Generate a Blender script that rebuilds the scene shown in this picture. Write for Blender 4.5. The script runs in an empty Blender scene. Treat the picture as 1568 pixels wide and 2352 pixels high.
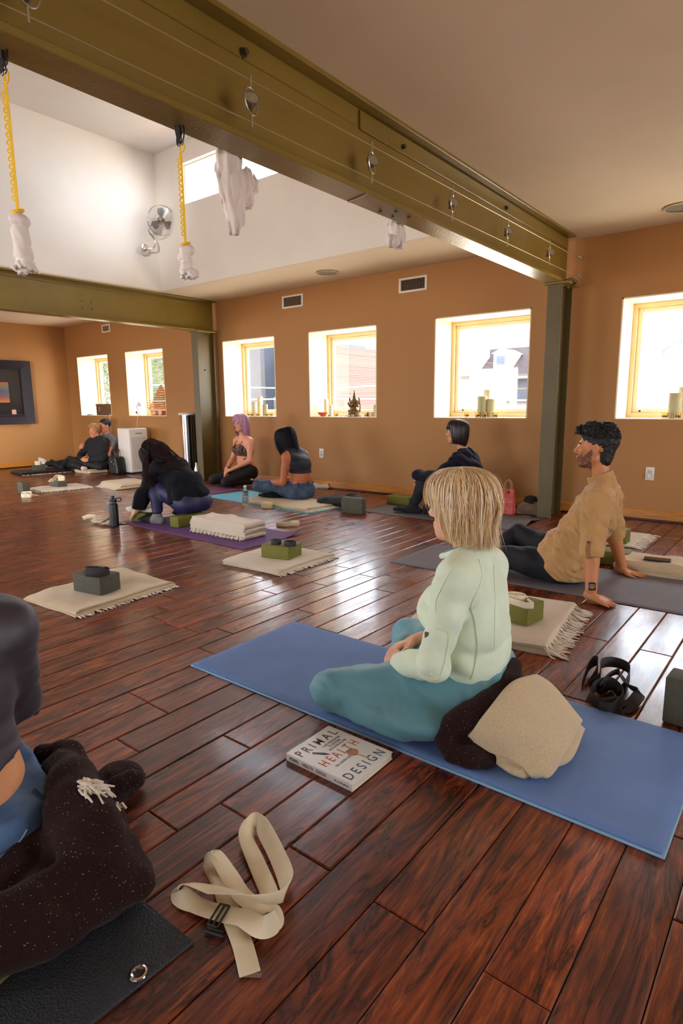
import bpy, bmesh, math, random
import numpy as np
from mathutils import Vector, Matrix, Euler
from mathutils import noise as mn
random.seed(7)
rng = np.random.default_rng(11)
col = bpy.context.scene.collection
R_ = math.radians
V = Vector

# ------------------------------------------------------------------ camera model (pixel -> place)
FPX, YAW, PIT, ROL, EYE = 1384.7, -.67247, .17615, -.009774, 1.05
def cam_axes():
    cy, sy, cp, sp, cr, sr = math.cos(YAW), math.sin(YAW), math.cos(PIT), math.sin(PIT), math.cos(ROL), math.sin(ROL)
    f = V((sy*cp, cy*cp, -sp)); r = V((cy, -sy, 0)); u = r.cross(f)
    return r*cr+u*sr, -r*sr+u*cr, f
CR, CU, CF = cam_axes()
def ray(px, py): return CR*((px-784)/FPX) - CU*((py-1176)/FPX) + CF
def G(px, py, z=0.0):            # point at height z
    d = ray(px, py); return V((0, 0, EYE)) + d*((z-EYE)/d.z)
def W(px, py, y):                # point on the vertical plane Y = y
    d = ray(px, py); return V((0, 0, EYE)) + d*(y/d.y)
def X(px, py, x):                # point on the vertical plane X = x
    d = ray(px, py); return V((0, 0, EYE)) + d*(x/d.x)

# ------------------------------------------------------------------ objects
def tag(o, label=None, cat=None, group=None, kind=None):
    if label: o['label'] = label
    if cat: o['category'] = cat
    if group: o['group'] = group
    if kind: o['kind'] = kind
    return o
def empty(name, loc, label, cat, group=None, rz=0):
    o = bpy.data.objects.new(name, None); col.objects.link(o)
    o.empty_display_size = .05; o.location = loc; o.rotation_euler = (0, 0, rz)
    return tag(o, label, cat, group)
def link(name, me, mats, parent=None, smooth=True, loc=None):
    o = bpy.data.objects.new(name, me); col.objects.link(o)
    if not isinstance(mats, (list, tuple)): mats = [mats]
    for m in mats: me.materials.append(m)
    if smooth and len(me.polygons): me.polygons.foreach_set('use_smooth', [True]*len(me.polygons))
    if parent is not None:
        o.parent = parent
        if loc is None:
            o.matrix_parent_inverse = parent_mw(parent).inverted()
    if loc is not None: o.location = loc
    return o
def parent_mw(p):
    m = Matrix.LocRotScale(p.location, p.rotation_euler, p.scale)
    if p.parent is not None: m = parent_mw(p.parent) @ p.matrix_parent_inverse @ m
    return m
def mesh(vs, fs, name='m'):
    me = bpy.data.meshes.new(name); me.from_pydata([tuple(v) for v in vs], [], [tuple(f) for f in fs]); me.update(); return me
def npmesh(vs, quads, name='m'):
    me = bpy.data.meshes.new(name)
    vs = np.asarray(vs, np.float32); quads = np.asarray(quads, np.int32); n = len(quads); k = quads.shape[1]
    me.vertices.add(len(vs)); me.vertices.foreach_set('co', vs.ravel())
    me.loops.add(n*k); me.loops.foreach_set('vertex_index', quads.ravel())
    me.polygons.add(n); me.polygons.foreach_set('loop_start', np.arange(0, n*k, k, dtype=np.int32))
    me.update(calc_edges=True); me.validate(); return me
def fix_smooth(me, ang=35):
    me.polygons.foreach_set('use_smooth', [True]*len(me.polygons))
    me.set_sharp_from_angle(angle=R_(ang))

class MB:
    """collects shapes into one mesh"""
    def __init__(s): s.bm = bmesh.new(); s.mi = 0
    def _done(s, vs):
        for f in {f for v in vs for f in v.link_faces}: f.material_index = s.mi
    def box(s, lo, hi, bev=0, seg=2, mat=None):
        lo, hi = V(lo), V(hi); c = (lo+hi)/2; d = hi-lo
        r = bmesh.ops.create_cube(s.bm, size=1, matrix=Matrix.Translation(c) @ Matrix.Diagonal((abs(d.x), abs(d.y), abs(d.z), 1)))
        vs = r['verts']
        if bev:
            es = list({e for v in vs for e in v.link_edges})
            rr = bmesh.ops.bevel(s.bm, geom=es, offset=bev, segments=seg, affect='EDGES', profile=.5)
            vs = rr['verts']
            fs = set(rr['faces'])
            vs = list({v for v in vs if v.is_valid})
        if mat is not None:
            allv = set(vs)
            for v in list(allv):
                for e in v.link_edges: allv.add(e.other_vert(v))
            bmesh.ops.transform(s.bm, matrix=mat, verts=list(allv)); vs = list(allv)
        s._done(vs); return vs
    def cyl(s, a, b, r1, r2=None, n=24, cap=True):
        a, b = V(a), V(b); d = b-a; r2 = r1 if r2 is None else r2
        m = Matrix.Translation((a+b)/2) @ d.to_track_quat('Z', 'Y').to_matrix().to_4x4()
        r = bmesh.ops.create_cone(s.bm, cap_ends=cap, segments=n, radius1=r1, radius2=r2, depth=d.length, matrix=m)
        s._done(r['verts']); return r['verts']
    def sphere(s, c, r, n=16, sc=(1, 1, 1), rot=None):
        m = Matrix.Translation(V(c))
        if rot is not None: m = m @ rot.to_4x4()
        m = m @ Matrix.Diagonal((sc[0], sc[1], sc[2], 1))
        q = bmesh.ops.create_uvsphere(s.bm, u_segments=n, v_segments=max(6, n//2+2), radius=r, matrix=m)
        s._done(q['verts']); return q['verts']
    def lathe(s, prof, c=(0, 0, 0), n=32, mat=None, close=False):
        """prof: list of (r, z)"""
        m = mat or Matrix.Translation(V(c)); rings = []
        for r, z in prof:
            if r < 1e-6: rings.append([s.bm.verts.new(m @ V((0, 0, z)))])
            else: rings.append([s.bm.verts.new(m @ V((r*math.cos(2*math.pi*i/n), r*math.sin(2*math.pi*i/n), z))) for i in range(n)])
        for a, b in zip(rings, rings[1:]):
            for i in range(n):
                j = (i+1) % n
                q = [a[i % len(a)], a[j % len(a)], b[j % len(b)], b[i % len(b)]]
                u = []
                for v in q:
                    if v not in u: u.append(v)
                if len(u) >= 3:
                    f = s.bm.faces.new(u); f.material_index = s.mi
        return rings
    def tube(s, pts, r, n=8, cap=True, closed=False):
        pts = [V(p) for p in pts]; N = len(pts); rings = []
        rr = r if isinstance(r, (list, tuple)) else [r]*N
        t0 = (pts[1]-pts[0]).normalized(); u = t0.orthogonal().normalized()
        for i, p in enumerate(pts):
            if closed: t = (pts[(i+1) % N]-pts[i-1]).normalized()
            else: t = (pts[min(i+1, N-1)]-pts[max(i-1, 0)]).normalized()
            u = (u - t*u.dot(t)).normalized(); w = t.cross(u)
            rings.append([s.bm.verts.new(p+(u*math.cos(2*math.pi*k/n)+w*math.sin(2*math.pi*k/n))*rr[i]) for k in range(n)])
        L = list(zip(rings, rings[1:])) + ([(rings[-1], rings[0])] if closed else [])
        for a, b in L:
            for k in range(n):
                j = (k+1) % n; f = s.bm.faces.new((a[k], a[j], b[j], b[k])); f.material_index = s.mi
        if cap and not closed:
            for ring in (rings[0][::-1], rings[-1]):
                f = s.bm.faces.new(ring); f.material_index = s.mi
    def belt(s, pts, wdir, w, t):
        """flat webbing: pts centre path, wdir width direction(s)"""
        pts = [V(p) for p in pts]; N = len(pts); rings = []
        wd = wdir if isinstance(wdir, list) else [wdir]*N
        for i, p in enumerate(pts):
            tg = (pts[min(i+1, N-1)]-pts[max(i-1, 0)]).normalized()
            a = V(wd[i]); a = (a-tg*a.dot(tg)).normalized(); b = tg.cross(a)
            rings.append([s.bm.verts.new(p+a*w/2*x+b*t/2*y) for x, y in ((-1, -.4), (-.96, -1), (.96, -1), (1, -.4), (1, .4), (.96, 1), (-.96, 1), (-1, .4))])
        for a, b in zip(rings, rings[1:]):
            for k in range(8):
                j = (k+1) % 8; f = s.bm.faces.new((a[k], a[j], b[j], b[k])); f.material_index = s.mi
        for ring in (rings[0][::-1], rings[-1]): s.bm.faces.new(ring).material_index = s.mi
    def poly(s, pts):
        f = s.bm.faces.new([s.bm.verts.new(V(p)) for p in pts]); f.material_index = s.mi; return f
    def prism(s, pts2, z0, z1, mat=None):
        mat = mat or Matrix.Identity(4)
        a = [s.bm.verts.new(mat @ V((x, y, z0))) for x, y in pts2]; b = [s.bm.verts.new(mat @ V((x, y, z1))) for x, y in pts2]
        n = len(a); fs = [s.bm.faces.new(a[::-1]), s.bm.faces.new(b)]
        fs += [s.bm.faces.new((a[i], a[(i+1) % n], b[(i+1) % n], b[i])) for i in range(n)]
        for f in fs: f.material_index = s.mi
    def build(s, name, mats, parent=None, smooth=True, ang=35, loc=None):
        bmesh.ops.recalc_face_normals(s.bm, faces=s.bm.faces)
        me = bpy.data.meshes.new(name); s.bm.to_mesh(me); s.bm.free()
        o = link(name, me, mats, parent, False, loc)
        if smooth: fix_smooth(me, ang)
        return o

def bez(pts, n=8, closed=False):
    """catmull-rom through points"""
    P = [V(p) for p in pts]; out = []; N = len(P)
    for i in range(N if closed else N-1):
        if closed: p0, p1, p2, p3 = P[i-1], P[i], P[(i+1) % N], P[(i+2) % N]
        else: p0, p1, p2, p3 = P[max(i-1, 0)], P[i], P[i+1], P[min(i+2, N-1)]
        for k in range(n):
            t = k/n
            out.append(.5*((2*p1)+(p2-p0)*t+(2*p0-5*p1+4*p2-p3)*t*t+(3*p1-p0-3*p2+p3)*t**3))
    if not closed: out.append(P[-1])
    return out

# ------------------------------------------------------------------ implicit surfaces (numpy)
def nrm(a):
    a = np.asarray(a, float); return a/max(1e-9, np.linalg.norm(a))
class Field:
    def __init__(s, lo, hi, h):
        s.lo = np.asarray(lo, float); s.h = h
        s.n = np.maximum(4, np.ceil((np.asarray(hi, float)-s.lo)/h).astype(int)+1)
        s.F = np.full(s.n, .3, np.float32)
    def sub(s, lo, hi):
        a = np.clip(np.floor((np.asarray(lo)-s.lo)/s.h).astype(int), 0, s.n); b = np.clip(np.ceil((np.asarray(hi)-s.lo)/s.h).astype(int)+1, 0, s.n)
        if np.any(b <= a): return None, None
        sl = tuple(slice(a[i], b[i]) for i in range(3))
        ax = [(s.lo[i]+np.arange(a[i], b[i])*s.h).astype(np.float32) for i in range(3)]
        P = np.stack(np.meshgrid(*ax, indexing='ij'), -1)
        return sl, P
    def comb(s, lo, hi, fn, k=.01, op='u'):
        m = k+3*s.h
        sl, P = s.sub(np.asarray(lo)-m, np.asarray(hi)+m)
        if sl is None: return s
        d = fn(P).astype(np.float32); A = s.F[sl]
        k = max(k, 1e-5)
        if op == 'u':
            q = np.maximum(k-np.abs(A-d), 0)/k; s.F[sl] = np.minimum(A, d)-q*q*k*.25
        elif op == 's':   # subtract d
            d = -d; q = np.maximum(k-np.abs(A-d), 0)/k; s.F[sl] = np.maximum(A, d)+q*q*k*.25
        return s
    def cone(s, a, b, r1, r2, k=.01, op='u'):
        a = np.asarray(a, float); b = np.asarray(b, float); ba = b-a; L2 = max(1e-9, ba@ba); L = math.sqrt(L2)
        rr = r1-r2; R = max(r1, r2)
        def fn(P):
            pa = P-a; t = np.clip((pa@ba)/L2, 0, 1)
            # slope-corrected round cone approximation
            d = np.sqrt(((pa-t[..., None]*ba)**2).sum(-1))
            return d-(r1-(rr)*t)
        return s.comb(np.minimum(a, b)-R, np.maximum(a, b)+R, fn, k, op)
    def chain(s, pts, rs, k=.01):
        for i in range(len(pts)-1): s.cone(pts[i], pts[i+1], rs[i], rs[i+1], k)
        return s
    def ell(s, c, r, M=None, k=.01, op='u'):
        c = np.asarray(c, float); r = np.asarray(r, float); M = np.eye(3) if M is None else np.asarray(M)   # rows = axes
        def fn(P):
            q = (P-c)@M.T; k0 = np.sqrt(((q/r)**2).sum(-1)); k1 = np.sqrt(((q/(r*r))**2).sum(-1))
            return k0*(k0-1)/np.maximum(k1, 1e-6)
        R = r.max(); ext = np.abs(M.T)@r
        return s.comb(c-ext, c+ext, fn, k, op)
    def slab(s, a, b, u, w1, d1, w2, d2, k=.02, op='u', e=2.3):
        """elliptic tapered segment a->b; u = side axis; w half width along u, d half depth"""
        a = np.asarray(a, float); b = np.asarray(b, float); ba = b-a; L = np.linalg.norm(ba); t_ = ba/L
        u = np.asarray(u, float); u = nrm(u-t_*(u@t_)); v = np.cross(t_, u)
        def fn(P):
            pa = P-a; z = pa@t_; t = np.clip(z/L, 0, 1); w = w1+(w2-w1)*t; dd = d1+(d2-d1)*t
            x = np.abs(pa@u); y = np.abs(pa@v); ez = z-t*L
            cap = np.minimum(w, dd)
            k0 = ((x/w)**e+(y/dd)**e+(np.abs(ez)/cap)**e)**(1/e)
            return (k0-1)*cap
        R = max(w1, w2, d1, d2)
        return s.comb(np.minimum(a, b)-R, np.maximum(a, b)+R, fn, k, op)
    def rbox(s, c, half, M=None, r=.02, k=.01, op='u'):
        c = np.asarray(c, float); half = np.asarray(half, float); M = np.eye(3) if M is None else np.asarray(M)
        def fn(P):
            q = np.abs((P-c)@M.T)-(half-r)
            return np.sqrt((np.maximum(q, 0)**2).sum(-1))+np.minimum(q.max(-1), 0)-r
        ext = np.abs(M.T)@half
        return s.comb(c-ext, c+ext, fn, k, op)
    def cut(s, p, n, k=.004):
        """remove everything on the side n points to"""
        p = np.asarray(p, float); n = nrm(n)
        sl, P = s.sub(s.lo, s.lo+s.n*s.h)
        d = ((P-p)@n).astype(np.float32); q = np.maximum(k-np.abs(s.F-d), 0)/k
        s.F = np.maximum(s.F, d)+q*q*k*.25
        return s
    def cutl(s, p, n, R=.12, k=.003):
        """local cut: only within R of p"""
        p = np.asarray(p, float); n = nrm(n); sl, P = s.sub(p-R, p+R)
        if sl is None: return s
        d = ((P-p)@n).astype(np.float32); m = ((P-p)**2).sum(-1) < R*R
        s.F[sl] = np.where(m, np.maximum(s.F[sl], d), s.F[sl]); return s
    def disp(s, fn, band=.03):
        idx = np.nonzero(np.abs(s.F) < band); P = s.lo+np.stack(idx, -1)*s.h
        s.F[idx] += fn(P).astype(np.float32); return s
    def verts_quads(s):
        F = s.F.copy(); F[0], F[-1], F[:, 0], F[:, -1], F[:, :, 0], F[:, :, -1] = 1, 1, 1, 1, 1, 1
        S = F < 0; c = [(i, j, k) for i in (0, 1) for j in (0, 1) for k in (0, 1)]
        n = np.array(F.shape)-1
        cnt = np.zeros(n, np.int8)
        for i, j, k in c: cnt += S[i:i+n[0], j:j+n[1], k:k+n[2]]
        act = (cnt > 0) & (cnt < 8); idx = np.stack(np.nonzero(act), -1)
        N = len(idx); acc = np.zeros((N, 3)); num = np.zeros(N)
        val = {q: F[idx[:, 0]+q[0], idx[:, 1]+q[1], idx[:, 2]+q[2]].astype(float) for q in c}
        for q in c:
            for ax in range(3):
                if q[ax] == 0:
                    q2 = list(q); q2[ax] = 1; q2 = tuple(q2); a, b = val[q], val[q2]
                    m = (a < 0) != (b < 0); t = np.where(m, a/np.where(m, a-b, 1), 0)
                    p = np.tile(np.array(q, float), (N, 1)); p[:, ax] += t
                    acc += p*m[:, None]; num += m
        vs = s.lo+(idx+acc/num[:, None])*s.h
        ID = -np.ones(n, np.int64); ID[idx[:, 0], idx[:, 1], idx[:, 2]] = np.arange(N)
        quads = []
        for ax in range(3):
            o = [1, 1, 1]; o[ax] = 0
            sl0 = [slice(1, -1)]*3; sl1 = [slice(1, -1)]*3; sl0[ax] = slice(0, -1); sl1[ax] = slice(1, None)
            A, B = S[tuple(sl0)], S[tuple(sl1)]; e = np.stack(np.nonzero(A != B), -1)
            if not len(e): continue
            inside = A[e[:, 0], e[:, 1], e[:, 2]]
            base = e.copy()
            for d in range(3):
                if d != ax: base[:, d] += 1
            u, v = (ax+1) % 3, (ax+2) % 3
            def cell(du, dv):
                q = base.copy(); q[:, u] += du; q[:, v] += dv; return ID[q[:, 0], q[:, 1], q[:, 2]]
            q = np.stack([cell(-1, -1), cell(0, -1), cell(0, 0), cell(-1, 0)], -1)
            q[~inside] = q[~inside][:, ::-1]
            quads.append(q)
        q = np.concatenate(quads); q = q[(q >= 0).all(1)]
        return vs, q
    def build(s, name, mats, parent=None, matfn=None, relax=2):
        vs, q = s.verts_quads()
        for _ in range(relax):     # light laplacian smoothing
            acc = np.zeros_like(vs); cn = np.zeros(len(vs))
            for i in range(4):
                a, b = q[:, i], q[:, (i+1) % 4]
                for x in range(3):
                    acc[:, x] += np.bincount(a, vs[b, x], len(vs)); acc[:, x] += np.bincount(b, vs[a, x], len(vs))
                cn += np.bincount(a, minlength=len(vs))+np.bincount(b, minlength=len(vs))
            vs = vs*.5+acc/np.maximum(cn, 1)[:, None]*.5
        me = npmesh(vs, q, name); o = link(name, me, mats, parent)
        if matfn is not None:
            c = vs[q].mean(1); me.polygons.foreach_set('material_index', np.asarray(matfn(c), np.int32))
        return o

def folds(seed, freq, amp, dirv=None, warp=.5, n=5):
    """soft cloth folds: warped sine bundle, mainly varying along dirv"""
    r = np.random.default_rng(seed); K = []
    for i in range(n):
        d = nrm(r.normal(size=3)); d = nrm(d*.55+nrm(dirv)*1.0) if dirv is not None else d
        K.append((d*freq*r.uniform(.6, 1.6), r.uniform(0, 6.28), r.normal(size=3)*freq*.45, r.uniform(0, 6.28)))
    def fn(P):
        o = 0
        for k, ph, k2, ph2 in K:
            o = o+np.sin(P@k+ph+warp*2*np.sin(P@k2+ph2))
        o = o/n
        return amp*(np.abs(o)*2-.6)*-1
    return fn
# ------------------------------------------------------------------ materials
MATS = {}
def srgb(r, g, b):
    f = lambda c: (c/255/12.92) if c/255 <= .04045 else ((c/255+.055)/1.055)**2.4
    return (f(r), f(g), f(b), 1)
def new_mat(name):
    m = bpy.data.materials.new(name); m.use_nodes = True; nt = m.node_tree; nt.nodes.clear()
    o = nt.nodes.new('ShaderNodeOutputMaterial'); b = nt.nodes.new('ShaderNodeBsdfPrincipled'); nt.links.new(b.outputs[0], o.inputs[0])
    return m, nt, b
def ND(nt, t, **kw):
    n = nt.nodes.new('ShaderNode'+t)
    for k, v in kw.items():
        if k.startswith('i_'):
            key = k[2:].replace('_', ' '); n.inputs[key].default_value = v
        else: setattr(n, k, v)
    return n
def coords(nt, scale=(1, 1, 1), obj=True, rot=(0, 0, 0)):
    t = ND(nt, 'TexCoord'); m = ND(nt, 'Mapping'); m.inputs['Scale'].default_value = scale; m.inputs['Rotation'].default_value = rot
    nt.links.new(t.outputs['Object' if obj else 'Generated'], m.inputs[0]); return m.outputs[0]
def ramp(nt, src, stops):
    r = ND(nt, 'ValToRGB'); e = r.color_ramp.elements
    while len(e) < len(stops): e.new(.5)
    for q, (p, c) in zip(e, stops): q.position = p; q.color = c
    nt.links.new(src, r.inputs[0]); return r.outputs[0]
def bump(nt, b, src, strength=.3, dist=.01, prev=None):
    n = ND(nt, 'Bump'); n.inputs['Strength'].default_value = strength; n.inputs['Distance'].default_value = dist
    nt.links.new(src, n.inputs['Height'])
    if prev is not None: nt.links.new(prev, n.inputs['Normal'])
    nt.links.new(n.outputs[0], b.inputs['Normal']); return n.outputs[0]
def mat(name, c, rough=.6, var=.08, vs=8, bs=None, bstr=.2, bdist=.003, metal=0, spec=.5, sheen=0, c2=None, sss=0, ani=None, detail=3):
    """principled with noise variation in colour and a noise bump"""
    if name in MATS: return MATS[name]
    m, nt, b = new_mat(name)
    b.inputs['Roughness'].default_value = rough; b.inputs['Metallic'].default_value = metal
    b.inputs['Specular IOR Level'].default_value = spec
    if sheen:
        b.inputs['Sheen Weight'].default_value = sheen; b.inputs['Sheen Roughness'].default_value = .5
    if sss:
        b.inputs['Subsurface Weight'].default_value = sss; b.inputs['Subsurface Radius'].default_value = (1, .35, .2); b.inputs['Subsurface Scale'].default_value = .006
    co = coords(nt, ani or (1, 1, 1))
    n = ND(nt, 'TexNoise'); n.inputs['Scale'].default_value = vs; n.inputs['Detail'].default_value = detail; nt.links.new(co, n.inputs[0])
    d = tuple(x*(1-var*2) for x in c[:3])+(1,) if c2 is None else c2
    l = tuple(min(1, x*(1+var)) for x in c[:3])+(1,) if c2 is None else c
    nt.links.new(ramp(nt, n.outputs[0], [(.3, d), (.7, l)]), b.inputs['Base Color'])
    if bs:
        n2 = ND(nt, 'TexNoise'); n2.inputs['Scale'].default_value = bs; n2.inputs['Detail'].default_value = 4; nt.links.new(co, n2.inputs[0])
        bump(nt, b, n2.outputs[0], bstr, bdist)
    MATS[name] = m; return m
def island_mat(name, cols, rough=.45, spec=.4, trans=0):
    """colour picked per mesh island (strands)"""
    if name in MATS: return MATS[name]
    m, nt, b = new_mat(name); g = ND(nt, 'NewGeometry')
    st = [(i/max(1, len(cols)-1), c) for i, c in enumerate(cols)]
    nt.links.new(ramp(nt, g.outputs['Random Per Island'], st), b.inputs['Base Color'])
    b.inputs['Roughness'].default_value = rough; b.inputs['Specular IOR Level'].default_value = spec
    MATS[name] = m; return m
def wool(name, c, c2, fleck=None, scale=260, rough=.95, sh=.2):
    """woven wool: fine weave bump plus flecks"""
    if name in MATS: return MATS[name]
    m, nt, b = new_mat(name); co = coords(nt)
    b.inputs['Roughness'].default_value = rough; b.inputs['Specular IOR Level'].default_value = .15
    b.inputs['Sheen Weight'].default_value = sh
    n = ND(nt, 'TexNoise'); n.inputs['Scale'].default_value = 420; n.inputs['Detail'].default_value = 3; nt.links.new(co, n.inputs[0])
    base = ramp(nt, n.outputs[0], [(.35, c2), (.65, c)])
    if fleck:
        v = ND(nt, 'TexVoronoi'); v.inputs['Scale'].default_value = 210; nt.links.new(co, v.inputs['Vector'])
        f1 = ramp(nt, v.outputs['Distance'], [(.12, (1, 1, 1, 1)), (.24, (0, 0, 0, 1))])
        sx = ND(nt, 'SeparateColor'); nt.links.new(v.outputs['Color'], sx.inputs[0])
        f2 = ramp(nt, sx.outputs[0], [(.80, (0, 0, 0, 1)), (.83, (1, 1, 1, 1))])
        mu = ND(nt, 'Math', operation='MULTIPLY'); nt.links.new(f1, mu.inputs[0]); nt.links.new(f2, mu.inputs[1])
        mx = ND(nt, 'Mix', data_type='RGBA'); nt.links.new(mu.outputs[0], mx.inputs[0]); nt.links.new(base, mx.inputs[6]); mx.inputs[7].default_value = fleck
        base = mx.outputs[2]
    nt.links.new(base, b.inputs['Base Color'])
    n2 = ND(nt, 'TexNoise'); n2.inputs['Scale'].default_value = scale; n2.inputs['Detail'].default_value = 3; nt.links.new(co, n2.inputs[0])
    bump(nt, b, n2.outputs[0], .5, .003); MATS[name] = m; return m
def emis(name, c, s=1):
    if name in MATS: return MATS[name]
    m, nt, b = new_mat(name); b.inputs['Base Color'].default_value = c; b.inputs['Emission Color'].default_value = c; b.inputs['Emission Strength'].default_value = s
    MATS[name] = m; return m

def wall_mat():
    m, nt, b = new_mat('orange ochre wall paint'); co = coords(nt)
    n = ND(nt, 'TexNoise'); n.inputs['Scale'].default_value = .8; nt.links.new(co, n.inputs[0])
    nt.links.new(ramp(nt, n.outputs[0], [(.3, WALLC), (.7, tuple(x*.93 for x in WALLC[:3])+(1,))]), b.inputs['Base Color'])
    b.inputs['Roughness'].default_value = .62; b.inputs['Specular IOR Level'].default_value = .3
    n2 = ND(nt, 'TexNoise'); n2.inputs['Scale'].default_value = 180; nt.links.new(co, n2.inputs[0]); bump(nt, b, n2.outputs[0], .15, .002)
    return m
WALLC = srgb(174, 125, 75)
M_wall = wall_mat()
M_white = mat('warm white ceiling paint', srgb(222, 206, 182), .8, .02, 2, 120, .1, .002)
M_well = mat('white lightwell paint', srgb(232, 228, 224), .6, .02, 2, 120, .1, .002)
M_reveal = mat('cream window reveal paint', srgb(236, 218, 184), .55, .02, 3)
M_frame = mat('beige vinyl window frame', srgb(214, 192, 148), .45, .03, 4)
M_base = mat('honey oak baseboard', srgb(196, 128, 48), .35, .15, 6, 40, .1, .002, ani=(1, 8, 8))
def steel_mat():
    m, nt, b = new_mat('olive green painted steel'); co = coords(nt)
    n = ND(nt, 'TexNoise'); n.inputs['Scale'].default_value = 1.6; n.inputs['Detail'].default_value = 5; nt.links.new(co, n.inputs[0])
    nt.links.new(ramp(nt, n.outputs[0], [(.35, srgb(118, 98, 40)), (.65, srgb(130, 110, 50))]), b.inputs['Base Color'])
    b.inputs['Roughness'].default_value = .28; b.inputs['Specular IOR Level'].default_value = .55
    n2 = ND(nt, 'TexNoise'); n2.inputs['Scale'].default_value = 95; n2.inputs['Detail'].default_value = 3; nt.links.new(co, n2.inputs[0])
    bump(nt, b, n2.outputs[0], .42, .004); return m
M_steel = steel_mat()
M_steelc = mat('grey green painted column', srgb(90, 76, 38), .5, .08, 3, 70, .4, .003)
def floor_mat():
    m, nt, b = new_mat('dark red hickory planks')
    g = ND(nt, 'NewGeometry'); tc = ND(nt, 'TexCoord')
    rnd = g.outputs['Random Per Island']
    # grain coordinates: stretched along Y, shifted per plank
    off = ND(nt, 'Math', operation='MULTIPLY'); nt.links.new(rnd, off.inputs[0]); off.inputs[1].default_value = 37.0
    cx = ND(nt, 'CombineXYZ'); nt.links.new(off.outputs[0], cx.inputs[0]); nt.links.new(off.outputs[0], cx.inputs[1]); nt.links.new(off.outputs[0], cx.inputs[2])
    ad = ND(nt, 'VectorMath', operation='ADD'); nt.links.new(tc.outputs['Object'], ad.inputs[0]); nt.links.new(cx.outputs[0], ad.inputs[1])
    mp = ND(nt, 'Mapping'); mp.inputs['Scale'].default_value = (9, 1.25, 9); nt.links.new(ad.outputs[0], mp.inputs[0])
    n1 = ND(nt, 'TexNoise'); n1.inputs['Scale'].default_value = 1.5; n1.inputs['Detail'].default_value = 6; n1.inputs['Roughness'].default_value = .62; n1.inputs['Distortion'].default_value = 1.2
    nt.links.new(mp.outputs[0], n1.inputs[0])
    # cathedral figure: rings through noise
    sc = ND(nt, 'Math', operation='MULTIPLY'); nt.links.new(n1.outputs[0], sc.inputs[0]); sc.inputs[1].default_value = 11.0
    fr = ND(nt, 'Math', operation='PINGPONG'); nt.links.new(sc.outputs[0], fr.inputs[0]); fr.inputs[1].default_value = 1.0
    rings = ramp(nt, fr.outputs[0], [(.0, (0, 0, 0, 1)), (.22, (.55, .55, .55, 1)), (1, (1, 1, 1, 1))])
    n2 = ND(nt, 'TexNoise'); n2.inputs['Scale'].default_value = 7; n2.inputs['Detail'].default_value = 5; n2.inputs['Roughness'].default_value = .7
    mp2 = ND(nt, 'Mapping'); mp2.inputs['Scale'].default_value = (12, .8, 12); nt.links.new(ad.outputs[0], mp2.inputs[0]); nt.links.new(mp2.outputs[0], n2.inputs[0])
    fine = ramp(nt, n2.outputs[0], [(.38, (.35, .35, .35, 1)), (.62, (1, 1, 1, 1))])
    mul = ND(nt, 'Mix', data_type='RGBA', blend_type='MULTIPLY'); mul.inputs[0].default_value = .8; nt.links.new(rings, mul.inputs[6]); nt.links.new(fine, mul.inputs[7])
    colr = ramp(nt, mul.outputs[2], [(.0, srgb(44, 18, 13)), (.4, srgb(106, 46, 24)), (.75, srgb(152, 72, 33)), (1, srgb(186, 102, 48))])
    big = ND(nt, 'TexNoise'); big.inputs['Scale'].default_value = 3.2; big.inputs['Detail'].default_value = 2; nt.links.new(ad.outputs[0], big.inputs[0])
    bigr = ramp(nt, big.outputs[0], [(.35, (.5, .45, .45, 1)), (.65, (1.0, 1.0, 1.0, 1))])
    mul2 = ND(nt, 'Mix', data_type='RGBA', blend_type='MULTIPLY'); mul2.inputs[0].default_value = .75; nt.links.new(colr, mul2.inputs[6]); nt.links.new(bigr, mul2.inputs[7])
    tone = ramp(nt, rnd, [(0, (.68, .64, .66, 1)), (.5, (.9, .9, .9, 1)), (1, (1.15, 1.1, 1.05, 1))])
    mul3 = ND(nt, 'Mix', data_type='RGBA', blend_type='MULTIPLY'); mul3.inputs[0].default_value = 1; nt.links.new(mul2.outputs[2], mul3.inputs[6]); nt.links.new(tone, mul3.inputs[7])
    nt.links.new(mul3.outputs[2], b.inputs['Base Color'])
    b.inputs['Roughness'].default_value = .27; b.inputs['Specular IOR Level'].default_value = .5
    b.inputs['Coat Weight'].default_value = .25; b.inputs['Coat Roughness'].default_value = .12
    n3 = ND(nt, 'TexNoise'); n3.inputs['Scale'].default_value = 1.3; n3.inputs['Detail'].default_value = 2
    mp3 = ND(nt, 'Mapping'); mp3.inputs['Scale'].default_value = (9, 3.5, 9); nt.links.new(ad.outputs[0], mp3.inputs[0]); nt.links.new(mp3.outputs[0], n3.inputs[0])
    p = bump(nt, b, n3.outputs[0], .5, .006)
    bump(nt, b, mul.outputs[2], .12, .0015, p)
    rr = ramp(nt, n3.outputs[0], [(.3, (.25, .25, .25, 1)), (.7, (.42, .42, .42, 1))]); nt.links.new(rr, b.inputs['Roughness'])
    return m
M_floor = floor_mat()
def glass_mat(name='window glass', c=(1, 1, 1, 1), rough=0, ior=1.45):
    if name in MATS: return MATS[name]
    m, nt, b = new_mat(name)
    b.inputs['Base Color'].default_value = c; b.inputs['Roughness'].default_value = rough; b.inputs['Transmission Weight'].default_value = 1; b.inputs['IOR'].default_value = ior
    MATS[name] = m; return m
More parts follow.
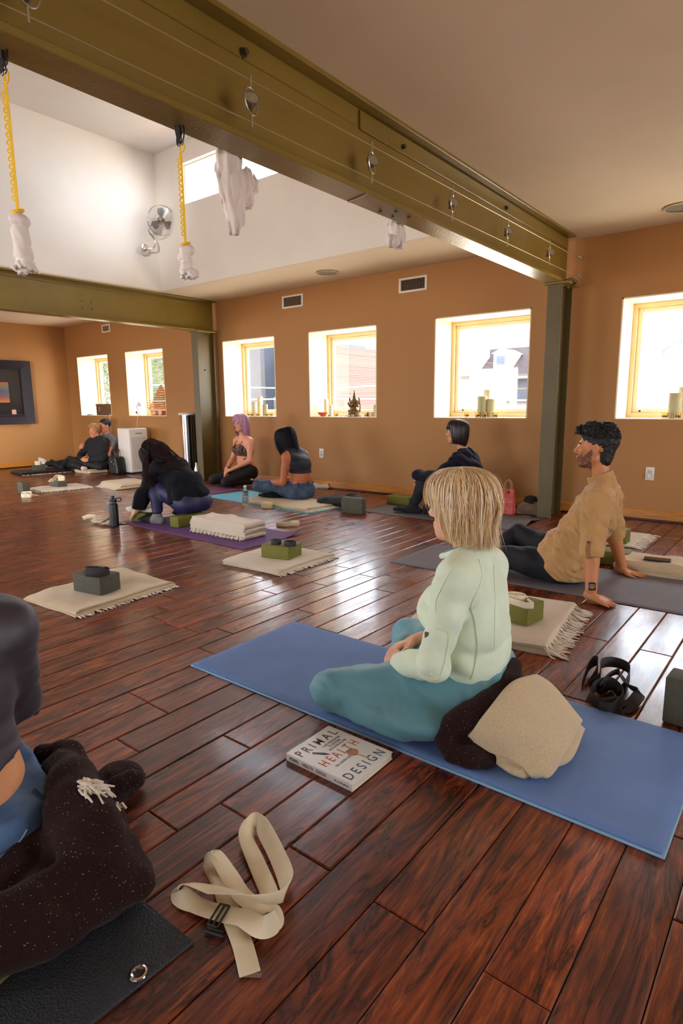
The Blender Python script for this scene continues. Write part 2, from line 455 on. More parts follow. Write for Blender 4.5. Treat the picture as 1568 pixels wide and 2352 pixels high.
def thin_glass():
    m, nt, b = new_mat('thin window pane'); o = [n for n in nt.nodes if n.type == 'OUTPUT_MATERIAL'][0]
    t = ND(nt, 'BsdfTransparent'); t.inputs[0].default_value = (.86, .88, .90, 1); g = ND(nt, 'BsdfGlossy'); g.inputs['Roughness'].default_value = .02
    mx = ND(nt, "MixShader"); mx.inputs[0].default_value = .07; nt.links.new(t.outputs[0], mx.inputs[1]); nt.links.new(g.outputs[0], mx.inputs[2]); nt.links.new(mx.outputs[0], o.inputs[0])
    nt.nodes.remove(b); return m
M_pane = thin_glass()
M_chrome = mat('polished chrome', (.75, .75, .76, 1), .12, .02, 3, metal=1)
M_nickel = mat('brushed nickel', (.62, .6, .57, 1), .3, .03, 3, metal=1)
M_black = mat('black plastic', (.012, .012, .013, 1), .4, .1, 5)
M_whitep = mat('white plastic', srgb(226, 222, 214), .4, .02, 5)
M_greenb = mat('green foam block', srgb(110, 108, 34), .7, .05, 10, 300, .15, .001)
M_grayb = mat('dark grey green foam block', srgb(78, 76, 62), .75, .07, 40, 300, .2, .001)
M_cream = wool('cream cotton blanket', srgb(214, 196, 164), srgb(188, 166, 130), srgb(120, 96, 70))
M_creamw = wool('off white cotton blanket', srgb(220, 206, 186), srgb(196, 180, 156), srgb(140, 120, 96))
M_brown = wool('dark brown wool blanket', srgb(52, 31, 30), srgb(30, 17, 17), srgb(190, 170, 160), sh=.05)
M_fringe = mat('white cotton fringe', srgb(226, 216, 200), .9, .05, 20)
M_strap = mat('cream webbing', srgb(230, 218, 188), .85, .04, 20, 500, .3, .001, ani=(1, 1, 1))
M_strapb = mat('black webbing', srgb(46, 44, 46), .8, .06, 20, 500, .3, .001)
# ------------------------------------------------------------------ the room
YW, ZC, XL = 5.88, 2.5, -11.2       # window wall, ceiling height, left wall
XR, YF = 3.4, -3.4                  # walls behind the camera
BX0, BX1 = -2.035, -1.885           # main beam
LX0, LX1 = -7.03, -6.885            # left beam
def S(o): return tag(o, kind='structure')

# floor planks
def floor():
    vs, fs = [], []; P = .1283; x0 = -.143
    joints = {}
    def k_of(x): return round((x-x0)/P)
    known = {-8: [.933], -6: [.93, 3.0], -4: [.922, 2.1], -12: [.939], -5: [2.724, 1.5], -3: [2.714, 1.7], -2: [.917, 1.85], -9: [1.6], -7: [2.0, .2]}
    rr = random.Random(5)
    kmin, kmax = math.floor((XL-x0)/P), math.ceil((XR-x0)/P)
    for k in range(kmin, kmax):
        a, b = x0+k*P, x0+(k+1)*P; ys = list(known.get(k, []))
        y = (max(ys) if ys else YF-.5*rr.random())
        if ys:
            lo = min(ys)
            while lo > YF: lo -= rr.uniform(.7, 1.4); ys.append(lo)
        while y < YW: y += rr.uniform(.6, 1.5); ys.append(y)
        ys = sorted(q for q in ys if YF < q < YW); ys = [YF]+ys+[YW]
        for y0, y1 in zip(ys, ys[1:]):
            g = .0012; bv = .004; dz = rr.uniform(-.0006, .0006)
            xa, xb = max(a, XL)+g, min(b, XR)-g; ya, yb = y0+g, y1-g
            i = len(vs)
            for q, z in ((0, -.012), (0, -.0022+dz), (bv, dz)):
                vs += [(xa+q, ya+q, z), (xb-q, ya+q, z), (xb-q, yb-q, z), (xa+q, yb-q, z)]
            for l in (0, 4):
                for c in range(4):
                    d = (c+1) % 4; fs.append((i+l+c, i+l+d, i+l+4+d, i+l+4+c))
            fs.append((i+8, i+9, i+10, i+11))
    me = mesh(vs, fs, 'floor'); o = link('floor', me, M_floor, smooth=False); S(o)
    mb = MB(); mb.box((XL-.3, YF-.3, -.2), (XR+.3, YW+.6, -.013)); S(mb.build('trim_1', mat('dark subfloor', srgb(30, 14, 10), .8), smooth=False))
floor()

def wall_holes(name, axis, pos, thick, a0, a1, z0, z1, holes, m, parent=None):
    """wall with rectangular openings; axis 'y' = wall plane y=pos spanning x; thickness goes + side"""
    As = sorted({a0, a1}|{h[0] for h in holes}|{h[1] for h in holes}); Zs = sorted({z0, z1}|{h[2] for h in holes}|{h[3] for h in holes})
    mb = MB()
    for i in range(len(As)-1):
        for j in range(len(Zs)-1):
            ca, cz = (As[i]+As[i+1])/2, (Zs[j]+Zs[j+1])/2
            if any(h[0] < ca < h[1] and h[2] < cz < h[3] for h in holes): continue
            p0, p1 = min(pos, pos+thick), max(pos, pos+thick)
            if axis == 'y': mb.box((As[i], p0, Zs[j]), (As[i+1], p1, Zs[j+1]))
            else: mb.box((p0, As[i], Zs[j]), (p1, As[i+1], Zs[j+1]))
    bmesh.ops.remove_doubles(mb.bm, verts=mb.bm.verts, dist=1e-5)
    # drop interior faces shared by neighbouring cells
    seen = {}
    for f in list(mb.bm.faces):
        key = tuple(round(c, 4) for c in f.calc_center_median()); seen.setdefault(key, []).append(f)
    kill = [f for l in seen.values() if len(l) > 1 for f in l]
    bmesh.ops.delete(mb.bm, geom=kill, context='FACES')
    o = mb.build(name, m, parent, smooth=False); S(o); return o

WIN = [(-10.83, -9.80), (-9.27, -8.22), (-6.815, -5.78), (-5.187, -4.14), (-3.378, -2.322), (-1.505, -.45)]
ZS, ZT = .898, 1.95
hol = [(a, b, ZS, ZT) for a, b in WIN]
wall_holes('wall_back', 'y', YW, .50, XL-.2, XR+.2, 0, ZC+.3, hol, M_wall)
LW = [(-.9, 1.9, .3, 2.15)]
wall_holes('wall_left', 'x', XL, -.3, YF-.2, YW+.3, 0, ZC+.3, LW, M_wall)
FW = [(-9.6, -6.6, .25, 2.1), (-4.5, -2.5, .3, 2.35), (-1.6, 1.0, .6, 1.3), (1.70, 2.15, .4, 2.2)]  # unseen windows, placed and sized for where their sun and daylight land
wall_holes('wall_front', 'y', YF, -.3, XL-.2, XR+.2, 0, ZC+.3, FW, M_wall)
RW = [(2.0, 4.2, .5, 2.1)]  # unseen window, set so its sun misses the wall in view
wall_holes('wall_right', 'x', XR, .3, YF-.2, YW+.3, 0, ZC+.3, RW, M_wall)

def window(n, a, b, pos, sgn, z0=ZS, z1=ZT, axis='y', depth=.24, half=True, reveal=M_reveal, fw=.05, fm=None):
    """reveal lining + frame + sash + pane; sgn = outward direction"""
    def T(u, d, z): return (u, pos+sgn*d, z) if axis == 'y' else (pos+sgn*d, u, z)
    def bx(mb, u0, u1, d0, d1, za, zb, bev=0):
        p, q = T(u0, d0, za), T(u1, d1, zb); mb.box([min(p[i], q[i]) for i in range(3)], [max(p[i], q[i]) for i in range(3)], bev)
    t = .012
    o = MB()
    bx(o, a, a+t, -.001, depth, z0, z1); bx(o, b-t, b, -.001, depth, z0, z1); bx(o, a, b, -.001, depth, z1-t, z1); bx(o, a, b, -.001, depth, z0-.002, z0+t*.5)
    root = o.build('window_%d' % n, reveal, smooth=False); S(root)
    fm = fm or M_frame; f = MB(); w = fw
    for (u0, u1, za, zb) in ((a+t, a+w, z0, z1-t), (b-w, b-t, z0, z1-t), (a+w, b-w, z1-w, z1-t), (a+w, b-w, z0+.004, z0+w)):
        bx(f, u0, u1, depth-.03, depth+.06, za, zb, .003)
    f.build('window_frame', fm, root)
    s = MB(); w2 = w+fw*.84
    for (u0, u1, za, zb) in ((a+w, a+w2, z0+w, z1-w), (b-w2, b-w, z0+w, z1-w), (a+w2, b-w2, z1-w2, z1-w), (a+w2, b-w2, z0+w, z0+w2)):
        bx(s, u0, u1, depth, depth+.045, za, zb, .004)
    s.build('sash', mat('pale vinyl sash', srgb(226, 214, 186), .4, .02, 4), root)
    g = MB(); bx(g, a+w2-.005, b-w2+.005, depth+.02, depth+.024, z0+w2-.005, z1-w2+.005); g.build('pane', M_pane, root, smooth=False)
    return root
for i, (a, b) in enumerate(WIN): window(i+1, a, b, YW, 1, depth=.385)
window(7, *FW[0][:2], YF, -1, *FW[0][2:]); window(8, *FW[1][:2], YF, -1, *FW[1][2:]); window(9, *FW[2][:2], YF, -1, *FW[2][2:])
window(10, *FW[3][:2], YF, -1, *FW[3][2:]); window(11, *RW[0][:2], XR, 1, *RW[0][2:], axis='x')

window(14, *LW[0][:2], XL, -1, *LW[0][2:], axis='x')
# ceiling with light well
WX0, WX1, WY0, WY1, WZ = -6.9, -1.98, -1.2, 4.974, 4.14
mb = MB()
mb.box((XL-.2, YF-.2, ZC), (WX0-.0, YW+.2, ZC+.02)); mb.box((WX1, YF-.2, ZC), (XR+.2, YW+.2, ZC+.02))
mb.box((WX0, WY1, ZC), (WX1, YW+.2, ZC+.02)); mb.box((WX0, YF-.2, ZC), (WX1, WY0, ZC+.02))
S(mb.build('ceiling', M_white, smooth=False))
CL = [(-6.40, -3.9, 3.45, 3.925)]
wall_holes('wall_well_back', 'y', WY1, .2, WX0-.1, WX1+.1, ZC+.02, WZ+.2, CL, M_well)
wall_holes('wall_well_left', 'x', WX0, -.1, WY0-.2, WY1, ZC+.02, WZ+.2, [], M_well)
CL2 = [(-1.1, .1, 3.3, 4.0)]  # unseen opening, placed so its sun patch lands on the well's left wall
wall_holes('wall_well_right', 'x', WX1, .1, WY0-.2, WY1, ZC+.02, WZ+.2, CL2, M_well)
wall_holes('wall_well_front', 'y', WY0, -.2, WX0-.1, WX1+.1, ZC+.02, WZ+.2, [], M_well)
mb = MB(); mb.box((WX0-.2, WY0-.3, WZ), (WX1+.2, WY1+.3, WZ+.2)); S(mb.build('ceiling_well', M_well, smooth=False))
window(12, *CL[0][:2], WY1, 1, *CL[0][2:], depth=.05, reveal=M_well, fw=.014, fm=M_well)
window(13, *CL2[0][:2], WX1, 1, *CL2[0][2:], axis='x', depth=.06, reveal=M_well)

# baseboards
def baseboard(name, segs):
    mb = MB()
    for lo, hi in segs: mb.box(lo, hi, .004, 1)
    S(mb.build(name, M_base))
baseboard('baseboard_back', [((XL+.015, YW-.018, 0), (XR, YW, .1))])
baseboard('baseboard_left', [((XL, YF, 0), (XL+.018, YW-.018, .1))])
baseboard('baseboard_right', [((XR-.018, YF, 0), (XR, YW-.018, .1))])
mb = MB()
for lo, hi in [((XL+.018, YW-.03, 0), (XR, YW-.018, .018)), ((XL+.018, YF, 0), (XL+.03, YW-.03, .018))]: mb.box(lo, hi, .004, 1)
S(mb.build('trim_2', mat('dark shoe moulding', srgb(60, 26, 14), .4), smooth=True))

# steel beams and columns
def ibeam(x0, x1, y0, y1, z0, z1, tf, tw, name, label):
    root = empty(name, ((x0+x1)/2, (y0+y1)/2, z0), label, 'steel beam', 'exposed olive green steel beams'); root['kind'] = 'structure'
    c = (x0+x1)/2
    m = MB(); m.box((x0, y0, z0), (x1, y1, z0+tf), .003, 1); m.build('bottom_flange', M_steel, root)
    m = MB(); m.box((c-tw/2, y0, z0+tf), (c+tw/2, y1, z1-tf)); m.build('web', M_steel, root)
    m = MB(); m.box((x0, y0, z1-tf), (x1, y1, z1), .003, 1); m.build('top_flange', M_steel, root)
    return root
B1 = ibeam(BX0, BX1, YF+.01, 5.72, 2.075, ZC+.008, .026, .012, 'steel_beam', 'long olive green steel beam crossing above the room with cable lights')
def quad_plate(o): pass
# cover plate stub, weld bumps and bolts on the web face
cx = (BX0+BX1)/2+.006
m = MB(); m.box((cx, 2.62, ZC-.11), (cx+.012, 5.7, ZC-.024), .003, 1); m.box((cx, YF+.05, ZC-.10), (cx+.006, 2.6, ZC-.024), .003, 1); m.build('angle_plate', M_steel, B1)
m = MB()
for yy, zz in ((1.85, 2.42), (3.0, 2.42), (4.35, 2.42)):
    m.cyl((cx, yy, zz), (cx+.03, yy, zz), .012, n=10); m.cyl((cx, yy, zz), (cx+.012, yy, zz), .02, n=6)
m.build('bolt', mat('dark olive bolt', srgb(60, 54, 26), .5), B1)
m = MB()
for yy, xx in ((2.86, -1.99), (2.92, -1.93), (2.98, -1.99), (3.05, -1.93)): m.cyl((xx, yy, 2.0743), (xx, yy, 2.07), .009, n=12)
m.build('bolt_hole', M_black, B1)
m = MB(); m.tube([(BX0+.004, 2.63, 2.073), (BX0+.07, 2.62, 2.071), (BX1-.003, 2.60, 2.073)], .004, 6); m.build('weld_seam', mat('bare weld', srgb(150, 140, 130), .4), B1)
B2 = ibeam(LX0, LX1, YF+.01, 5.84, 2.075, ZC-.004, .019, .012, 'steel_beam', 'shorter looking olive green steel beam under the left edge of the white light well')
c2 = (LX0+LX1)/2+.006
m = MB()
for yy, zz in ((3.90, 2.28), (4.02, 2.28), (3.90, 2.2), (4.02, 2.2), (5.1, 2.22)): m.cyl((c2, yy, zz), (c2+.012, yy, zz), .013, n=6)
m.build('bolt', M_steel, B2)
m = MB(); m.box((c2, YF+.05, ZC-.07), (c2+.01, 5.8, ZC-.05), .002, 1); m.build('weld_seam', M_steel, B2)
def column(cx, y0, y1, w, label, zt=2.06):
    root = empty('steel_column', (cx, (y0+y1)/2, 0), label, 'steel column', 'olive green steel columns'); root['kind'] = 'structure'
    t = .012
    m = MB(); m.box((cx-w/2, y0, 0), (cx+w/2, y0+t, zt), .002, 1); m.build('front_flange', M_steelc, root)
    m = MB(); m.box((cx-w/2, y1-t, 0), (cx+w/2, y1, zt), .002, 1); m.build('rear_flange', M_steelc, root)
    m = MB(); m.box((cx-t/2, y0+t, 0), (cx+t/2, y1-t, zt)); m.build('web', M_steelc, root)
    m = MB(); m.box((cx-w/2-.03, y0-.02, zt), (cx+w/2+.05, y1+.03, 2.0745), .002, 1); m.build('cap_plate', M_steel, root)
    m = MB()
    for sx in (-1, 1):
        for yy in (y0+.07, y1-.07): m.cyl((cx+sx*.045, yy, zt-.016), (cx+sx*.045, yy, zt), .014, n=6)
    m.build('bolt', M_steel, root)
    return root
C1 = column(-6.955, 5.50, 5.80, .13, 'olive steel column between the steel cylinder and the woman kneeling under the third window')
C2 = column(-1.955, 5.46, 5.72, .132, 'olive steel column beside the folded grey sweatshirt, behind the man in tan')
m = MB(); m.tube([(-1.88, 5.5, 2.085), (-1.84, 5.52, 2.10), (-1.80, 5.55, 2.07), (-1.86, 5.6, 2.065)], .012, 6); m.build('bracket', M_steelc, C2)
m = MB(); m.cyl((-6.948, 5.66, 1.55), (-6.94, 5.66, 1.55), .012, n=12); m.build('knockout', mat('dark knockout', srgb(50, 40, 24), .6), C1)

# wall fireplace on the left wall
def fireplace():
    root = empty('wall_fireplace', (XL, 4.2, .765), 'black framed recessed fireplace niche with a glowing picture on the far left wall', 'fireplace')
    fr = mat('near black purple frame paint', srgb(40, 34, 46), .35, .05, 5)
    m = MB(); y0, y1, z0, z1 = 2.6, 5.16, .767, 1.86; d = .09; a = .15
    X0 = XL; X1 = XL+d
    # bevelled picture frame: outer edge proud, inner edge at wall
    O = [(y0, z0), (y1, z0), (y1, z1), (y0, z1)]; I = [(y0+a, z0+a), (y1-a, z0+a), (y1-a, z1-a), (y0+a, z1-a)]
    vo = [m.bm.verts.new((X1, y, z)) for y, z in O]; vi = [m.bm.verts.new((X0+.03, y, z)) for y, z in I]; vb = [m.bm.verts.new((X0, y, z)) for y, z in O]; vj = [m.bm.verts.new((X0, y, z)) for y, z in I]
    for i in range(4):
        j = (i+1) % 4
        m.bm.faces.new((vo[i], vo[j], vi[j], vi[i])); m.bm.faces.new((vb[i], vb[j], vo[j], vo[i])); m.bm.faces.new((vi[i], vi[j], vj[j], vj[i]))
    m.build('frame', fr, root, smooth=False)
    m = MB(); m.box((X0+.001, y0+a, z0+a), (X0+.006, y1-a, z1-a)); m.build('niche_back', mat('black niche', (.006, .006, .008, 1), .3), root, smooth=False)
    pm, nt, b = new_mat('sunset picture'); co = coords(nt); sx = ND(nt, 'SeparateXYZ'); nt.links.new(co, sx.inputs[0])
    mr = ND(nt, 'MapRange'); mr.inputs[1].default_value = 1.14; mr.inputs[2].default_value = 1.49; nt.links.new(sx.outputs[2], mr.inputs[0])
    cc = ramp(nt, mr.outputs[0], [(0, srgb(190, 110, 60)), (.25, srgb(120, 70, 60)), (.55, srgb(50, 70, 100)), (.85, srgb(110, 90, 40)), (1, srgb(160, 70, 60))])
    nt.links.new(cc, b.inputs['Base Color']); nt.links.new(cc, b.inputs['Emission Color']); b.inputs['Emission Strength'].default_value = .08
    m = MB(); m.box((X0+.006, 4.25, 1.14), (X0+.03, 4.785, 1.49), .01); m.build('glowing_panel', pm, root)
    m = MB(); m.box((X0+.006, y0+a, z0+a), (X0+.05, y1-a, z0+a+.02)); m.build('shelf', fr, root, smooth=False)
    q = MB(); q.box((X0+.012, 4.80, .938), (X0+.06, 4.86, 1.02), .006)
    tag(q.build('candle_holder', mat('pink glass votive', srgb(200, 150, 130), .3)), 'small pink square candle holder inside the black wall niche', 'candle holder')
fireplace()

# ceiling speakers
def speaker(x, y, label):
    root = empty('ceiling_speaker', (x, y, ZC), label, 'ceiling speaker', 'round ceiling speakers')
    m = MB(); m.lathe([(.105, 0), (.125, -.004), (.128, -.008), (.118, -.013), (.105, -.010)], (x, y, ZC), 40); m.build('rim', mat('beige speaker rim', srgb(190, 175, 150), .5), root)
    m = MB(); m.lathe([(0, -.006), (.106, -.006), (.106, -.003), (0, -.003)], (x, y, ZC), 40); m.build('grille', mat('grey speaker grille', srgb(140, 134, 122), .7, .1, 60, 400, .6, .002), root)
speaker(-4.50, 5.44, 'round speaker grille set in the ceiling strip above the fourth window')
speaker(-1.02, 5.44, 'round speaker grille in the low ceiling at the right edge')

# air vents
def vent(x, z, w, h, label):
    root = empty('air_vent', (x, YW, z-h/2), label, 'air vent', 'white wall registers')
    m = MB(); t = .022
    for lo, hi in (((x-w/2, z-h/2), (x+w/2, z-h/2+t)), ((x-w/2, z+h/2-t), (x+w/2, z+h/2)), ((x-w/2, z-h/2+t), (x-w/2+t*1.3, z+h/2-t)), ((x+w/2-t*1.3, z-h/2+t), (x+w/2, z+h/2-t))):
        m.box((lo[0], YW-.008, lo[1]), (hi[0], YW, hi[1]), .002, 1)
    m.build('frame', M_whitep, root)
    m = MB(); m.box((x-w/2+t, YW-.002, z-h/2+t), (x+w/2-t, YW-.001, z+h/2-t)); m.build('duct_opening', mat('dark duct', (.02, .015, .01, 1), .8), root, smooth=False)
    n = 16; ww = w-2*t*1.3
    for i in range(n):
        q = x-ww/2+ww*(i+.5)/n
        m = MB(); m.box((-.0022, -.006, -(h/2-t)), (.0022, .004, h/2-t), mat=Matrix.Translation((q, YW-.004, z)) @ Matrix.Rotation(.5, 4, 'Z')); m.build('louver', mat('tan louver', srgb(150, 120, 90), .5), root, smooth=False)
vent(-5.44, 2.345, .36, .155, 'white wall register above and between the third and fourth windows')
vent(-3.66, 2.33, .36, .155, 'white wall register nearest the main beam, above the fifth window')
vent(-9.78, 2.37, .26, .13, 'small white wall register under the left beam above the far windows')

# outlets
def outlet(x, z, label, plug):
    root = empty('wall_outlet', (x, YW, z-.06), label, 'outlet', 'white wall outlets')
    m = MB(); m.box((x-.036, YW-.006, z-.058), (x+.036, YW, z+.058), .003); m.build('cover_plate', M_whitep, root)
    m = MB(); m.box((x-.018, YW-.011, z-.036), (x+.018, YW-.006, z+.036), .003); m.build('receptacle', mat('ivory receptacle', srgb(205, 195, 175), .4), root)
    m = MB()
    for dz in ((.016,) if plug else (.016, -.02)):
        m.box((x-.008, YW-.0125, z+dz), (x-.005, YW-.011, z+dz+.010)); m.box((x+.005, YW-.0125, z+dz), (x+.008, YW-.011, z+dz+.010)); m.cyl((x, YW-.0125, z+dz-.006), (x, YW-.011, z+dz-.006), .003, n=10)
    m.build('slot', M_black, root, smooth=False)
    if plug:
        m = MB(); m.box((x-.015, YW-.03, z-.04), (x+.015, YW-.011, z+.002), .006); m.build('plug', M_whitep, root)
outlet(-4.995, .442, 'small white outlet on the wall left of the fifth window, beside the woman in jeans', False)
outlet(-1.175, .42, 'white outlet with a plug, on the wall right of the man in tan', True)
# ------------------------------------------------------------------ props on the floor
def hz(base, px, py): return W(px, py, base.y).z
def block(pa, pb, pc, z, top, m, label, ref=1, group='foam yoga blocks'):
    A, B, C = G(*pa, z), G(*pb, z), G(*pc, z)
    base = (A, B, C)[ref]; h = hz(base, *top)-z
    u = (A-B); v = (C-B); lu, lv = u.length, v.length
    ang = math.atan2(u.y, u.x); ctr = B+(u+v)/2
    return rblock(ctr.x, ctr.y, z, lu, lv, h, ang, m, label, group)
def rblock(x, y, z, lx, ly, h, ang, m, label, group='foam yoga blocks', tilt=0):
    mb = MB(); mb.box((-lx/2, -ly/2, 0), (lx/2, ly/2, h), .007, 3)
    o = mb.build('yoga_block', m, ang=50); o.location = (x, y, z+.0005); o.rotation_euler = (0, tilt, ang)
    return tag(o, label, 'yoga block', group)

def prof_path(sx, layers, th, gap=.0):
    """serpentine mid line in x-z, layers stacked"""
    pts = []; z = th/2
    for l in range(layers):
        xs = np.linspace(-sx/2, sx/2, 14) if l % 2 == 0 else np.linspace(sx/2, -sx/2, 14)
        pts += [(x, z) for x in xs]
        if l < layers-1:
            s = 1 if l % 2 == 0 else -1; r = (th+gap)/2
            for k in range(1, 5):
                a = -math.pi/2+math.pi*k/5; pts.append((s*(sx/2)+s*math.cos(a)*r, z+r+math.sin(a)*r))
        z += th+gap
    return pts
def blanket(c, rz, sx, sy, layers, th, m, label, fringe=None, seed=1, amp=.006, hump=None, group=None, skew=.012, fl=.045, name='folded_blanket', z=0, cat='blanket', fm=None, flip=False):
    """layered folded blanket: folds run across local x, extruded along local y. fringe: list of sides 'y-','y+'"""
    pp = prof_path(sx, layers, th*.93, th*.07); n = len(pp); NY = 22
    P2 = [V((a, 0, b)) for a, b in pp]
    T = [(P2[min(i+1, n-1)]-P2[max(i-1, 0)]).normalized() for i in range(n)]
    Nn = [V((-t.z, 0, t.x)) for t in T]
    hx = th*.46
    top = [P2[i]+Nn[i]*hx for i in range(n)]; bot = [P2[i]-Nn[i]*hx for i in range(n)]
    e0 = P2[0]-T[0]*hx*.6; e1 = P2[-1]+T[-1]*hx*.6
    loop = top+[e1]+bot[::-1]+[e0]; L = len(loop)
    H = layers*th
    vs, fs = [], []
    for j in range(NY+1):
        y = -sy/2+sy*j/NY
        for i, p in enumerate(loop):
            lay = min(layers-1, max(0, int(p.z/th)))
            x = p.x; zz = p.z; yy = y*(1+0*lay)
            off = mn.noise(V((lay*3.1+seed, y*5, seed*1.7)))*skew
            yo = mn.noise(V((x*5, lay*2.3+seed, 4.4)))*skew*1.2*(abs(y)/(sy/2))
            f = min(1, p.z/H)
            w = mn.noise(V((x*9+seed, y*9, seed)))*amp*2*f + abs(mn.noise(V((x*4, y*4+seed, 2))))*amp*1.5*f
            if hump: 
                for hx_, hy_, hh, hr in hump: w += hh*math.exp(-((x-hx_)**2+(y-hy_)**2)/hr**2)*f*(.6+.8*abs(mn.noise(V((x*12, y*12, seed)))))
            q = 1-.25*max(0, abs(y)/(sy/2)-.93)/.07
            vs.append((x+off, yy+yo, max(.001, zz*q+w)))
    for j in range(NY):
        for i in range(L):
            k = (i+1) % L; a = j*L; b = (j+1)*L; fs.append((a+i, a+k, b+k, b+i))
    # end caps as strips between top and bottom
    for j, rev in ((0, False), (NY, True)):
        a = j*L
        for i in range(n-1):
            q = (a+i, a+i+1, a+L-2-i-1, a+L-2-i)
            fs.append(q[::-1] if not rev else q)
        q = (a+n-1, a+n, a+n+1); fs.append(q[::-1] if not rev else q)
        q = (a+0, a+L-2, a+L-1); fs.append(q[::-1] if not rev else q)
    o = link(name, mesh(vs, fs), m); fix_smooth(o.data, 55)
    o.location = (c[0], c[1], z+.0008); o.rotation_euler = (0, 0, rz)
    tag(o, label, cat, group)
    if fringe:
        rr = random.Random(seed); mb = MB()
        for side in fringe:
            s, lay = (side[0], side[1])
            for t in np.linspace(-.5, .5, side[2] if len(side) > 2 else 40):
                zz = lay*th+th*.5
                if s in ('y-', 'y+'):
                    d = V((rr.uniform(-.35, .35), -1 if s == 'y-' else 1, 0)).normalized(); p = V((t*sx*.98, (-sy/2 if s == 'y-' else sy/2)*.995, zz))
                else:
                    d = V((-1 if s == 'x-' else 1, rr.uniform(-.35, .35), 0)).normalized(); p = V(((-sx/2 if s == 'x-' else sx/2)*.995, t*sy*.98, zz))
                for k in range(2):
                    ln = fl*rr.uniform(.6, 1.2); d2 = (d+V((rr.uniform(-.3, .3), rr.uniform(-.3, .3), 0))).normalized(); w = V((-d2.y, d2.x, 0))
                    pts = [p+d2*ln*u+w*math.sin(u*5+rr.random()*6)*.004+V((0, 0, -(zz-.003)*min(1, u*1.6)**1.2+.004*math.sin(u*3.1)*rr.random())) for u in (0, .25, .5, .75, 1)]
                    mb.tube(pts, [.0028, .0034, .003, .0034, .0018], 5)
        f = mb.build('fringe', fm or M_fringe, ang=80); f['kind'] = 'stuff'
        f.parent = o
    return o
def rect(pl, pf, pr, z=0):
    """local frame from left, front and right floor pixels: returns centre, angle(L->F), len L-F, len F-R"""
    A, B, C = G(*pl, z), G(*pf, z), G(*pr, z); u = B-A; v = C-B
    return ((A+C)/2), math.atan2(u.y, u.x), u.length, v.length

def ymat(name, q, th, m, label, m2=None, curl=None, group='yoga mats'):
    """thin mat from 4 floor corners (world xy); m2 = underside layer"""
    q = [V((a, b, 0)) for a, b in q]; N, Mm = 40, 16
    def surf(u, v):
        p = (q[0]*(1-u)+q[1]*u)*(1-v)+(q[3]*(1-u)+q[2]*u)*v
        z = 0
        if curl:
            for cu, cv, hh, rr in curl: z += hh*max(0, 1-math.hypot((u-cu)*1.7, (v-cv)*.62)/rr)**2
        return V((p.x, p.y, z))
    def slab(z0, z1, inset, mm, nm, parent=None):
        vs, fs = [], []
        us = np.linspace(0, 1, N+1); vv = np.linspace(0, 1, Mm+1)
        ctr = (q[0]+q[1]+q[2]+q[3])/4
        for zl, iz in ((z0, 0), (z0, 1), (z1, 1), (z1, 0)):
            pass
        def grid(zz, ins):
            b = len(vs)
            for v in vv:
                for u in us:
                    p = surf(float(u), float(v)); d = ctr-p; d.z = 0
                    edge = (u in (0, 1)) or (v in (0, 1))
                    p = p+V((0, 0, zz))
                    if ins:
                        # inset border along the local sides
                        ex = (q[1]-q[0]).normalized(); ey = (q[3]-q[0]).normalized()
                        if u == 0: p += ex*ins
                        if u == 1: p -= ex*ins
                        if v == 0: p += ey*ins
                        if v == 1: p -= ey*ins
                    vs.append(p)
            return b
        a = grid(z0, inset); b_ = grid((z0+z1)/2, inset-.0015); c = grid(z1, inset+.001)
        W1 = N+1
        for j in range(Mm):
            for i in range(N):
                k = j*W1+i
                fs.append((a+k, a+k+W1, a+k+W1+1, a+k+1)); fs.append((c+k, c+k+1, c+k+W1+1, c+k+W1))
        ring = [i for i in range(N)]+[j*W1+N for j in range(Mm)]+[Mm*W1+i for i in range(N, 0, -1)]+[j*W1 for j in range(Mm, 0, -1)]
        for lo, hi in ((a, b_), (b_, c)):
            for i in range(len(ring)):
                r0, r1 = ring[i], ring[(i+1) % len(ring)]; fs.append((lo+r0, lo+r1, hi+r1, hi+r0))
        o = link(nm, mesh(vs, fs), mm, parent); fix_smooth(o.data, 50); return o
    if m2 is None: o = slab(.0005, th, 0, m, name)
    else:
        o = slab(th*.55, th, .008, m, name); slab(.0005, th*.55, 0, m2, 'underside', o)
    tag(o, label, 'yoga mat', group); return o
def mat_tex(name, c, scale=260, st=.5, rough=.7):
    m, nt, b = new_mat(name); co = coords(nt); b.inputs['Roughness'].default_value = rough; b.inputs['Specular IOR Level'].default_value = .3
    n = ND(nt, 'TexNoise'); n.inputs['Scale'].default_value = 6; nt.links.new(co, n.inputs[0])
    nt.links.new(ramp(nt, n.outputs[0], [(.3, tuple(x*.9 for x in c[:3])+(1,)), (.7, c)]), b.inputs['Base Color'])
    v = ND(nt, 'TexVoronoi'); v.inputs['Scale'].default_value = scale; nt.links.new(co, v.inputs['Vector'])
    bump(nt, b, v.outputs['Distance'], st, .002); return m
ymat('yoga_mat', [(-1.936, 1.43), (-.19, 1.43), (-.19, 2.055), (-1.936, 2.055)], .013, mat_tex('periwinkle blue mat', srgb(106, 136, 192)), 'periwinkle blue yoga mat under the woman in pale mint', mat('light blue mat underside', srgb(128, 170, 206), .6, .03, 5))
ymat('yoga_mat', [(-2.2, 3.285), (-.35, 3.30), (-.35, 3.96), (-2.21, 3.93)], .006, mat_tex('grey mat', srgb(112, 106, 112), 160), 'grey textured yoga mat under the man in the tan shirt')
ymat('yoga_mat', [(-3.50, 4.76), (-1.93, 4.75), (-1.95, 5.38), (-3.53, 5.42)], .006, mat_tex('dark grey mat', srgb(96, 92, 92), 160), 'charcoal grey yoga mat near the wall under the woman with the dark bob', curl=[(1, .6, .03, .25)])
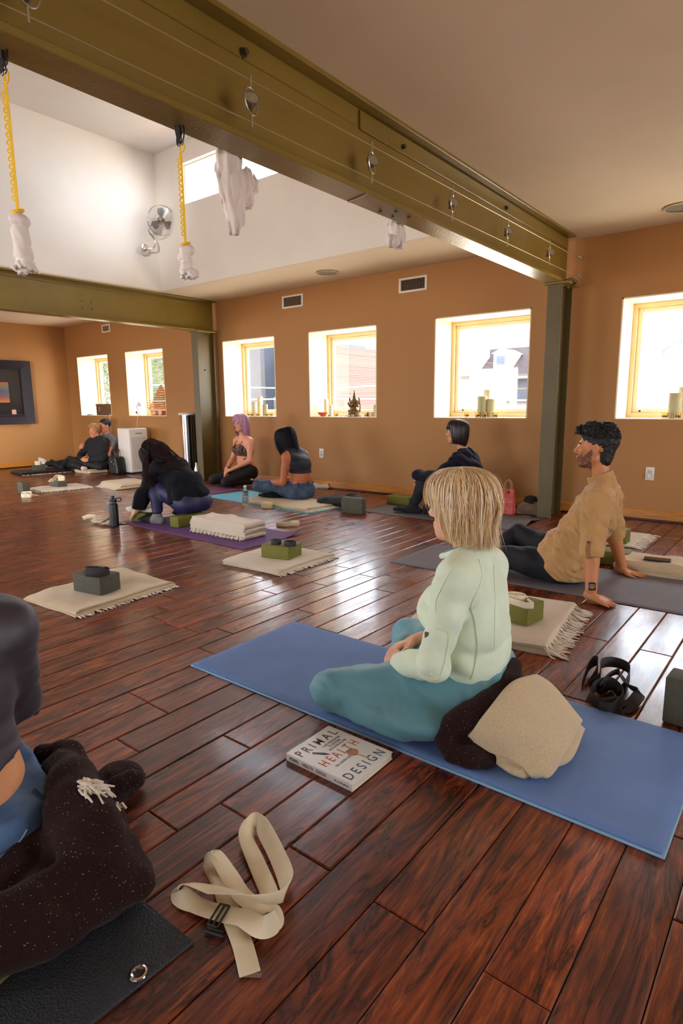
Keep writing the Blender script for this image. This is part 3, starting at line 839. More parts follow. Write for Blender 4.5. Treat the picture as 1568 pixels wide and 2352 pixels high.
ymat('yoga_mat', [(-5.63, 4.50), (-3.87, 4.33), (-3.80, 4.95), (-5.57, 5.12)], .007, mat_tex('sky blue mat', srgb(104, 180, 204), 200, .2), 'light sky blue yoga mat under the woman in jeans')
ymat('yoga_mat', [(-7.40, 4.50), (-5.70, 4.46), (-5.69, 5.16), (-7.40, 5.16)], .006, mat_tex('mauve mat', srgb(118, 78, 116), 200, .2), 'mauve purple yoga mat under the kneeling woman with pink hair')
ymat('yoga_mat', [(-4.99, 3.0), (-3.27, 2.94), (-3.29, 3.57), (-4.80, 3.60)], .007, mat_tex('purple mat', srgb(106, 70, 122), 200, .2), 'purple yoga mat under the squatting woman with long dark hair', curl=[(1, 1, .03, .2)])
DM = ymat('yoga_mat', [(-2.7, -.02), (-.90, .02), (-.875, .615), (-2.7, .60)], .008, mat_tex('black ribbed mat', srgb(54, 56, 62), 230, .8, .55), 'black ribbed yoga mat with a metal grommet in the lower left corner', curl=None)
g = G(317, 2232, .012)
m = MB(); m.lathe([(.0085, 0), (.0095, .003), (.013, .004), (.0165, .0025), (.0175, 0)], (g.x, g.y, .0085), 28); m.build('grommet', M_chrome, DM)
m = MB(); m.cyl((g.x, g.y, .0081), (g.x, g.y, .009), .0088, n=20); m.build('grommet_hole', mat('dark hole', (.03, .012, .008, 1), .5), DM)

# blankets, blocks, straps -------------------------------------------------------------
c, a, lx, ly = rect((67, 1384), (185, 1421), (390, 1345))
blanket(c, a, lx, ly, 3, .012, M_cream, 'cream blanket with white fringe under the grey block and black strap, left foreground', [('x+', 0, 46)] if False else [('y-', 0, 2)] and [('x+', 0, 46)], 3, .004, [(-.15, .22, .05, .09), (.02, .2, .035, .07)], group='folded cream blankets')
block((169, 1357), (232, 1369), (278, 1352.5), .038, (233, 1330), M_grayb, 'grey foam block with a folded black strap on top, on the cream blanket at left')
c, a, lx, ly = rect((514, 1296), (640, 1324), (765, 1280))
blanket(c, a, lx, ly, 3, .012, M_creamw, 'cream blanket under the green block in the middle of the floor', [('x+', 0, 46)], 5, .003, group='folded cream blankets')
block((602, 1280), (665, 1288), (691, 1274), .036, (665, 1258), M_greenb, 'green foam block carrying two rolled dark straps, in the middle of the floor')
F_, R2 = G(1250, 1506), G(1318, 1402); v = R2-F_; u = V((-v.y, v.x, 0)).normalized()
cc = F_+v/2+u*.31
blanket(cc, math.atan2(-u.y, -u.x), .62, v.length, 4, .013, M_creamw, 'layered cream blanket with long fringe behind the back of the woman in mint', [('x+', 0, 30), ('x+', 1, 30), ('x+', 2, 16)], 8, .002, fl=.085, group='folded cream blankets')
block((1167, 1428), (1210, 1441), (1247.3, 1423.4), .053, (1210, 1394.7), M_greenb, 'green foam block with a cream strap coil, behind the woman in mint')
# block with strap by the man, rolled blankets at the right edge
q = G(1437, 1250.8, .02); h = hz(q, 1437, 1219)-.02
rblock(q.x-.115, q.y+.06, .02, .23, .12, h, 0, M_greenb, 'green foam block on a fringed blanket just behind the man in tan')
b0, b1 = G(1476, 1230), G(1455, 1262); v = b0-b1
blanket(b1+v/2+V((-.33, 0.02, 0)), 0, .66, abs(v.y), 2, .01, M_creamw, 'off white fringed blanket on the floor behind the man in tan', [('x+', 0, 24), ('x+', 1, 24)], 9, .002, fl=.085, group='folded cream blankets')
q = G(1421, 1312); q2 = G(1568, 1332)
rr_ = blanket(((q.x-.02)+.36, q.y+.13, 0), .02, .72, .27, 4, .021, M_cream, 'thick folded oatmeal blanket with a phone on it at the right edge', None, 12, .006, group='folded cream blankets')
# phone
p = G(1509, 1286, .092)
mb = MB(); mb.box((-.075, -.038, 0), (.075, .038, .008), .004, 2); ph = mb.build('smartphone', M_black); ph.location = (p.x, p.y, .092); ph.rotation_euler = (0, 0, .15); tag(ph, 'dark smartphone lying on the oatmeal blanket at the right edge', 'phone')
mb = MB(); mb.box((-.071, -.034, .0078), (.071, .034, .0084)); mb.build('screen', mat('phone screen', (.03, .02, .02, 1), .08), ph, loc=(0, 0, 0))
q = G(1385, 1306); rblock(q.x, q.y+.18, .001, .23, .15, .09, .1, M_greenb, 'green foam block in shade behind the hips of the man in tan')
# navy woman's block, grey block by jacket
q = G(893, 1157); rblock(q.x+.14, q.y+.03, .007, .28, .15, .09, -.02, M_greenb, 'green foam block at the wall side of the charcoal mat')
block((784.6, 1178), (833, 1183), (839, 1179.5), 0, (833, 1146.5), M_grayb, 'grey foam block standing between the sky blue mat and the charcoal mat')
# squatting woman's blocks
block((308.8, 1198), (339, 1199.5), (358.4, 1190), .008, (308.8, 1178), M_greenb, 'green foam block under the white box by the squatting woman', ref=0)
block((397, 1211), (416.6, 1214), (467, 1198.5), .008, (416, 1190), M_greenb, 'green foam block the squatting woman sits on')
c, a, lx, ly = rect((440, 1221), (558.7, 1243), (607, 1229), .008)
bb = blanket((c.x, c.y, 0), a, lx, ly*.95, 6, .021, M_creamw, 'thick stack of folded cream blanket at the end of the purple mat', [('y-', 1, 14)], 15, .008, group='folded cream blankets', z=.008, fl=.03)
# far left group
block((40.6, 1132.3), (52.6, 1135), (70.8, 1133.6), 0, (50, 1109), M_grayb, 'grey foam block standing upright on bare floor at far left')
c, a, lx, ly = rect((72, 1125), (100, 1133), (207, 1120))
blanket(c, a, lx, ly, 2, .014, M_creamw, 'white fringed blanket under a grey block and cream strap, far left', [('x+', 1, 24), ('y-', 1, 16)], 21, .004, group='folded cream blankets', fl=.05)
block((111.4, 1117), (132.6, 1119.5), (156.5, 1117.6), .026, (132.6, 1104.5), M_grayb, 'grey foam block with a cream strap on the white fringed blanket, far left')
c, a, lx, ly = rect((255, 1116), (300, 1124), (332, 1117))
blanket(c, a, lx, .5, 4, .017, M_cream, 'cream folded blanket with thick fringe in front of the air purifier', [('y-', 0, 40), ('y-', 1, 40)], 23, .004, group='folded cream blankets', fl=.07)
c, a, lx, ly = rect((32, 1088), (57, 1094), (155, 1083))
blanket(c, a, lx, ly, 3, .014, M_brown, 'dark brown blanket with white fringe under the reclining couple\'s feet', [('x+', 0, 36)], 25, .003, fl=.07)
q = G(87, 1081, .043); rblock(q.x-.02, q.y+.03, .043, .20, .11, .09, 1.12, M_grayb, 'dark grey foam block beside the white socked foot in the far corner')
block((142, 1081.6), (169.3, 1083), (178, 1080.6), .0, (169, 1069), M_greenb, 'green foam block under the legs of the reclining couple')
c, a, lx, ly = rect((172, 1085), (205, 1089), (246, 1084))
blanket(c, a, lx, ly*.9, 3, .018, M_cream, 'crumpled tan blanket beneath the couple by the black handbag', None, 27, .012, [(0, 0, .03, .2)], group='folded cream blankets')
# jeans woman's blanket
blanket((-4.42, 4.68, 0), -.10, 1.02, .52, 3, .011, M_cream, 'cream blanket on the sky blue mat under the woman in jeans', [('x+', 0, 40), ('x+', 1, 20)], 31, .004, group='folded cream blankets', z=.007, fl=.07)
rblock(-4.86, 4.80, .008, .23, .15, .10, -.1, M_greenb, 'green foam block under the knee of the woman in jeans')
# fringe scrap by the wall
p = G(727, 1121); blanket((p.x, p.y+.06, 0), .3, .3, .14, 3, .016, M_creamw, 'small crumpled cream cloth with fringe at the wall behind the woman in jeans', [('y-', 0, 14)], 33, .012, group='folded cream blankets', fl=.07)

def strap(name, m, pts, label, w=.038, th=.0022, tilt=None, group='yoga straps', n=8, parts=None, zlo=.0012):
    """pts world points, tilt 0 flat .. 1 on edge"""
    P = bez(pts, n); N = len(P); tl = tilt or [0]*len(pts); wd = []
    for i, p in enumerate(P):
        s = i/n; k = min(int(s), len(tl)-2) if len(tl) > 1 else 0; f = s-k; t = tl[k]*(1-f)+tl[min(k+1, len(tl)-1)]*f
        tg = (P[min(i+1, N-1)]-P[max(i-1, 0)]); tg.z = 0; tg.normalize(); pr = V((tg.y, -tg.x, 0))
        sg = -1 if t < 0 else 1; t = abs(t)
        wd.append(pr*math.cos(t*math.pi/2)+V((0, 0, 1))*math.sin(t*math.pi/2)*sg)
    mb = MB(); mb.belt(P, wd, w, th); o = mb.build(name, m, ang=60); zm = min(v.co.z for v in o.data.vertices)
    o.data.transform(Matrix.Translation((0, 0, max(0, zlo-zm))) if zm < zlo or zlo > .02 else Matrix.Identity(4)) if zlo <= .02 else o.data.transform(Matrix.Translation((0, 0, zlo-zm)))
    tag(o, label, 'strap', group); return o
def coil(x, y, z, r0, r1, turns, m, label, w=.038, tail=None, group='yoga straps', ph=0, sq=1.0, name='yoga_strap'):
    pts = []
    n = int(turns*16)
    for i in range(n+1):
        a = ph+2*math.pi*i/16; r = r0+(r1-r0)*i/n; pts.append(V((x+math.cos(a)*r, y+math.sin(a)*r*sq, z+w/2)))
    if tail: pts += [V((x+tx, y+ty, z+tz)) for tx, ty, tz in tail]
    mb = MB(); mb.belt(pts, V((0, 0, 1)), w, .0024); o = mb.build(name, m, ang=60); return tag(o, label, 'strap', group)

def Zp(zx, zy, z): return G(380+zx*.37, 1640+zy*.37, z)
sp = [(525, 1625, .002, 0), (478, 1440, .003, 0), (420, 1290, .004, 0), (375, 1150, .005, .1), (320, 1010, .008, .35), (262, 905, .022, .75), (300, 868, .026, .25), (395, 1010, .018, .05), (470, 1130, .013, 0), (560, 1200, .010, 0),
      (660, 1230, .012, .1), (690, 1290, .022, .8), (600, 1335, .026, .35), (480, 1275, .017, .05), (350, 1250, .012, 0), (190, 1195, .006, 0), (75, 1120, .014, .6), (130, 1065, .026, .45), (290, 1100, .022, .2), (440, 1125, .032, .4),
      (610, 1160, .034, .75), (735, 1130, .036, .9), (748, 1030, .026, .4), (700, 900, .012, .1), (630, 760, .014, .25), (575, 672, .024, .9), (530, 690, .022, .8), (500, 770, .010, .25), (550, 900, .005, .05), (620, 1060, .003, 0), (650, 1140, .003, 0)]
o = strap('yoga_strap', M_strap, [Zp(a, b, c) for a, b, c, d in sp], 'loose looped cream strap with a black buckle on the floor in the foreground', .040, .0024, [d for *_, d in sp])
pb = Zp(330, 1255, .02); d0 = (Zp(290, 1330, .02)-Zp(375, 1190, .02)).normalized(); cw = V((-d0.y, d0.x, 0))
mb = MB()
for s in (-1, 0, 1): mb.tube([pb+cw*s*.011-d0*.027+V((0, 0, .002)), pb+cw*s*.011+d0*.027+V((0, 0, .002))], .0022, 6)
for s in (-1, 1): mb.tube([pb-cw*.011+d0*s*.027+V((0, 0, .002)), pb+cw*.011+d0*s*.027+V((0, 0, .002))], .0022, 6)
pb2 = Zp(320, 1330, .006); mb.tube([pb2-cw*.02+d0*.005, pb2+cw*.02+d0*.005, pb2+cw*.022+d0*.014, pb2-cw*.02+d0*.014], .003, 6)
mb.build('buckle', M_black, o, smooth=True)
e = Zp(530, 1608, .0035); e2 = Zp(525, 1632, .0035)
mb = MB(); mb.belt([e, e2], (G(590, 2230)-G(555, 2242)), .041, .003); mb.build('end_tip', mat('grey stitched tip', srgb(120, 108, 98), .7), o)

# black strap heap on the right
def Sp(zx, zy, z): return G(1100+zx*.3188, 950+zy*.3188, z)
hp = [(740, 1960, .02, 1), (790, 1830, .03, 1), (850, 1790, .045, 1), (845, 1880, .03, .9), (800, 1960, .018, .9), (870, 1900, .04, 1), (880, 1810, .055, 1), (980, 1800, .05, 1), (1080, 1850, .045, 1), (1060, 1960, .03, .9), (1010, 2010, .02, .8), (960, 1960, .02, 1), (870, 1990, .02, 1), (930, 1900, .05, .8), (1010, 1870, .055, .6), (1060, 1960, .04, .5), (1150, 2010, .03, .6), (1140, 2050, .02, .3), (1060, 2130, .01, .2), (1000, 2090, .02, .7), (870, 2100, .02, 1), (800, 2040, .02, 1), (850, 1960, .035, 1), (960, 1950, .035, 1), (1040, 2040, .02, .9), (960, 2130, .02, 1), (860, 2120, .02, 1)]
strap('yoga_strap', M_strapb, [Sp(a, b, c) for a, b, c, d in hp], 'heap of black webbing strap on the floor right of the beige blanket', .042, .0024, [d for *_, d in hp])
# strap on R block (flattened loop)
p = G(219, 1322, .138); zt = .138
o = strap('yoga_strap', M_strapb, [p+V(d) for d in ((-.055, -.03, .010), (-.02, -.045, .012), (.04, -.02, .018), (.07, .035, .02), (.035, .055, .02), (-.04, .02, .02), (-.07, -.01, .02), (-.03, -.03, .026), (.04, .0, .026), (.05, .03, .026), (-.02, .03, .02), (-.06, .0, .02))], 'black strap folded flat on top of the grey block at left', .036, .003, [.5, .8, .9, 1, 1, 1, 1, .9, .9, 1, 1, 1], zlo=.1376)
# two rolled straps on Q block
p = G(632, 1248, .135); q = G(657, 1250, .135)
coil(p.x-.01, p.y+.02, .1262, .012, .038, 4, mat('charcoal webbing', srgb(52, 48, 56), .8), 'rolled charcoal strap on the green block, left one of the two', .03)
coil(q.x+.02, q.y+.02, .1262, .03, .046, 3, MATS['charcoal webbing'], 'looser charcoal strap coil on the green block, right one of the two', .03, sq=.85)
# cream strap on H block
p = G(1190, 1384, .145); coil(p.x-.01, p.y+.0, .1545, .012, .050, 5, M_strap, 'cream strap coil resting on the green block behind the woman in mint', .03, tail=[(.06, -.02, .012), (.10, -.05, .008), (.075, -.075, .01), (.0, -.06, .012), (-.05, -.04, .014)], sq=.8)
# cream straps elsewhere
p = G(655, 1210); coil(p.x+.03, p.y+.09, 0, .03, .042, 2.2, M_strap, 'cream strap coil on the floor beyond the stacked blanket', .04, tail=[(-.02, -.08, .02), (-.10, -.12, .02), (-.14, -.09, .018), (-.16, -.04, .016)])
pts = [(190, 1191, .02, .9), (205, 1186, .04, .9), (222, 1188, .04, .6), (215, 1199, .01, .2), (235, 1200, .02, .6), (250, 1190, .03, .8), (262, 1196, .02, .4), (240, 1203, .02, .2), (255, 1205, .01, .2), (280, 1199, .01, .2), (284, 1203, .005, 0)]
strap('yoga_strap', M_strap, [G(a, b, c) for a, b, c, d in pts], 'tangled cream strap beside the black water bottle', .040, .0024, [d for *_, d in pts])
pts = [(50, 1134, .02, 1), (70, 1133, .02, 1), (72, 1138, .02, 1), (52, 1140, .02, 1), (50, 1137, .02, 1), (68, 1140, .02, .8), (80, 1139, .015, .5), (91, 1140, .004, 0)]
strap('yoga_strap', M_strap, [G(a, b, c) for a, b, c, d in pts], 'cream strap at the foot of the upright grey block, far left', .045, .0024, [d for *_, d in pts])
p = G(134, 1103, .13); pts = [(-.10, .02, .015, .6), (-.03, -.06, .02, .3), (.03, -.12, .002, .2), (.02, -.06, .05, .8), (-.06, .02, .05, 1), (.04, .06, .035, 1), (.09, .03, .03, 1), (.05, -.03, .03, 1)]
zb = .155
strap('yoga_strap', M_strap, [V((p.x+a, p.y+b, zb+c)) for a, b, c, d in pts], 'cream strap looped on the grey block of the white fringed blanket', .05, .0024, [d for *_, d in pts], zlo=.114)
p = G(87, 1081, .043); coil(p.x-.02, p.y+.03, .1342, .02, .06, 2, M_strap, 'cream strap roll on the dark block in the far corner', .06)
p = G(1422, 1216, .13); coil(p.x-.02, p.y+.05, .1242, .015, .04, 2, M_strap, 'cream strap roll peeking over the green block behind the man in tan', .035)
# right edge grey block
q = G(1521, 1662); h = hz(q, 1524, 1556)
rblock(q.x+.075, q.y+.055, 0, .155, .1, h, -.05, M_grayb, 'grey foam block standing on its end at the right edge of the photo')
# lower left green block
q0 = G(93, 2196, .01); rblock(q0.x-.115, q0.y-.07, .009, .23, .15, .10, .22, M_greenb, 'green foam block on the black mat in the lower left corner')

# ------------------------------------------------------------------ book
def text(name, s, size, m, mtx, parent, ext=.0003, bold=0, sx=1.0, align='LEFT'):
    cu = bpy.data.curves.new(name, 'FONT'); cu.body = s; cu.size = size; cu.extrude = ext; cu.offset = bold; cu.align_x = align; cu.resolution_u = 3
    t = bpy.data.objects.new(name, cu); col.objects.link(t); bpy.context.view_layer.update()
    me = bpy.data.meshes.new_from_object(t.evaluated_get(bpy.context.evaluated_depsgraph_get())); bpy.data.objects.remove(t)
    me.transform(mtx @ Matrix.Diagonal((sx, 1, 1, 1))); me.materials.clear()
    return link(name, me, m, parent, False)
def book():
    x0, x1, y0, y1, h = -1.165, -.915, 1.186, 1.385, .023
    root = empty('paperback_book', ((x0+x1)/2, (y0+y1)/2, 0), 'white paperback book with orange and grey title lying on the floor beside the blue mat', 'book')
    cov = mat('glossy white cover', srgb(228, 228, 226), .25, .02, 4); pg = mat('paper pages', srgb(222, 212, 192), .8, .04, 200)
    m = MB(); m.box((x0+.002, y0+.002, .0018), (x1-.002, y1-.004, h-.001)); m.build('pages', pg, root, smooth=False)
    m = MB(); m.box((x0, y0, h-.0012), (x1, y1, h+.0006), .0006, 1); m.box((x0, y0, .0004), (x1, y1, .0018), .0005, 1); m.box((x0, y0-.0012, .0004), (x1, y0+.0008, h+.0006), .001, 2); cv = m.build('cover', cov, root)
    gy = mat('grey brown lettering', srgb(96, 76, 66), .5); og = mat('orange lettering', srgb(208, 92, 40), .5); bl = mat('slate lettering', srgb(74, 92, 108), .5); dk = mat('dark red lettering', srgb(110, 44, 34), .5)
    def M_(x, y, rz=90): return Matrix.Translation((x, y, h+.0007)) @ Matrix.Rotation(R_(rz), 4, 'Z')
    def line(s, x, y0_, y1_, hgt, mm):
        o = text('title_lettering', s, 1.0, mm, Matrix.Identity(4), cv, ext=.006, bold=.012)
        xs = [v.co.x for v in o.data.vertices]; ys = [v.co.y for v in o.data.vertices]
        o.data.transform(M_(x, y0_) @ Matrix.Diagonal(((y1_-y0_)/(max(xs)-min(xs)), hgt/(max(ys)-min(ys)), .03, 1)) @ Matrix.Translation((-min(xs), -min(ys), 0)))
        for v in o.data.vertices: v.co.z = max(v.co.z, h+.0008)
        o.data.update()
    line('P R I M A L', x0+.054, y0+.012, y1-.016, .034, gy)
    line('H E A L T H', x0+.142, y0+.018, y1-.022, .034, og)
    line('D E S I G N', x1-.014, y0+.012, y1-.016, .034, bl)
    for i, s in enumerate(('7 KEY PARADIGMS', 'TO REVERSE', 'BIOLOGICAL AGE')):
        text('subtitle_lettering', s, .0125, gy, M_(x0+.072+i*.013, (y0+y1)/2+.03), cv, sx=.8, align='CENTER')
    text('author_lettering', 'DR. KAVIN MISTRY', .0125, gy, M_(x0+.166, (y0+y1)/2-.02), cv, sx=.8, align='CENTER')
    # gold spoon like ornament and grey feather shape
    m = MB(); m.cyl((x0+.155, y1-.075, h+.0007), (x0+.155, y1-.075, h+.0016), .018, n=28); m.build('copper_disc_print', mat('copper print', srgb(178, 110, 50), .3, .3, 40), cv)
    m = MB(); m.poly([(x0+.172, y1-.077, h+.0009), (x0+.21, y1-.073, h+.0009), (x0+.21, y1-.067, h+.0009), (x0+.172, y1-.072, h+.0009)]); m.build('handle_print', mat('gold print', srgb(206, 150, 70), .3), cv, smooth=False)
    m = MB(); m.poly([(x0+.060, y0+.05, h+.0009), (x0+.066, y0+.043, h+.0009), (x0+.10, y0+.062, h+.0009), (x0+.112, y0+.076, h+.0009), (x0+.09, y0+.07, h+.0009)]); m.build('feather_print', mat('grey print', srgb(90, 88, 84), .5, .3, 60), cv, smooth=False)
    # spine text reading along +x
    def Sm(x, z): return Matrix.Translation((x, y0-.0014, z)) @ Matrix.Rotation(R_(90), 4, 'X')
    text('spine_lettering', 'PRIMAL', .0145, gy, Sm(x0+.014, .0075), cv, bold=.0002, sx=.8)
    text('spine_lettering', 'HEALTH', .0145, dk, Sm(x0+.065, .0075), cv, bold=.0002, sx=.8)
    text('spine_lettering', 'DESIGN', .0145, gy, Sm(x0+.116, .0075), cv, bold=.0002, sx=.8)
    text('spine_lettering', 'DR. KAVIN MISTRY', .008, gy, Sm(x1-.065, .009), cv, bold=.0001, sx=.8)
    m = MB(); m.box((x0-.016, y0+.03, .012), (x0+.02, y0+.075, .0128)); m.build('page_marker', mat('pale blue tab', srgb(150, 172, 206), .5), root, smooth=False)
book()

# ------------------------------------------------------------------ bottles and small things
def thermos():
    p = G(263, 1208); k = hz(p, 262, 1139)
    root = empty('water_bottle', (p.x, p.y, 0), 'tall black insulated bottle with a carry loop lid, standing beside the tangled cream strap', 'bottle')
    r = .041; b = mat('matte black metal', (.006, .007, .010, 1), .42, .05, 5)
    m = MB(); m.lathe([(0, 0), (r-.003, 0), (r, .004), (r, k*.70), (r*.93, k*.745), (r*.72, k*.775), (r*.66, k*.785), (0, k*.785)], (p.x, p.y, 0), 40); m.build('body', b, root)
    m = MB(); m.lathe([(r*.8, k*.78), (r*.82, k*.79), (r*.82, k*.885), (r*.78, k*.90), (r*.42, k*.905), (r*.40, k*.99), (r*.36, k), (0, k)], (p.x, p.y, 0), 32); m.build('lid', M_black, root)
    m = MB(); m.lathe([(r*.84, k*.775), (r*.84, k*.785)], (p.x, p.y, 0), 32); m.build('steel_ring', M_nickel, root)
    m = MB(); m.tube(bez([(p.x+r*.6, p.y+r*.4, k*.90), (p.x+r*1.3, p.y+r*.9, k*.93), (p.x+r*1.6, p.y+r*1.1, k*.87), (p.x+r*1.2, p.y+r*.9, k*.81), (p.x+r*.7, p.y+r*.5, k*.83)], 6), .005, 8); m.build('carry_loop', M_black, root)
    m = MB(); m.box((p.x+.018, p.y-.0405, k*.28), (p.x+.022, p.y-.036, k*.45)); m.build('printed_mark', mat('red print', srgb(120, 50, 50), .5), root)
thermos()
def pet():
    p = G(564, 1161); k = hz(p, 564, 1115)
    root = empty('plastic_water_bottle', (p.x, p.y, 0), 'clear plastic water bottle half full, beside the sky blue mat', 'bottle')
    r = .033; gl = glass_mat('clear plastic', (.93, .96, .97, 1), .02, 1.25)
    pr = [(0, .002), (r*.8, 0), (r, .01)]
    for i in range(7): pr += [(r, .02+i*.012), (r*.93, .026+i*.012)]
    pr += [(r, .11), (r, .125), (r*.95, k*.68), (r*.6, k*.83), (r*.42, k*.87), (r*.42, k*.9), (0, k*.9)]
    m = MB(); m.lathe(pr, (p.x, p.y, 0), 32); m.build('body', gl, root)
    m = MB(); m.lathe([(r*1.01, .105), (r*1.02, .108), (r*1.02, .145), (r*1.01, .148)], (p.x, p.y, 0), 32); m.build('wrap_label', mat('pale label', srgb(150, 160, 150), .4, .3, 90), root)
    m = MB(); m.lathe([(r*.46, k*.89), (r*.48, k*.9), (r*.48, k*.985), (r*.42, k), (0, k)], (p.x, p.y, 0), 24); m.build('cap', M_whitep, root)
pet()
def steel_bottle():
    p = G(453.5, 1111); k = hz(p, 453, 1063)
    root = empty('steel_bottle', (p.x, p.y, 0), 'slim brushed steel water bottle standing by the foot of the left column', 'bottle')
    r = .036; m = MB(); m.lathe([(0, 0), (r, 0), (r, k*.62), (r*.9, k*.72), (r*.5, k*.86), (r*.45, k*.9), (0, k*.9)], (p.x, p.y, 0), 32); m.build('body', M_nickel, root)
    m = MB(); m.lathe([(r*.5, k*.89), (r*.52, k), (0, k)], (p.x, p.y, 0), 24); m.build('cap', M_nickel, root)
steel_bottle()
# air purifier
def purifier():
    A, B = G(275, 1087), G(328, 1087)
    x0, x1 = -8.83, -8.50; y0, y1 = 5.36, 5.70; A = G(275, 1086, 0); 
    h = W(270, 983, 5.45).z
    o_ = MB(); root = empty('air_purifier', ((x0+x1)/2, (y0+y1)/2, 0), 'tall white box shaped air purifier against the wall under the second window', 'air purifier')
    sh = mat('satin white plastic', srgb(214, 208, 200), .45, .02, 4)
    m = MB(); m.box((x0, y0, .02), (x1, y1, h), .025, 4); m.build('body', sh, root)
    m = MB(); m.box((x0+.02, y0+.02, 0), (x1-.02, y1-.02, .02)); m.build('foot', M_black, root, smooth=False)
    m = MB(); m.box((x0+.03, y0+.03, h-.001), (x1-.03, y1-.03, h+.004), .002); m.build('top_grille', mat('grey top', srgb(120, 120, 120), .6), root)
    m = MB()
    hole = mat('intake hole', (.06, .05, .045, 1), .8)
    for i in range(16):
        for j in range(34):
            y = y0+.05+i*.0165; z = .07+j*.0172+(i % 2)*.0086
            if z > h-.14: continue
            m.box((x1-.0005, y, z), (x1+.0008, y+.0075, z+.0075))
    m.build('intake_grille', hole, root, smooth=False)
    m = MB(); m.box((x1-.001, y0+.12, h-.09), (x1+.001, y0+.24, h-.07), .003); m.build('handle_slot', mat('pale grey slot', srgb(150, 146, 140), .5), root)
    m = MB(); m.box((x0+.13, y0-.001, .16), (x0+.15, y0+.001, .175)); m.build('status_light', mat('grey mark', srgb(140, 140, 140), .5), root)
purifier()
# tall polished steel cylinder
def cylinder():
    p = G(438, 1100); y = 5.62; t = W(412, 950, y); b = W(446, 950, y); x = (t.x+b.x)/2-.02; r = .125
    h = W(430, 953, y-.1).z; x = -7.31
    root = empty('steel_cylinder', (x, y, 0), 'tall polished steel cylinder with a white lid, standing left of the far column', 'cylinder bin')
    st = mat('polished steel sheet', (.68, .66, .64, 1), .16, .05, 2, metal=1, ani=(1, 1, .05))
    m = MB(); m.lathe([(0, .002), (r, .002), (r, h), (0, h)], (x, y, 0), 48); m.build('body', st, root)
    m = MB(); m.lathe([(r*1.003, 0), (r*1.012, .002), (r*1.012, .03), (r*1.003, .032)], (x, y, 0), 48); m.build('base_ring', M_black, root)
    m = MB(); m.box((x+.085, y-.125, .02), (x+.13, y-.075, h-.002), .004); m.build('black_seam', M_black, root)
    m = MB(); m.lathe([(0, h), (r*.98, h), (r*1.0, h+.012), (r*.9, h+.028), (0, h+.03)], (x-.05, y, 0), 36); m.build('lid', M_whitep, root)
cylinder()
# handbag
def handbag():
    p = G(260, 1090); x, y = p.x, p.y+.07
    root = empty('handbag', (x, y, 0), 'black leather handbag with two handles on the floor beside the air purifier', 'handbag')
    F = Field((x-.2, y-.13, -.01), (x+.2, y+.13, .36), .008)
    F.rbox((x, y, .14), (.125, .075, .14), r=.03); F.cut((x-.12, y, .15), (-1, 0, .25), .02); F.cut((x+.12, y, .15), (1, 0, .3), .02); F.disp(folds(5, 22, .006))
    lea = mat('black leather', (.010, .010, .014, 1), .38, .1, 8, 120, .3, .002)
    F.build('body', lea, root)
    for s in (-1, 1):
        m = MB(); m.tube(bez([(x-.06, y+s*.04, .25), (x-.055, y+s*.045, .34), (x, y+s*.045, .40), (x+.05, y+s*.045, .34), (x+.055, y+s*.04, .25)], 6), .007, 8); m.build('handle', lea, root)
    m = MB(); m.sphere((x-.02, y-.07, .2), .012, 10); m.build('metal_stud', M_nickel, root); m = MB(); m.sphere((x+.05, y-.075, .17), .008, 10); m.build('metal_stud', M_nickel, root)
handbag()
# white box on the green block + white charger box
A, B = G(303, 1172, .115), G(336, 1177, .115)
mb = MB(); mb.box((-.14, -.095, 0), (.14, .095, .026), .004); mb.box((-.128, -.085, -.012), (.128, .085, .002)); o = mb.build('white_tray', mat('white card', srgb(224, 220, 212), .6)); bk_ = bpy.data.objects['yoga_block.007']; o.location = (bk_.location.x-.03, bk_.location.y+.02, .104); o.rotation_euler = (0, 0, bk_.rotation_euler.z); tag(o, 'shallow white box lid resting on the green block in front of the squatting woman', 'box')
q = G(609, 1167); mb = MB(); mb.box((-.055, -.035, 0), (.055, .035, .055), .003); o = mb.build('small_box', mat('cream card box', srgb(222, 200, 150), .6)); o.location = (q.x, q.y+.03, 0); o.rotation_euler = (0, 0, .35); tag(o, 'small cream card box on the floor in front of the woman in jeans', 'box')
mb = MB(); mb.box((-.057, -.037, .03), (.057, .037, .056), .003); mb.build('box_lid', mat('cream card lid', srgb(228, 208, 160), .6), o, loc=(0, 0, 0))
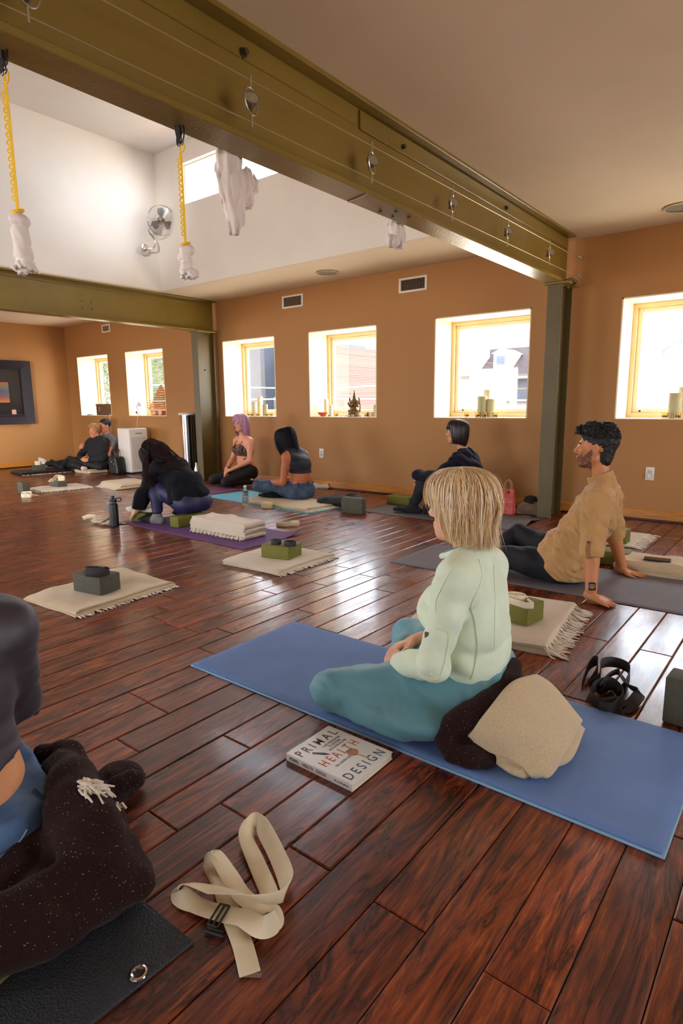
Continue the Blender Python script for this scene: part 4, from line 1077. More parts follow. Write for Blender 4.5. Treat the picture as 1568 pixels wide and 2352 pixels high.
# gift bag
def gift():
    p = G(1143, 1180); q = G(1163, 1181); r = G(1172, 1172)
    x0, x1, y0, y1 = p.x, p.x+.135, p.y+.02, p.y+.11; h = W(1150, 1122, y0+.05).z
    root = empty('paper_gift_bag', ((x0+x1)/2, (y0+y1)/2, 0), 'coral pink paper gift bag with twisted handles by the wall', 'gift bag')
    pk = mat('coral pink paper', srgb(222, 92, 84), .55, .05, 9)
    m = MB(); vs = []
    bt = [(x0, y0), (x1, y0), (x1, y1), (x0, y1)]; tp = [(x0+.012, y0+.03), (x1-.01, y0+.03), (x1-.01, y1-.03), (x0+.012, y1-.03)]
    b = [m.bm.verts.new((a, c, .001)) for a, c in bt]; t = [m.bm.verts.new((a, c, h)) for a, c in tp]
    m.bm.faces.new(b[::-1])
    for i in range(4): m.bm.faces.new((b[i], b[(i+1) % 4], t[(i+1) % 4], t[i]))
    t2 = [m.bm.verts.new((a*.98+(x0+x1)/2*.02, c, h-.001)) for a, c in tp]
    m.bm.faces.new(t2)
    m.build('paper_body', pk, root, smooth=False)
    for yy in (y0+.03, y1-.03):
        m = MB(); xm = (x0+x1)/2; m.tube(bez([(xm-.03, yy, h-.01), (xm-.032, yy, h+.05), (xm-.012, yy, h+.085), (xm+.012, yy, h+.085), (xm+.03, yy, h+.05), (xm+.03, yy, h-.01)], 6), .003, 8); m.build('handle', mat('tan twisted paper', srgb(214, 164, 120), .7), root)
    pm = mat('pale pink print', srgb(240, 170, 160), .6); dkm = mat('maroon print', srgb(96, 30, 34), .6)
    def pt(u, v): # on the front face
        z = v*h; return V((x0+u*(x1-x0)+.012*v*(1-2*u), y0+.03*v-.0012, z))
    m = MB()
    m.poly([pt(.52, .83), pt(.72, .83), pt(.72, .95), pt(.52, .95)]); m.build('square_logo', dkm, root, smooth=False)
    sl = math.atan2(.03, h)
    for s, v, sz in (('hello,', .58, .03), ('beautiful', .48, .03), ('you look lovely', .40, .012)):
        P = pt(.3, v); text('printed_lettering', s, sz, pm, Matrix.Translation(P) @ Matrix.Rotation(R_(90)-sl, 4, 'X'), root, sx=.8)
    m = MB(); r2 = random.Random(2)
    for i in range(26): m.sphere(pt(.45+.5*r2.random(), .05+.22*r2.random()), .003+.004*r2.random(), 6, (1, .1, 1))
    m.build('floral_print', mat('soft pink print', srgb(232, 130, 120), .6), root)
gift()
p = G(1179, 1174); k = hz(p, 1178, 1149); m = MB(); m.lathe([(0, 0), (.014, 0), (.0145, .002), (.0145, k*.72), (.0135, k*.73), (.0135, k-.003), (.011, k), (0, k)], (p.x, p.y, 0), 24); tube_ = m.build('cosmetic_tube', M_whitep); tag(tube_, 'small white cosmetic tube standing between the gift bag and the sweatshirt', 'tube')
m = MB(); m.lathe([(.0149, k*.3), (.0149, k*.55)], (p.x, p.y, 0), 24); m.build('wrap_label', mat('pink label', srgb(200, 150, 140), .5), tube_)
# sweatshirt and cap
def heap(name, label, cat, c, r, m, seed, fr=26, amp=.012, extra=None, h=.008):
    c = np.array(c, float); r = np.array(r, float)
    F = Field(c-r*1.5-.04, c+r*1.5+.04, h)
    F.ell(c, r, k=.02)
    for e in (extra or []): F.ell(c+np.array(e[0]), np.array(e[1]), k=.03)
    F.disp(folds(seed, fr, amp, (0.3, 0.2, 1), 1.0)); F.cut((0, 0, .002), (0, 0, -1), .01)
    o = F.build(name, m); return tag(o, label, cat)
p = G(1214, 1185)
heap('sweatshirt', 'crumpled grey brown sweatshirt on the floor against the column', 'clothing', (p.x, p.y+.11, .055), (.15, .10, .07), mat('grey brown fleece', srgb(108, 92, 74), .9, .1, 20, 300, .3, .002, sheen=.3), 4, 30, .014, [((-.08, 0, -.02), (.09, .09, .05)), ((.08, -.02, -.01), (.08, .08, .06))])
heap('baseball_cap', 'black cap lying on top of the folded sweatshirt', 'cap', (p.x-.04, p.y+.14, .13), (.065, .075, .045), mat('black cotton', (.012, .012, .014, 1), .85, .1, 20), 6, 14, .003, [((.06, -.05, -.02), (.06, .05, .012))])
p = G(762, 1168)
heap('jacket', 'black jacket with a teal lining dropped at the end of the sky blue mat', 'clothing', (p.x, p.y+.14, .06), (.22, .13, .065), mat('black jacket cloth', (.014, .015, .02, 1), .8, .1, 12, 200, .2, .002), 9, 26, .018, [((.12, .05, .03), (.12, .09, .05)), ((-.13, -.06, -.01), (.10, .08, .045)), ((-.2, -.04, -.03), (.06, .06, .04))])
p = G(742, 1150, .06)
heap('teal_garment', 'teal cloth showing beneath the black jacket', 'clothing', (p.x, p.y+.1, .05), (.16, .06, .045), mat('teal cloth', srgb(40, 86, 90), .8), 10, 26, .01)
# cushion blanket rolls behind the mint woman are built with her (people section)

# ------------------------------------------------------------------ window sill things
SZ = ZS+.0072
def candle(px, yoff, w, h, m, label, glow=False, group='pillar candles on the sills'):
    p = W(px, 955, YW+yoff); r = w/2
    o_ = empty('pillar_candle', (p.x, YW+yoff, SZ), label, 'candle', group)
    mb = MB(); mb.lathe([(0, 0), (r, 0), (r, h-.004), (r*.93, h), (r*.5, h-.006), (0, h-.008)], (p.x, YW+yoff, SZ), 28); mb.build('wax', m, o_)
    mb = MB(); mb.cyl((p.x, YW+yoff, SZ+h-.008), (p.x+.002, YW+yoff, SZ+h+.008), .0012, n=6); mb.build('wick', M_black, o_)
def votive(px, yoff, label, c=srgb(200, 150, 80), r=.028, h=.05, group='small glass votive holders'):
    p = W(px, 955, YW+yoff)
    o_ = empty('votive_holder', (p.x, YW+yoff, SZ), label, 'votive', group)
    mb = MB(); mb.lathe([(0, 0), (r*.9, 0), (r, h*.5), (r*1.02, h), (r*.9, h), (r*.85, h*.15), (0, h*.12)], (p.x, YW+yoff, SZ), 24); mb.build('glass_cup', glass_mat('amber votive glass', (1, .8, .5, 1), .05), o_)
    mb = MB(); mb.lathe([(0, h*.14), (r*.8, h*.16), (r*.8, h*.5), (0, h*.5)], (p.x, YW+yoff, SZ), 20); mb.build('tealight', mat('tealight wax', c, .6), o_)
wax = mat('ivory candle wax', srgb(214, 204, 170), .5, .04, 12, sss=.3)
wax2 = mat('olive candle wax', srgb(186, 180, 140), .5, .04, 12, sss=.3)
candle(585, .16, .085, .20, wax, 'ivory pillar candle, left one in the third window'); candle(598, .24, .08, .27, wax, 'tall ivory pillar candle, middle one in the third window'); candle(609, .14, .075, .16, wax2, 'short pillar candle, right one in the third window')
votive(570, .08, 'votive cup left of the candles in the third window'); votive(578, .06, 'votive cup in front of the left candle in the third window'); votive(592, .05, 'votive cup in front of the middle candle in the third window'); votive(612, .06, 'votive cup right of the candles in the third window'); votive(622, .07, 'votive cup at the right end of the third window sill')
candle(749, .20, .06, .22, wax, 'tall slim ivory candle in the left half of the fourth window'); candle(760, .16, .055, .14, wax, 'ivory candle beside the tall slim one in the fourth window'); candle(862, .12, .05, .14, wax2, 'candle at the right jamb of the fourth window')
votive(772, .08, 'votive cup between the candles and the statue in the fourth window'); votive(842, .07, 'votive cup right of the statue in the fourth window')
candle(1106, .18, .10, .22, wax2, 'wide pillar candle, left one in the fifth window'); candle(1126, .22, .095, .19, wax2, 'wide pillar candle, right one in the fifth window'); candle(1118, .30, .09, .29, wax, 'tall pillar candle at the back of the fifth window')
for q_, t_ in ((1071, 'votive cup at the left end of the fifth window sill'), (1096, 'votive cup in front of the left wide candle in the fifth window'), (1112, 'votive cup between the two wide candles in the fifth window'), (1137, 'votive cup right of the wide candles in the fifth window')): votive(q_, .07, t_)
candle(1548, .16, .11, .22, wax2, 'wide olive pillar candle in the sixth window'); candle(1566, .20, .09, .27, wax, 'tall ivory candle at the right edge of the sixth window')
votive(1526, .07, 'votive cup left of the candles in the sixth window'); votive(1557, .07, 'votive cup in front of the candles in the sixth window')
# bowl
p = W(741, 955, YW+.09); mb = MB(); mb.lathe([(0, 0), (.025, 0), (.03, .006), (.052, .025), (.066, .052), (.063, .052), (.048, .026), (0, .012)], (p.x, YW+.09, SZ), 36)
o = mb.build('clay_bowl', mat('terracotta clay', srgb(188, 82, 40), .45, .08, 12)); tag(o, 'small terracotta bowl at the left end of the fourth window sill', 'bowl')
p = W(756, 957, YW+.08); mb = MB(); mb.sphere((p.x, YW+.08, SZ+.012), .02, 14, (1.2, .8, .6)); o = mb.build('green_stone', mat('green glass stone', srgb(120, 130, 60), .3)); tag(o, 'green stone beside the terracotta bowl', 'stone')
rr = random.Random(3)
for i, q_ in enumerate((783, 793, 801, 809, 828, 836)):
    p = W(q_, 957, YW+.05); mb = MB(); mb.sphere((p.x, YW+.05+.01*(i % 2), SZ+.012), .018, 10, (1.4, 1, .65)); o = mb.build('crystal_stone', mat('pale crystal', srgb(206, 190, 182), .35, .2, 60)); tag(o, 'pale rough crystal at the foot of the statue in the fourth window', 'stone', 'crystals around the statue')
p = W(850, 955, YW+.10); mb = MB(); mb.box((p.x-.03, YW+.07, SZ), (p.x+.035, YW+.12, SZ+.06), .003); o = mb.build('small_card', mat('cream paper', srgb(226, 206, 170), .7)); tag(o, 'small cream card box right of the statue', 'box')
# ornate seated statue
def statue():
    p = W(814, 957, YW+.12); x, y, z = p.x, YW+.12, SZ; h = W(813, 892, YW+.12).z-SZ
    root = empty('bronze_statue', (x, y, z), 'ornate aged bronze statue of a seated figure with a tall crown, in the fourth window', 'statue')
    br = mat('aged bronze', srgb(120, 92, 52), .35, .35, 60, 200, .6, .003, metal=.7)
    s = h/.32; F = Field((x-.10, y-.07, z-.005), (x+.10, y+.07, z+h+.01), .0032)
    def c3(a, b, c): return np.array((x+a*s, y+b*s, z+c*s))
    F.rbox(c3(0, 0, .015), np.array((.072, .045, .016))*s, r=.006, k=.004); F.rbox(c3(0, 0, .037), np.array((.06, .04, .010))*s, r=.005, k=.004)
    for a in (-1, 1):
        F.chain([c3(a*.02, 0, .06), c3(a*.056, -.02, .062), c3(a*.01, -.04, .052)], [.02*s, .018*s, .011*s], .01)
        F.chain([c3(a*.03, 0, .135), c3(a*.056, -.01, .115), c3(a*.06, -.03, .14), c3(a*.064, -.03, .155)], [.014*s, .011*s, .009*s, .011*s], .006)
        F.chain([c3(a*.03, .005, .14), c3(a*.062, .01, .15), c3(a*.07, .0, .19), c3(a*.066, 0, .205)], [.012*s, .010*s, .008*s, .012*s], .006)
        F.ell(c3(a*.034, 0, .168), np.array((.02, .006, .022))*s, k=.006)
        F.chain([c3(a*.052, .02, .05), c3(a*.068, .02, .1), c3(a*.062, .02, .17)], [.006*s, .007*s, .006*s], .004)
    F.ell(c3(0, -.006, .09), np.array((.036, .032, .036))*s, k=.012); F.ell(c3(0, 0, .13), np.array((.034, .024, .028))*s, k=.012)
    F.ell(c3(0, -.004, .175), np.array((.022, .022, .024))*s, k=.008)
    F.chain([c3(0, -.022, .172), c3(.004, -.036, .145), c3(-.012, -.036, .115), c3(-.022, -.034, .11)], [.011*s, .009*s, .007*s, .006*s], .005)
    F.chain([c3(0, 0, .19), c3(0, 0, .225), c3(0, 0, .26), c3(0, 0, .3)], [.026*s, .019*s, .011*s, .004*s], .006)
    for zz, rr_ in ((.2, .026), (.222, .022), (.245, .017), (.266, .012)): F.ell(c3(0, 0, zz), np.array((rr_, rr_, .005))*s, k=.004)
    for zz in np.linspace(.06, .19, 6):
        for a in (-1, 1): F.ell(c3(a*.07, .015, zz), np.array((.008, .006, .009))*s, k=.003)
    F.disp(lambda P: .0016*np.sin(P[..., 0]*420)*np.sin(P[..., 2]*400+P[..., 1]*300), .01)
    F.build('figure', br, root, relax=1)
statue()
# first and second window things
p = W(214, 953, YW+.05); q = W(255, 953, YW+.05)
root = empty('wicker_box', ((p.x+q.x)/2, YW+.14, SZ), 'brown slatted wicker storage box on the first window sill', 'storage box')
wk = mat('brown wicker', srgb(124, 88, 56), .7, .3, 70, 120, .6, .003, ani=(1, 1, 6))
bx0, bx1 = -10.35, -9.83; bh = .2
mb = MB(); mb.box((bx0, YW+.03, SZ), (bx1, YW+.3, SZ+bh-.03), .006)
for i in range(14): mb.box((bx0+.01+i*.0365, YW+.026, SZ+.005), (bx0+.02+i*.0365, YW+.031, SZ+bh-.035))
mb.build('box_body', wk, root)
mb = MB(); mb.box((bx0-.006, YW+.022, SZ+bh-.032), (bx1+.006, YW+.306, SZ+bh), .006); mb.build('box_lid', wk, root)
mb = MB()
for dz in (.09, .13): mb.box((bx0+.10, YW+.020, SZ+dz-.014), (bx0+.14, YW+.029, SZ+dz+.014), .003)
mb.build('metal_clasp', M_nickel, root)
p = W(206, 954, YW+.06); mb = MB(); mb.box((p.x-.06, YW+.04, SZ), (p.x+.06, YW+.10, SZ+.016), .004); o = mb.build('remote_control', mat('taupe plastic', srgb(110, 90, 76), .5)); tag(o, 'small flat taupe remote left of the wicker box', 'remote')
# humidifier with globe and small desk fan like lamp
def gadget():
    x = W(318, 953, YW+.1).x; y = YW+.1
    root = empty('night_lamp', (x, y, SZ), 'small white lamp with a bent neck on the second window sill', 'lamp')
    m = MB(); m.sphere((x, y, SZ+.042), .045, 20, (1, .9, .92)); m.build('base', M_whitep, root)
    m = MB(); m.sphere((x-.0, y-.034, SZ+.05), .02, 14, (1.1, .5, 1)); m.build('dial', mat('dark dial', (.03, .03, .035, 1), .3), root)
    m = MB(); m.tube(bez([(x-.01, y, SZ+.08), (x-.03, y, SZ+.14), (x-.0, y, SZ+.2), (x+.04, y, SZ+.215)], 8), .006, 10); m.build('neck', mat('grey neck', srgb(120, 124, 130), .4), root)
    m = MB(); m.sphere((x+.05, y, SZ+.19), .045, 18, (1, .8, 1)); m.build('lamp_head', mat('frosted white', srgb(224, 228, 236), .2), root)
gadget()
# stacked wooden slat tower
def tower():
    x = -8.70; y = YW+.27
    root = empty('wooden_bar_tower', (x, y, SZ), 'orange wooden tapering ladder of horizontal bars on a red stand in the second window', 'wooden ornament')
    og = mat('orange varnished wood', srgb(206, 120, 32), .4, .15, 20); N = 11; H = .47
    lean = .0
    m = MB()
    for i in range(N):
        f = i/(N-1); w = .74*(1-f)+.07; z = SZ+.09+f*(H-.09); hh = .028
        m.prism([(-w/2, -.02), (w/2, -.02), (w/2*.9, .02), (-w/2*.9, .02)], z, z+hh, Matrix.Translation((x+.03, y, 0)))
    m.build('wooden_bar', og, root, smooth=False)
    for i in range(N-1):
        f = (i+.5)/(N-1); w = .84*(1-f)+.07; z = SZ+.09+f*(H-.09)+.02
        m = MB(); m.tube([(x-w/2-.01, y-.025, z), (x+w/2, y-.025, z)], .004, 8); m.build('metal_rod', mat('dark rod', srgb(70, 50, 40), .4), root)
    m = MB(); m.prism([(-.30, -.04), (.26, -.04), (.22, .04), (-.25, .04)], SZ+.0, SZ+.08, Matrix.Translation((x+.03, y, 0))); m.build('stand', mat('red brown stand', srgb(150, 66, 34), .5), root, smooth=False)
    q = MB(); q.sphere((x+.02, YW+.08, SZ+.035), .05, 16, (1.1, .8, .7)); o = q.build('conch_shell', mat('peach shell', srgb(226, 180, 130), .4, .15, 30)); tag(o, 'peach coloured shell left of the wooden ladder ornament', 'shell')
    q = MB(); q.sphere((x+.19, YW+.08, SZ+.05), .045, 14, (.8, .6, 1.1)); o = q.build('pink_flower', mat('pale pink petals', srgb(226, 190, 180), .6, .15, 40, 60, .8, .01)); tag(o, 'pale pink silk flower at the foot of the wooden ladder ornament', 'flower')
tower()
# cords
m = MB(); c0 = V((-9.86, YW-.004, SZ)); m.tube(bez([(-9.86, YW+.02, SZ+.004), (-9.86, YW-.006, SZ-.01), (-9.84, YW-.008, .55), (-9.83, YW-.01, .3), (-9.6, YW-.02, .22), (-9.30, YW-.05, .04), (-9.05, YW-.08, .008), (-8.85, YW-.05, .008)], 8), .005, 6); o = m.build('power_cord', M_whitep); tag(o, 'white power cord hanging from the first window sill behind the couple', 'cord')
m = MB(); m.tube(bez([(-8.95, YW+.06, SZ+.004), (-8.98, YW-.006, SZ-.004), (-9.02, YW-.008, SZ-.06), (-9.04, YW-.008, .7), (-9.03, YW-.008, .5)], 8), .003, 6); o = m.build('power_cord', M_whitep); tag(o, 'thin white cord looping down from the second window sill', 'cord')
m = MB(); m.tube(bez([(-8.62, 5.34, .006), (-8.3, 5.15, .006), (-7.9, 5.05, .006), (-7.5, 5.2, .006), (-7.3, 5.5, .006)], 8), .005, 6); o = m.build('power_cord', M_black); tag(o, 'black power cord on the floor in front of the air purifier', 'cord')
for q_, w_ in ((1064, 'fifth'), (1469, 'sixth')):
    P = W(q_, 942 if q_ < 1200 else 944, YW+.40); mb = MB(); mb.box((P.x-.009, YW+.383, P.z-.008), (P.x+.009, YW+.388, P.z+.008)); o = mb.build('sensor_sticker', M_black, smooth=False); tag(o, 'tiny dark square sticker on the glass corner of the %s window' % w_, 'sticker')
# ------------------------------------------------------------------ hanging and mounted things
def cable_lights():
    xw = -1.845
    ws = [(5.86, 2.115, 2.28)]
    for (za, zb, lab) in ((2.262, 2.30, 'upper'), (2.118, 2.145, 'lower')):
        m = MB(); pts = []
        y0, y1 = -3.38, 5.87
        for i in range(61):
            t = i/60; y = y0+(y1-y0)*t; pts.append((xw, y, za+(zb-za)*max(0, (y-.8)/5.0) if y > .8 else za))
        m.tube(pts, .0022, 6); o = m.build('light_cable', mat('bare steel cable', srgb(190, 176, 150), .35, metal=.6)); tag(o, '%s thin bare cable stretched along the long beam' % lab, 'cable', 'suspension cables')
    def zc(y, up): 
        za, zb = ((2.262, 2.30) if up else (2.118, 2.145)); return za+(zb-za)*max(0, (y-.8)/5.0)
    lbls = ['cable spotlight cut off by the upper left edge', 'largest whole cable spotlight, nearest the camera', 'second whole cable spotlight from the left', 'third whole cable spotlight from the left', 'fourth whole cable spotlight from the left', 'cable spotlight nearest the wall end of the beam']
    cy = [X(62, 10, xw).y, X(577, 240, xw).y, X(854, 382, xw).y, X(1039, 472, xw).y, X(1166, 535, xw).y, X(1262, 575, xw).y]
    for y, lb in zip(cy, lbls):
        zu, zl = zc(y, 1)+.006, zc(y, 0)-.006; zm = (zu+zl)/2
        root = empty('cable_spotlight', (xw, y, zm), lb, 'spotlight', 'spotlights strung on the beam cables')
        m = MB()
        m.cyl((xw, y, zm+.045), (xw, y, zu+.012), .0042, n=10); m.build('stem', M_nickel, root); m = MB(); m.cyl((xw, y, zm-.045), (xw, y, zl-.012), .0042, n=10); m.build('stem', M_nickel, root)
        m = MB(); R0 = .046
        ux, uy = V((math.cos(1.85), math.sin(1.85), 0)), V((0, 0, 1))
        m.tube([V((xw, y, zm))+(ux*math.cos(a)+uy*math.sin(a))*R0 for a in np.linspace(0, 2*math.pi, 33)[:-1]], .004, 8, closed=True); m.build('gimbal_ring', M_nickel, root)
        rot = Matrix.Translation((xw, y, zm)) @ Matrix.Rotation(1.05, 4, 'Z') @ Matrix.Rotation(R_(62), 4, 'X')
        m = MB(); m.lathe([(0, -.035), (.010, -.035), (.013, -.02), (.024, -.004), (.030, .012), (.031, .018), (.027, .018), (.025, .012), (0, .008)], n=28, mat=rot); m.build('lamp_body', mat('pewter lamp body', (.42, .38, .33, 1), .35, metal=.8), root)
        m = MB(); m.lathe([(0, .0165), (.026, .0165), (.026, .013), (0, .013)], n=28, mat=rot); m.build('lens', mat('ribbed lens', srgb(170, 160, 140), .25, .3, 300), root)
        m = MB()
        for i in range(12):
            a = i*math.pi/6; v = rot @ V((math.cos(a)*.027, math.sin(a)*.027, .0)); w = rot @ V((math.cos(a)*.031, math.sin(a)*.031, .014)); m.cyl(v, w, .0016, n=5)
        m.build('cooling_fin', M_nickel, root)
    for zz, lb in ((zc(5.8, 1)-.03, 'upper'), (zc(5.8, 0)-.02, 'lower')):
        P = W(1331 if lb == 'upper' else 1331, 590 if lb == 'upper' else 633, YW-.04)
        m = MB(); m.cyl((P.x, YW-.06, P.z), (P.x, YW, P.z), .004, n=8); m.sphere((P.x, YW-.06, P.z), .008, 10); m.cyl((P.x, YW-.006, P.z), (P.x, YW, P.z), .014, n=14); o = m.build('cable_anchor', M_nickel); tag(o, '%s small metal cable anchor on the wall beside the beam end' % lb, 'wall anchor', 'cable wall anchors')
cable_lights()

def hank(x, y, ztop, zbot, seed, m, label, lob, wd=.045, parent=None, strapless=False, h=.0042):
    """knotted bundle of white fabric"""
    H = ztop-zbot; lo = (x-.2, y-.2, zbot-.02); hi = (x+.2, y+.2, ztop+.03)
    F = Field(lo, hi, h)
    L_ = sorted(lob[:-2], key=lambda q: -q[2]); rr = random.Random(seed)
    for (dx, dy, t, rx, rz) in lob: F.ell((x+dx, y+dy, zbot+H*t), (rx*.72, rx*.65, rz*.8), k=.012)
    NPL = 15
    for k in range(NPL):
        a = 6.283*k/NPL; pts, rs = [], []
        for i in range(22):
            u = i/21; s_ = u*(len(L_)-1); j = min(int(s_), len(L_)-2); f = s_-j; q0, q1 = L_[j], L_[j+1]
            cx_, cz_, rr_ = q0[0]*(1-f)+q1[0]*f, q0[2]*(1-f)+q1[2]*f, q0[3]*(1-f)+q1[3]*f
            rr_ *= .82*(1-.45*(math.sin(u*9.5+seed) > .75)); th = a+u*5.2+.25*math.sin(u*14+k)
            pts.append((x+cx_+math.cos(th)*rr_, y+math.sin(th)*rr_, zbot+H*cz_)); rs.append(.0062+.002*math.sin(u*11+k*2))
        F.chain(pts, rs, .003)
    for (dx, dy, t, rx, rz) in lob[-3:]:      # splayed, crumpled ends
        for k in range(9):
            a = 6.283*k/9+seed; c_ = np.array((x+dx, y, zbot+H*t)); F.chain([c_+(0, 0, rz*.4), c_+np.array((math.cos(a)*rx*.7, math.sin(a)*rx*.7, 0)), c_+np.array((math.cos(a+.5)*rx*1.15, math.sin(a+.5)*rx*1.1, -rz*.7*rr.random()))], [.006, .007, .0055], .003)
    tw = folds(seed, 62, .003, (1, .3, .75), .5, 3)
    F.disp(tw, .03); F.disp(folds(seed+7, 130, .0015, (1, .4, .5), .6, 3), .03)
    o = F.build('fabric_bundle', m, parent); return o
M_fab = mat('white aerial fabric', srgb(226, 218, 218), .7, .03, 6)
def daisy(x, y, z0, z1, root):
    """yellow webbing daisy chain with sewn loops, karabiners on top"""
    yl = mat('yellow webbing', srgb(244, 198, 26), .6, .05, 30); m = MB()
    m.belt([(x, y, z0), (x+.001, y, (z0+z1)/2), (x, y, z1)], (.8, .6, 0), .009, .003)
    n = 14
    for i in range(n):
        a = z1-.02-(z1-z0-.04)*i/n; b = a-(z1-z0)/n*.78
        m.belt(bez([(x, y, a), (x-.009, y-.007, a-(a-b)*.3), (x-.009, y-.007, a-(a-b)*.75), (x, y, b)], 4), (.8, .6, 0), .005, .0016)
    m.tube([V((x+.010+math.cos(t)*.013, y, z1+.012+math.sin(t)*.014)) for t in np.linspace(0, 6.28, 17)[:-1]], .003, 6, closed=True)
    m.tube([V((x+math.cos(t)*.016, y+math.sin(t)*.014, z0-.006+.004*math.sin(t))) for t in np.linspace(0, 6.28, 17)[:-1]], .005, 6, closed=True)
    m.build('daisy_chain_strap', yl, root)
    m = MB()
    for dx, rr in ((-.006, .0), (.010, .25)):
        c = V((x+dx, y, z1+.055)); m.tube([c+V((math.cos(t)*.012+.01*rr, math.sin(t)*.004, math.sin(t)*.034)) for t in np.linspace(0, 6.28, 25)[:-1]], .0032, 7, closed=True)
    m.build('carabiner', mat('dark steel carabiner', (.1, .1, .1, 1), .25, metal=.9), root)
    m = MB(); m.belt([(x-.004, y-.01, z1+.10), (x-.002, y-.008, z1+.07), (x, y, z1+.03)], (.8, .6, 0), .02, .004); m.tube([(x, y, z1+.06), (x, y, ZB)], .01, 8); m.build('anchor_sling', M_black, root)
ZB = 2.075
xb = -1.99
def sling(px, pytop, pyknot, pybot, label, lob, seed, dxb=0):
    P = X(px, pytop, xb); y = P.y; zk = X(px+dxb, pyknot, xb).z; zb = X(px+dxb, pybot, xb).z
    root = empty('aerial_sling', (xb, y, ZB), label, 'aerial sling', 'white aerial slings hanging from the beam')
    daisy(xb, y, zk, P.z-.055, root)
    hank(xb, y, zk-.01, zb, seed, M_fab, label, lob, parent=root)
sling(413, 312, 555, 637, 'knotted white sling on a yellow strap hanging near the wall fan', [(0.0, 0, .90, .020, .020), (.012, 0, .80, .022, .02), (-.008, 0, .66, .026, .026), (.0, 0, .50, .028, .03), (.004, 0, .36, .024, .03), (-.006, 0, .20, .022, .03), (.02, 0, .14, .03, .028), (.034, 0, .06, .02, .02), (-.006, 0, .08, .018, .02)], 3, 8)
sling(8, 142, 480, 625, 'knotted white sling on a yellow strap at the left edge', [(-.004, 0, .93, .020, .02), (.008, 0, .86, .024, .02), (-.006, 0, .76, .022, .03), (.004, 0, .62, .023, .04), (.006, 0, .45, .022, .04), (.008, 0, .28, .028, .035), (.012, 0, .14, .034, .035), (-.002, 0, .05, .02, .02), (.03, 0, .08, .02, .02)], 5, 30)
def bag(pc, x, label, seed, shape, name='aerial_hammock'):
    P = X(*pc, x); root = empty(name, (P.x, P.y, ZB), label, 'aerial hammock', 'white aerial hammocks bundled behind the beam')
    F = Field((P.x-.16, P.y-.22, P.z-.28), (P.x+.16, P.y+.22, ZB+.1), .0048); rr = random.Random(seed)
    for (du, dz, r1, r2) in shape: F.ell((P.x, P.y+du, P.z+dz), (r1*.75, r1, r2), k=.02)
    for (du, dz, r1, r2) in shape:
        for k in range(8):
            a = 6.283*k/8+du*30; c_ = np.array((P.x, P.y+du, P.z+dz)); e1 = np.array((math.cos(a)*r1*.75, math.sin(a)*r1, 0))
            F.chain([c_+e1*.75+(0, 0, r2*1.05), c_+e1*1.02+(0, rr.uniform(-.01, .01), r2*.3), c_+e1*.98+(0, rr.uniform(-.012, .012), -r2*.5), c_+e1*.6+(0, rr.uniform(-.01, .01), -r2*1.1)], [.006, .0085, .008, .006], .004)
    F.disp(folds(seed+3, 90, .004, (.2, 1, .25), .6, 3), .03)
    F.build('fabric_bundle', M_fab, root)
    return P
P = bag((548, 430), -2.08, 'large bundle of white hammock fabric hanging over the clerestory window', 8, [(-.045, .16, .05, .06), (-.05, .08, .055, .07), (-.055, .0, .05, .07), (-.03, -.06, .04, .08), (-.035, -.12, .028, .07), (.01, .02, .05, .055), (.05, .03, .04, .04), (.03, -.03, .035, .04), (.0, -.09, .02, .05)])
P = bag((908, 545), -2.10, 'small bundle of white hammock fabric showing under the middle of the beam', 9, [(.0, .04, .05, .05), (.02, .0, .055, .05), (-.04, -.03, .035, .03), (.05, .01, .035, .04), (.01, .09, .04, .05)])

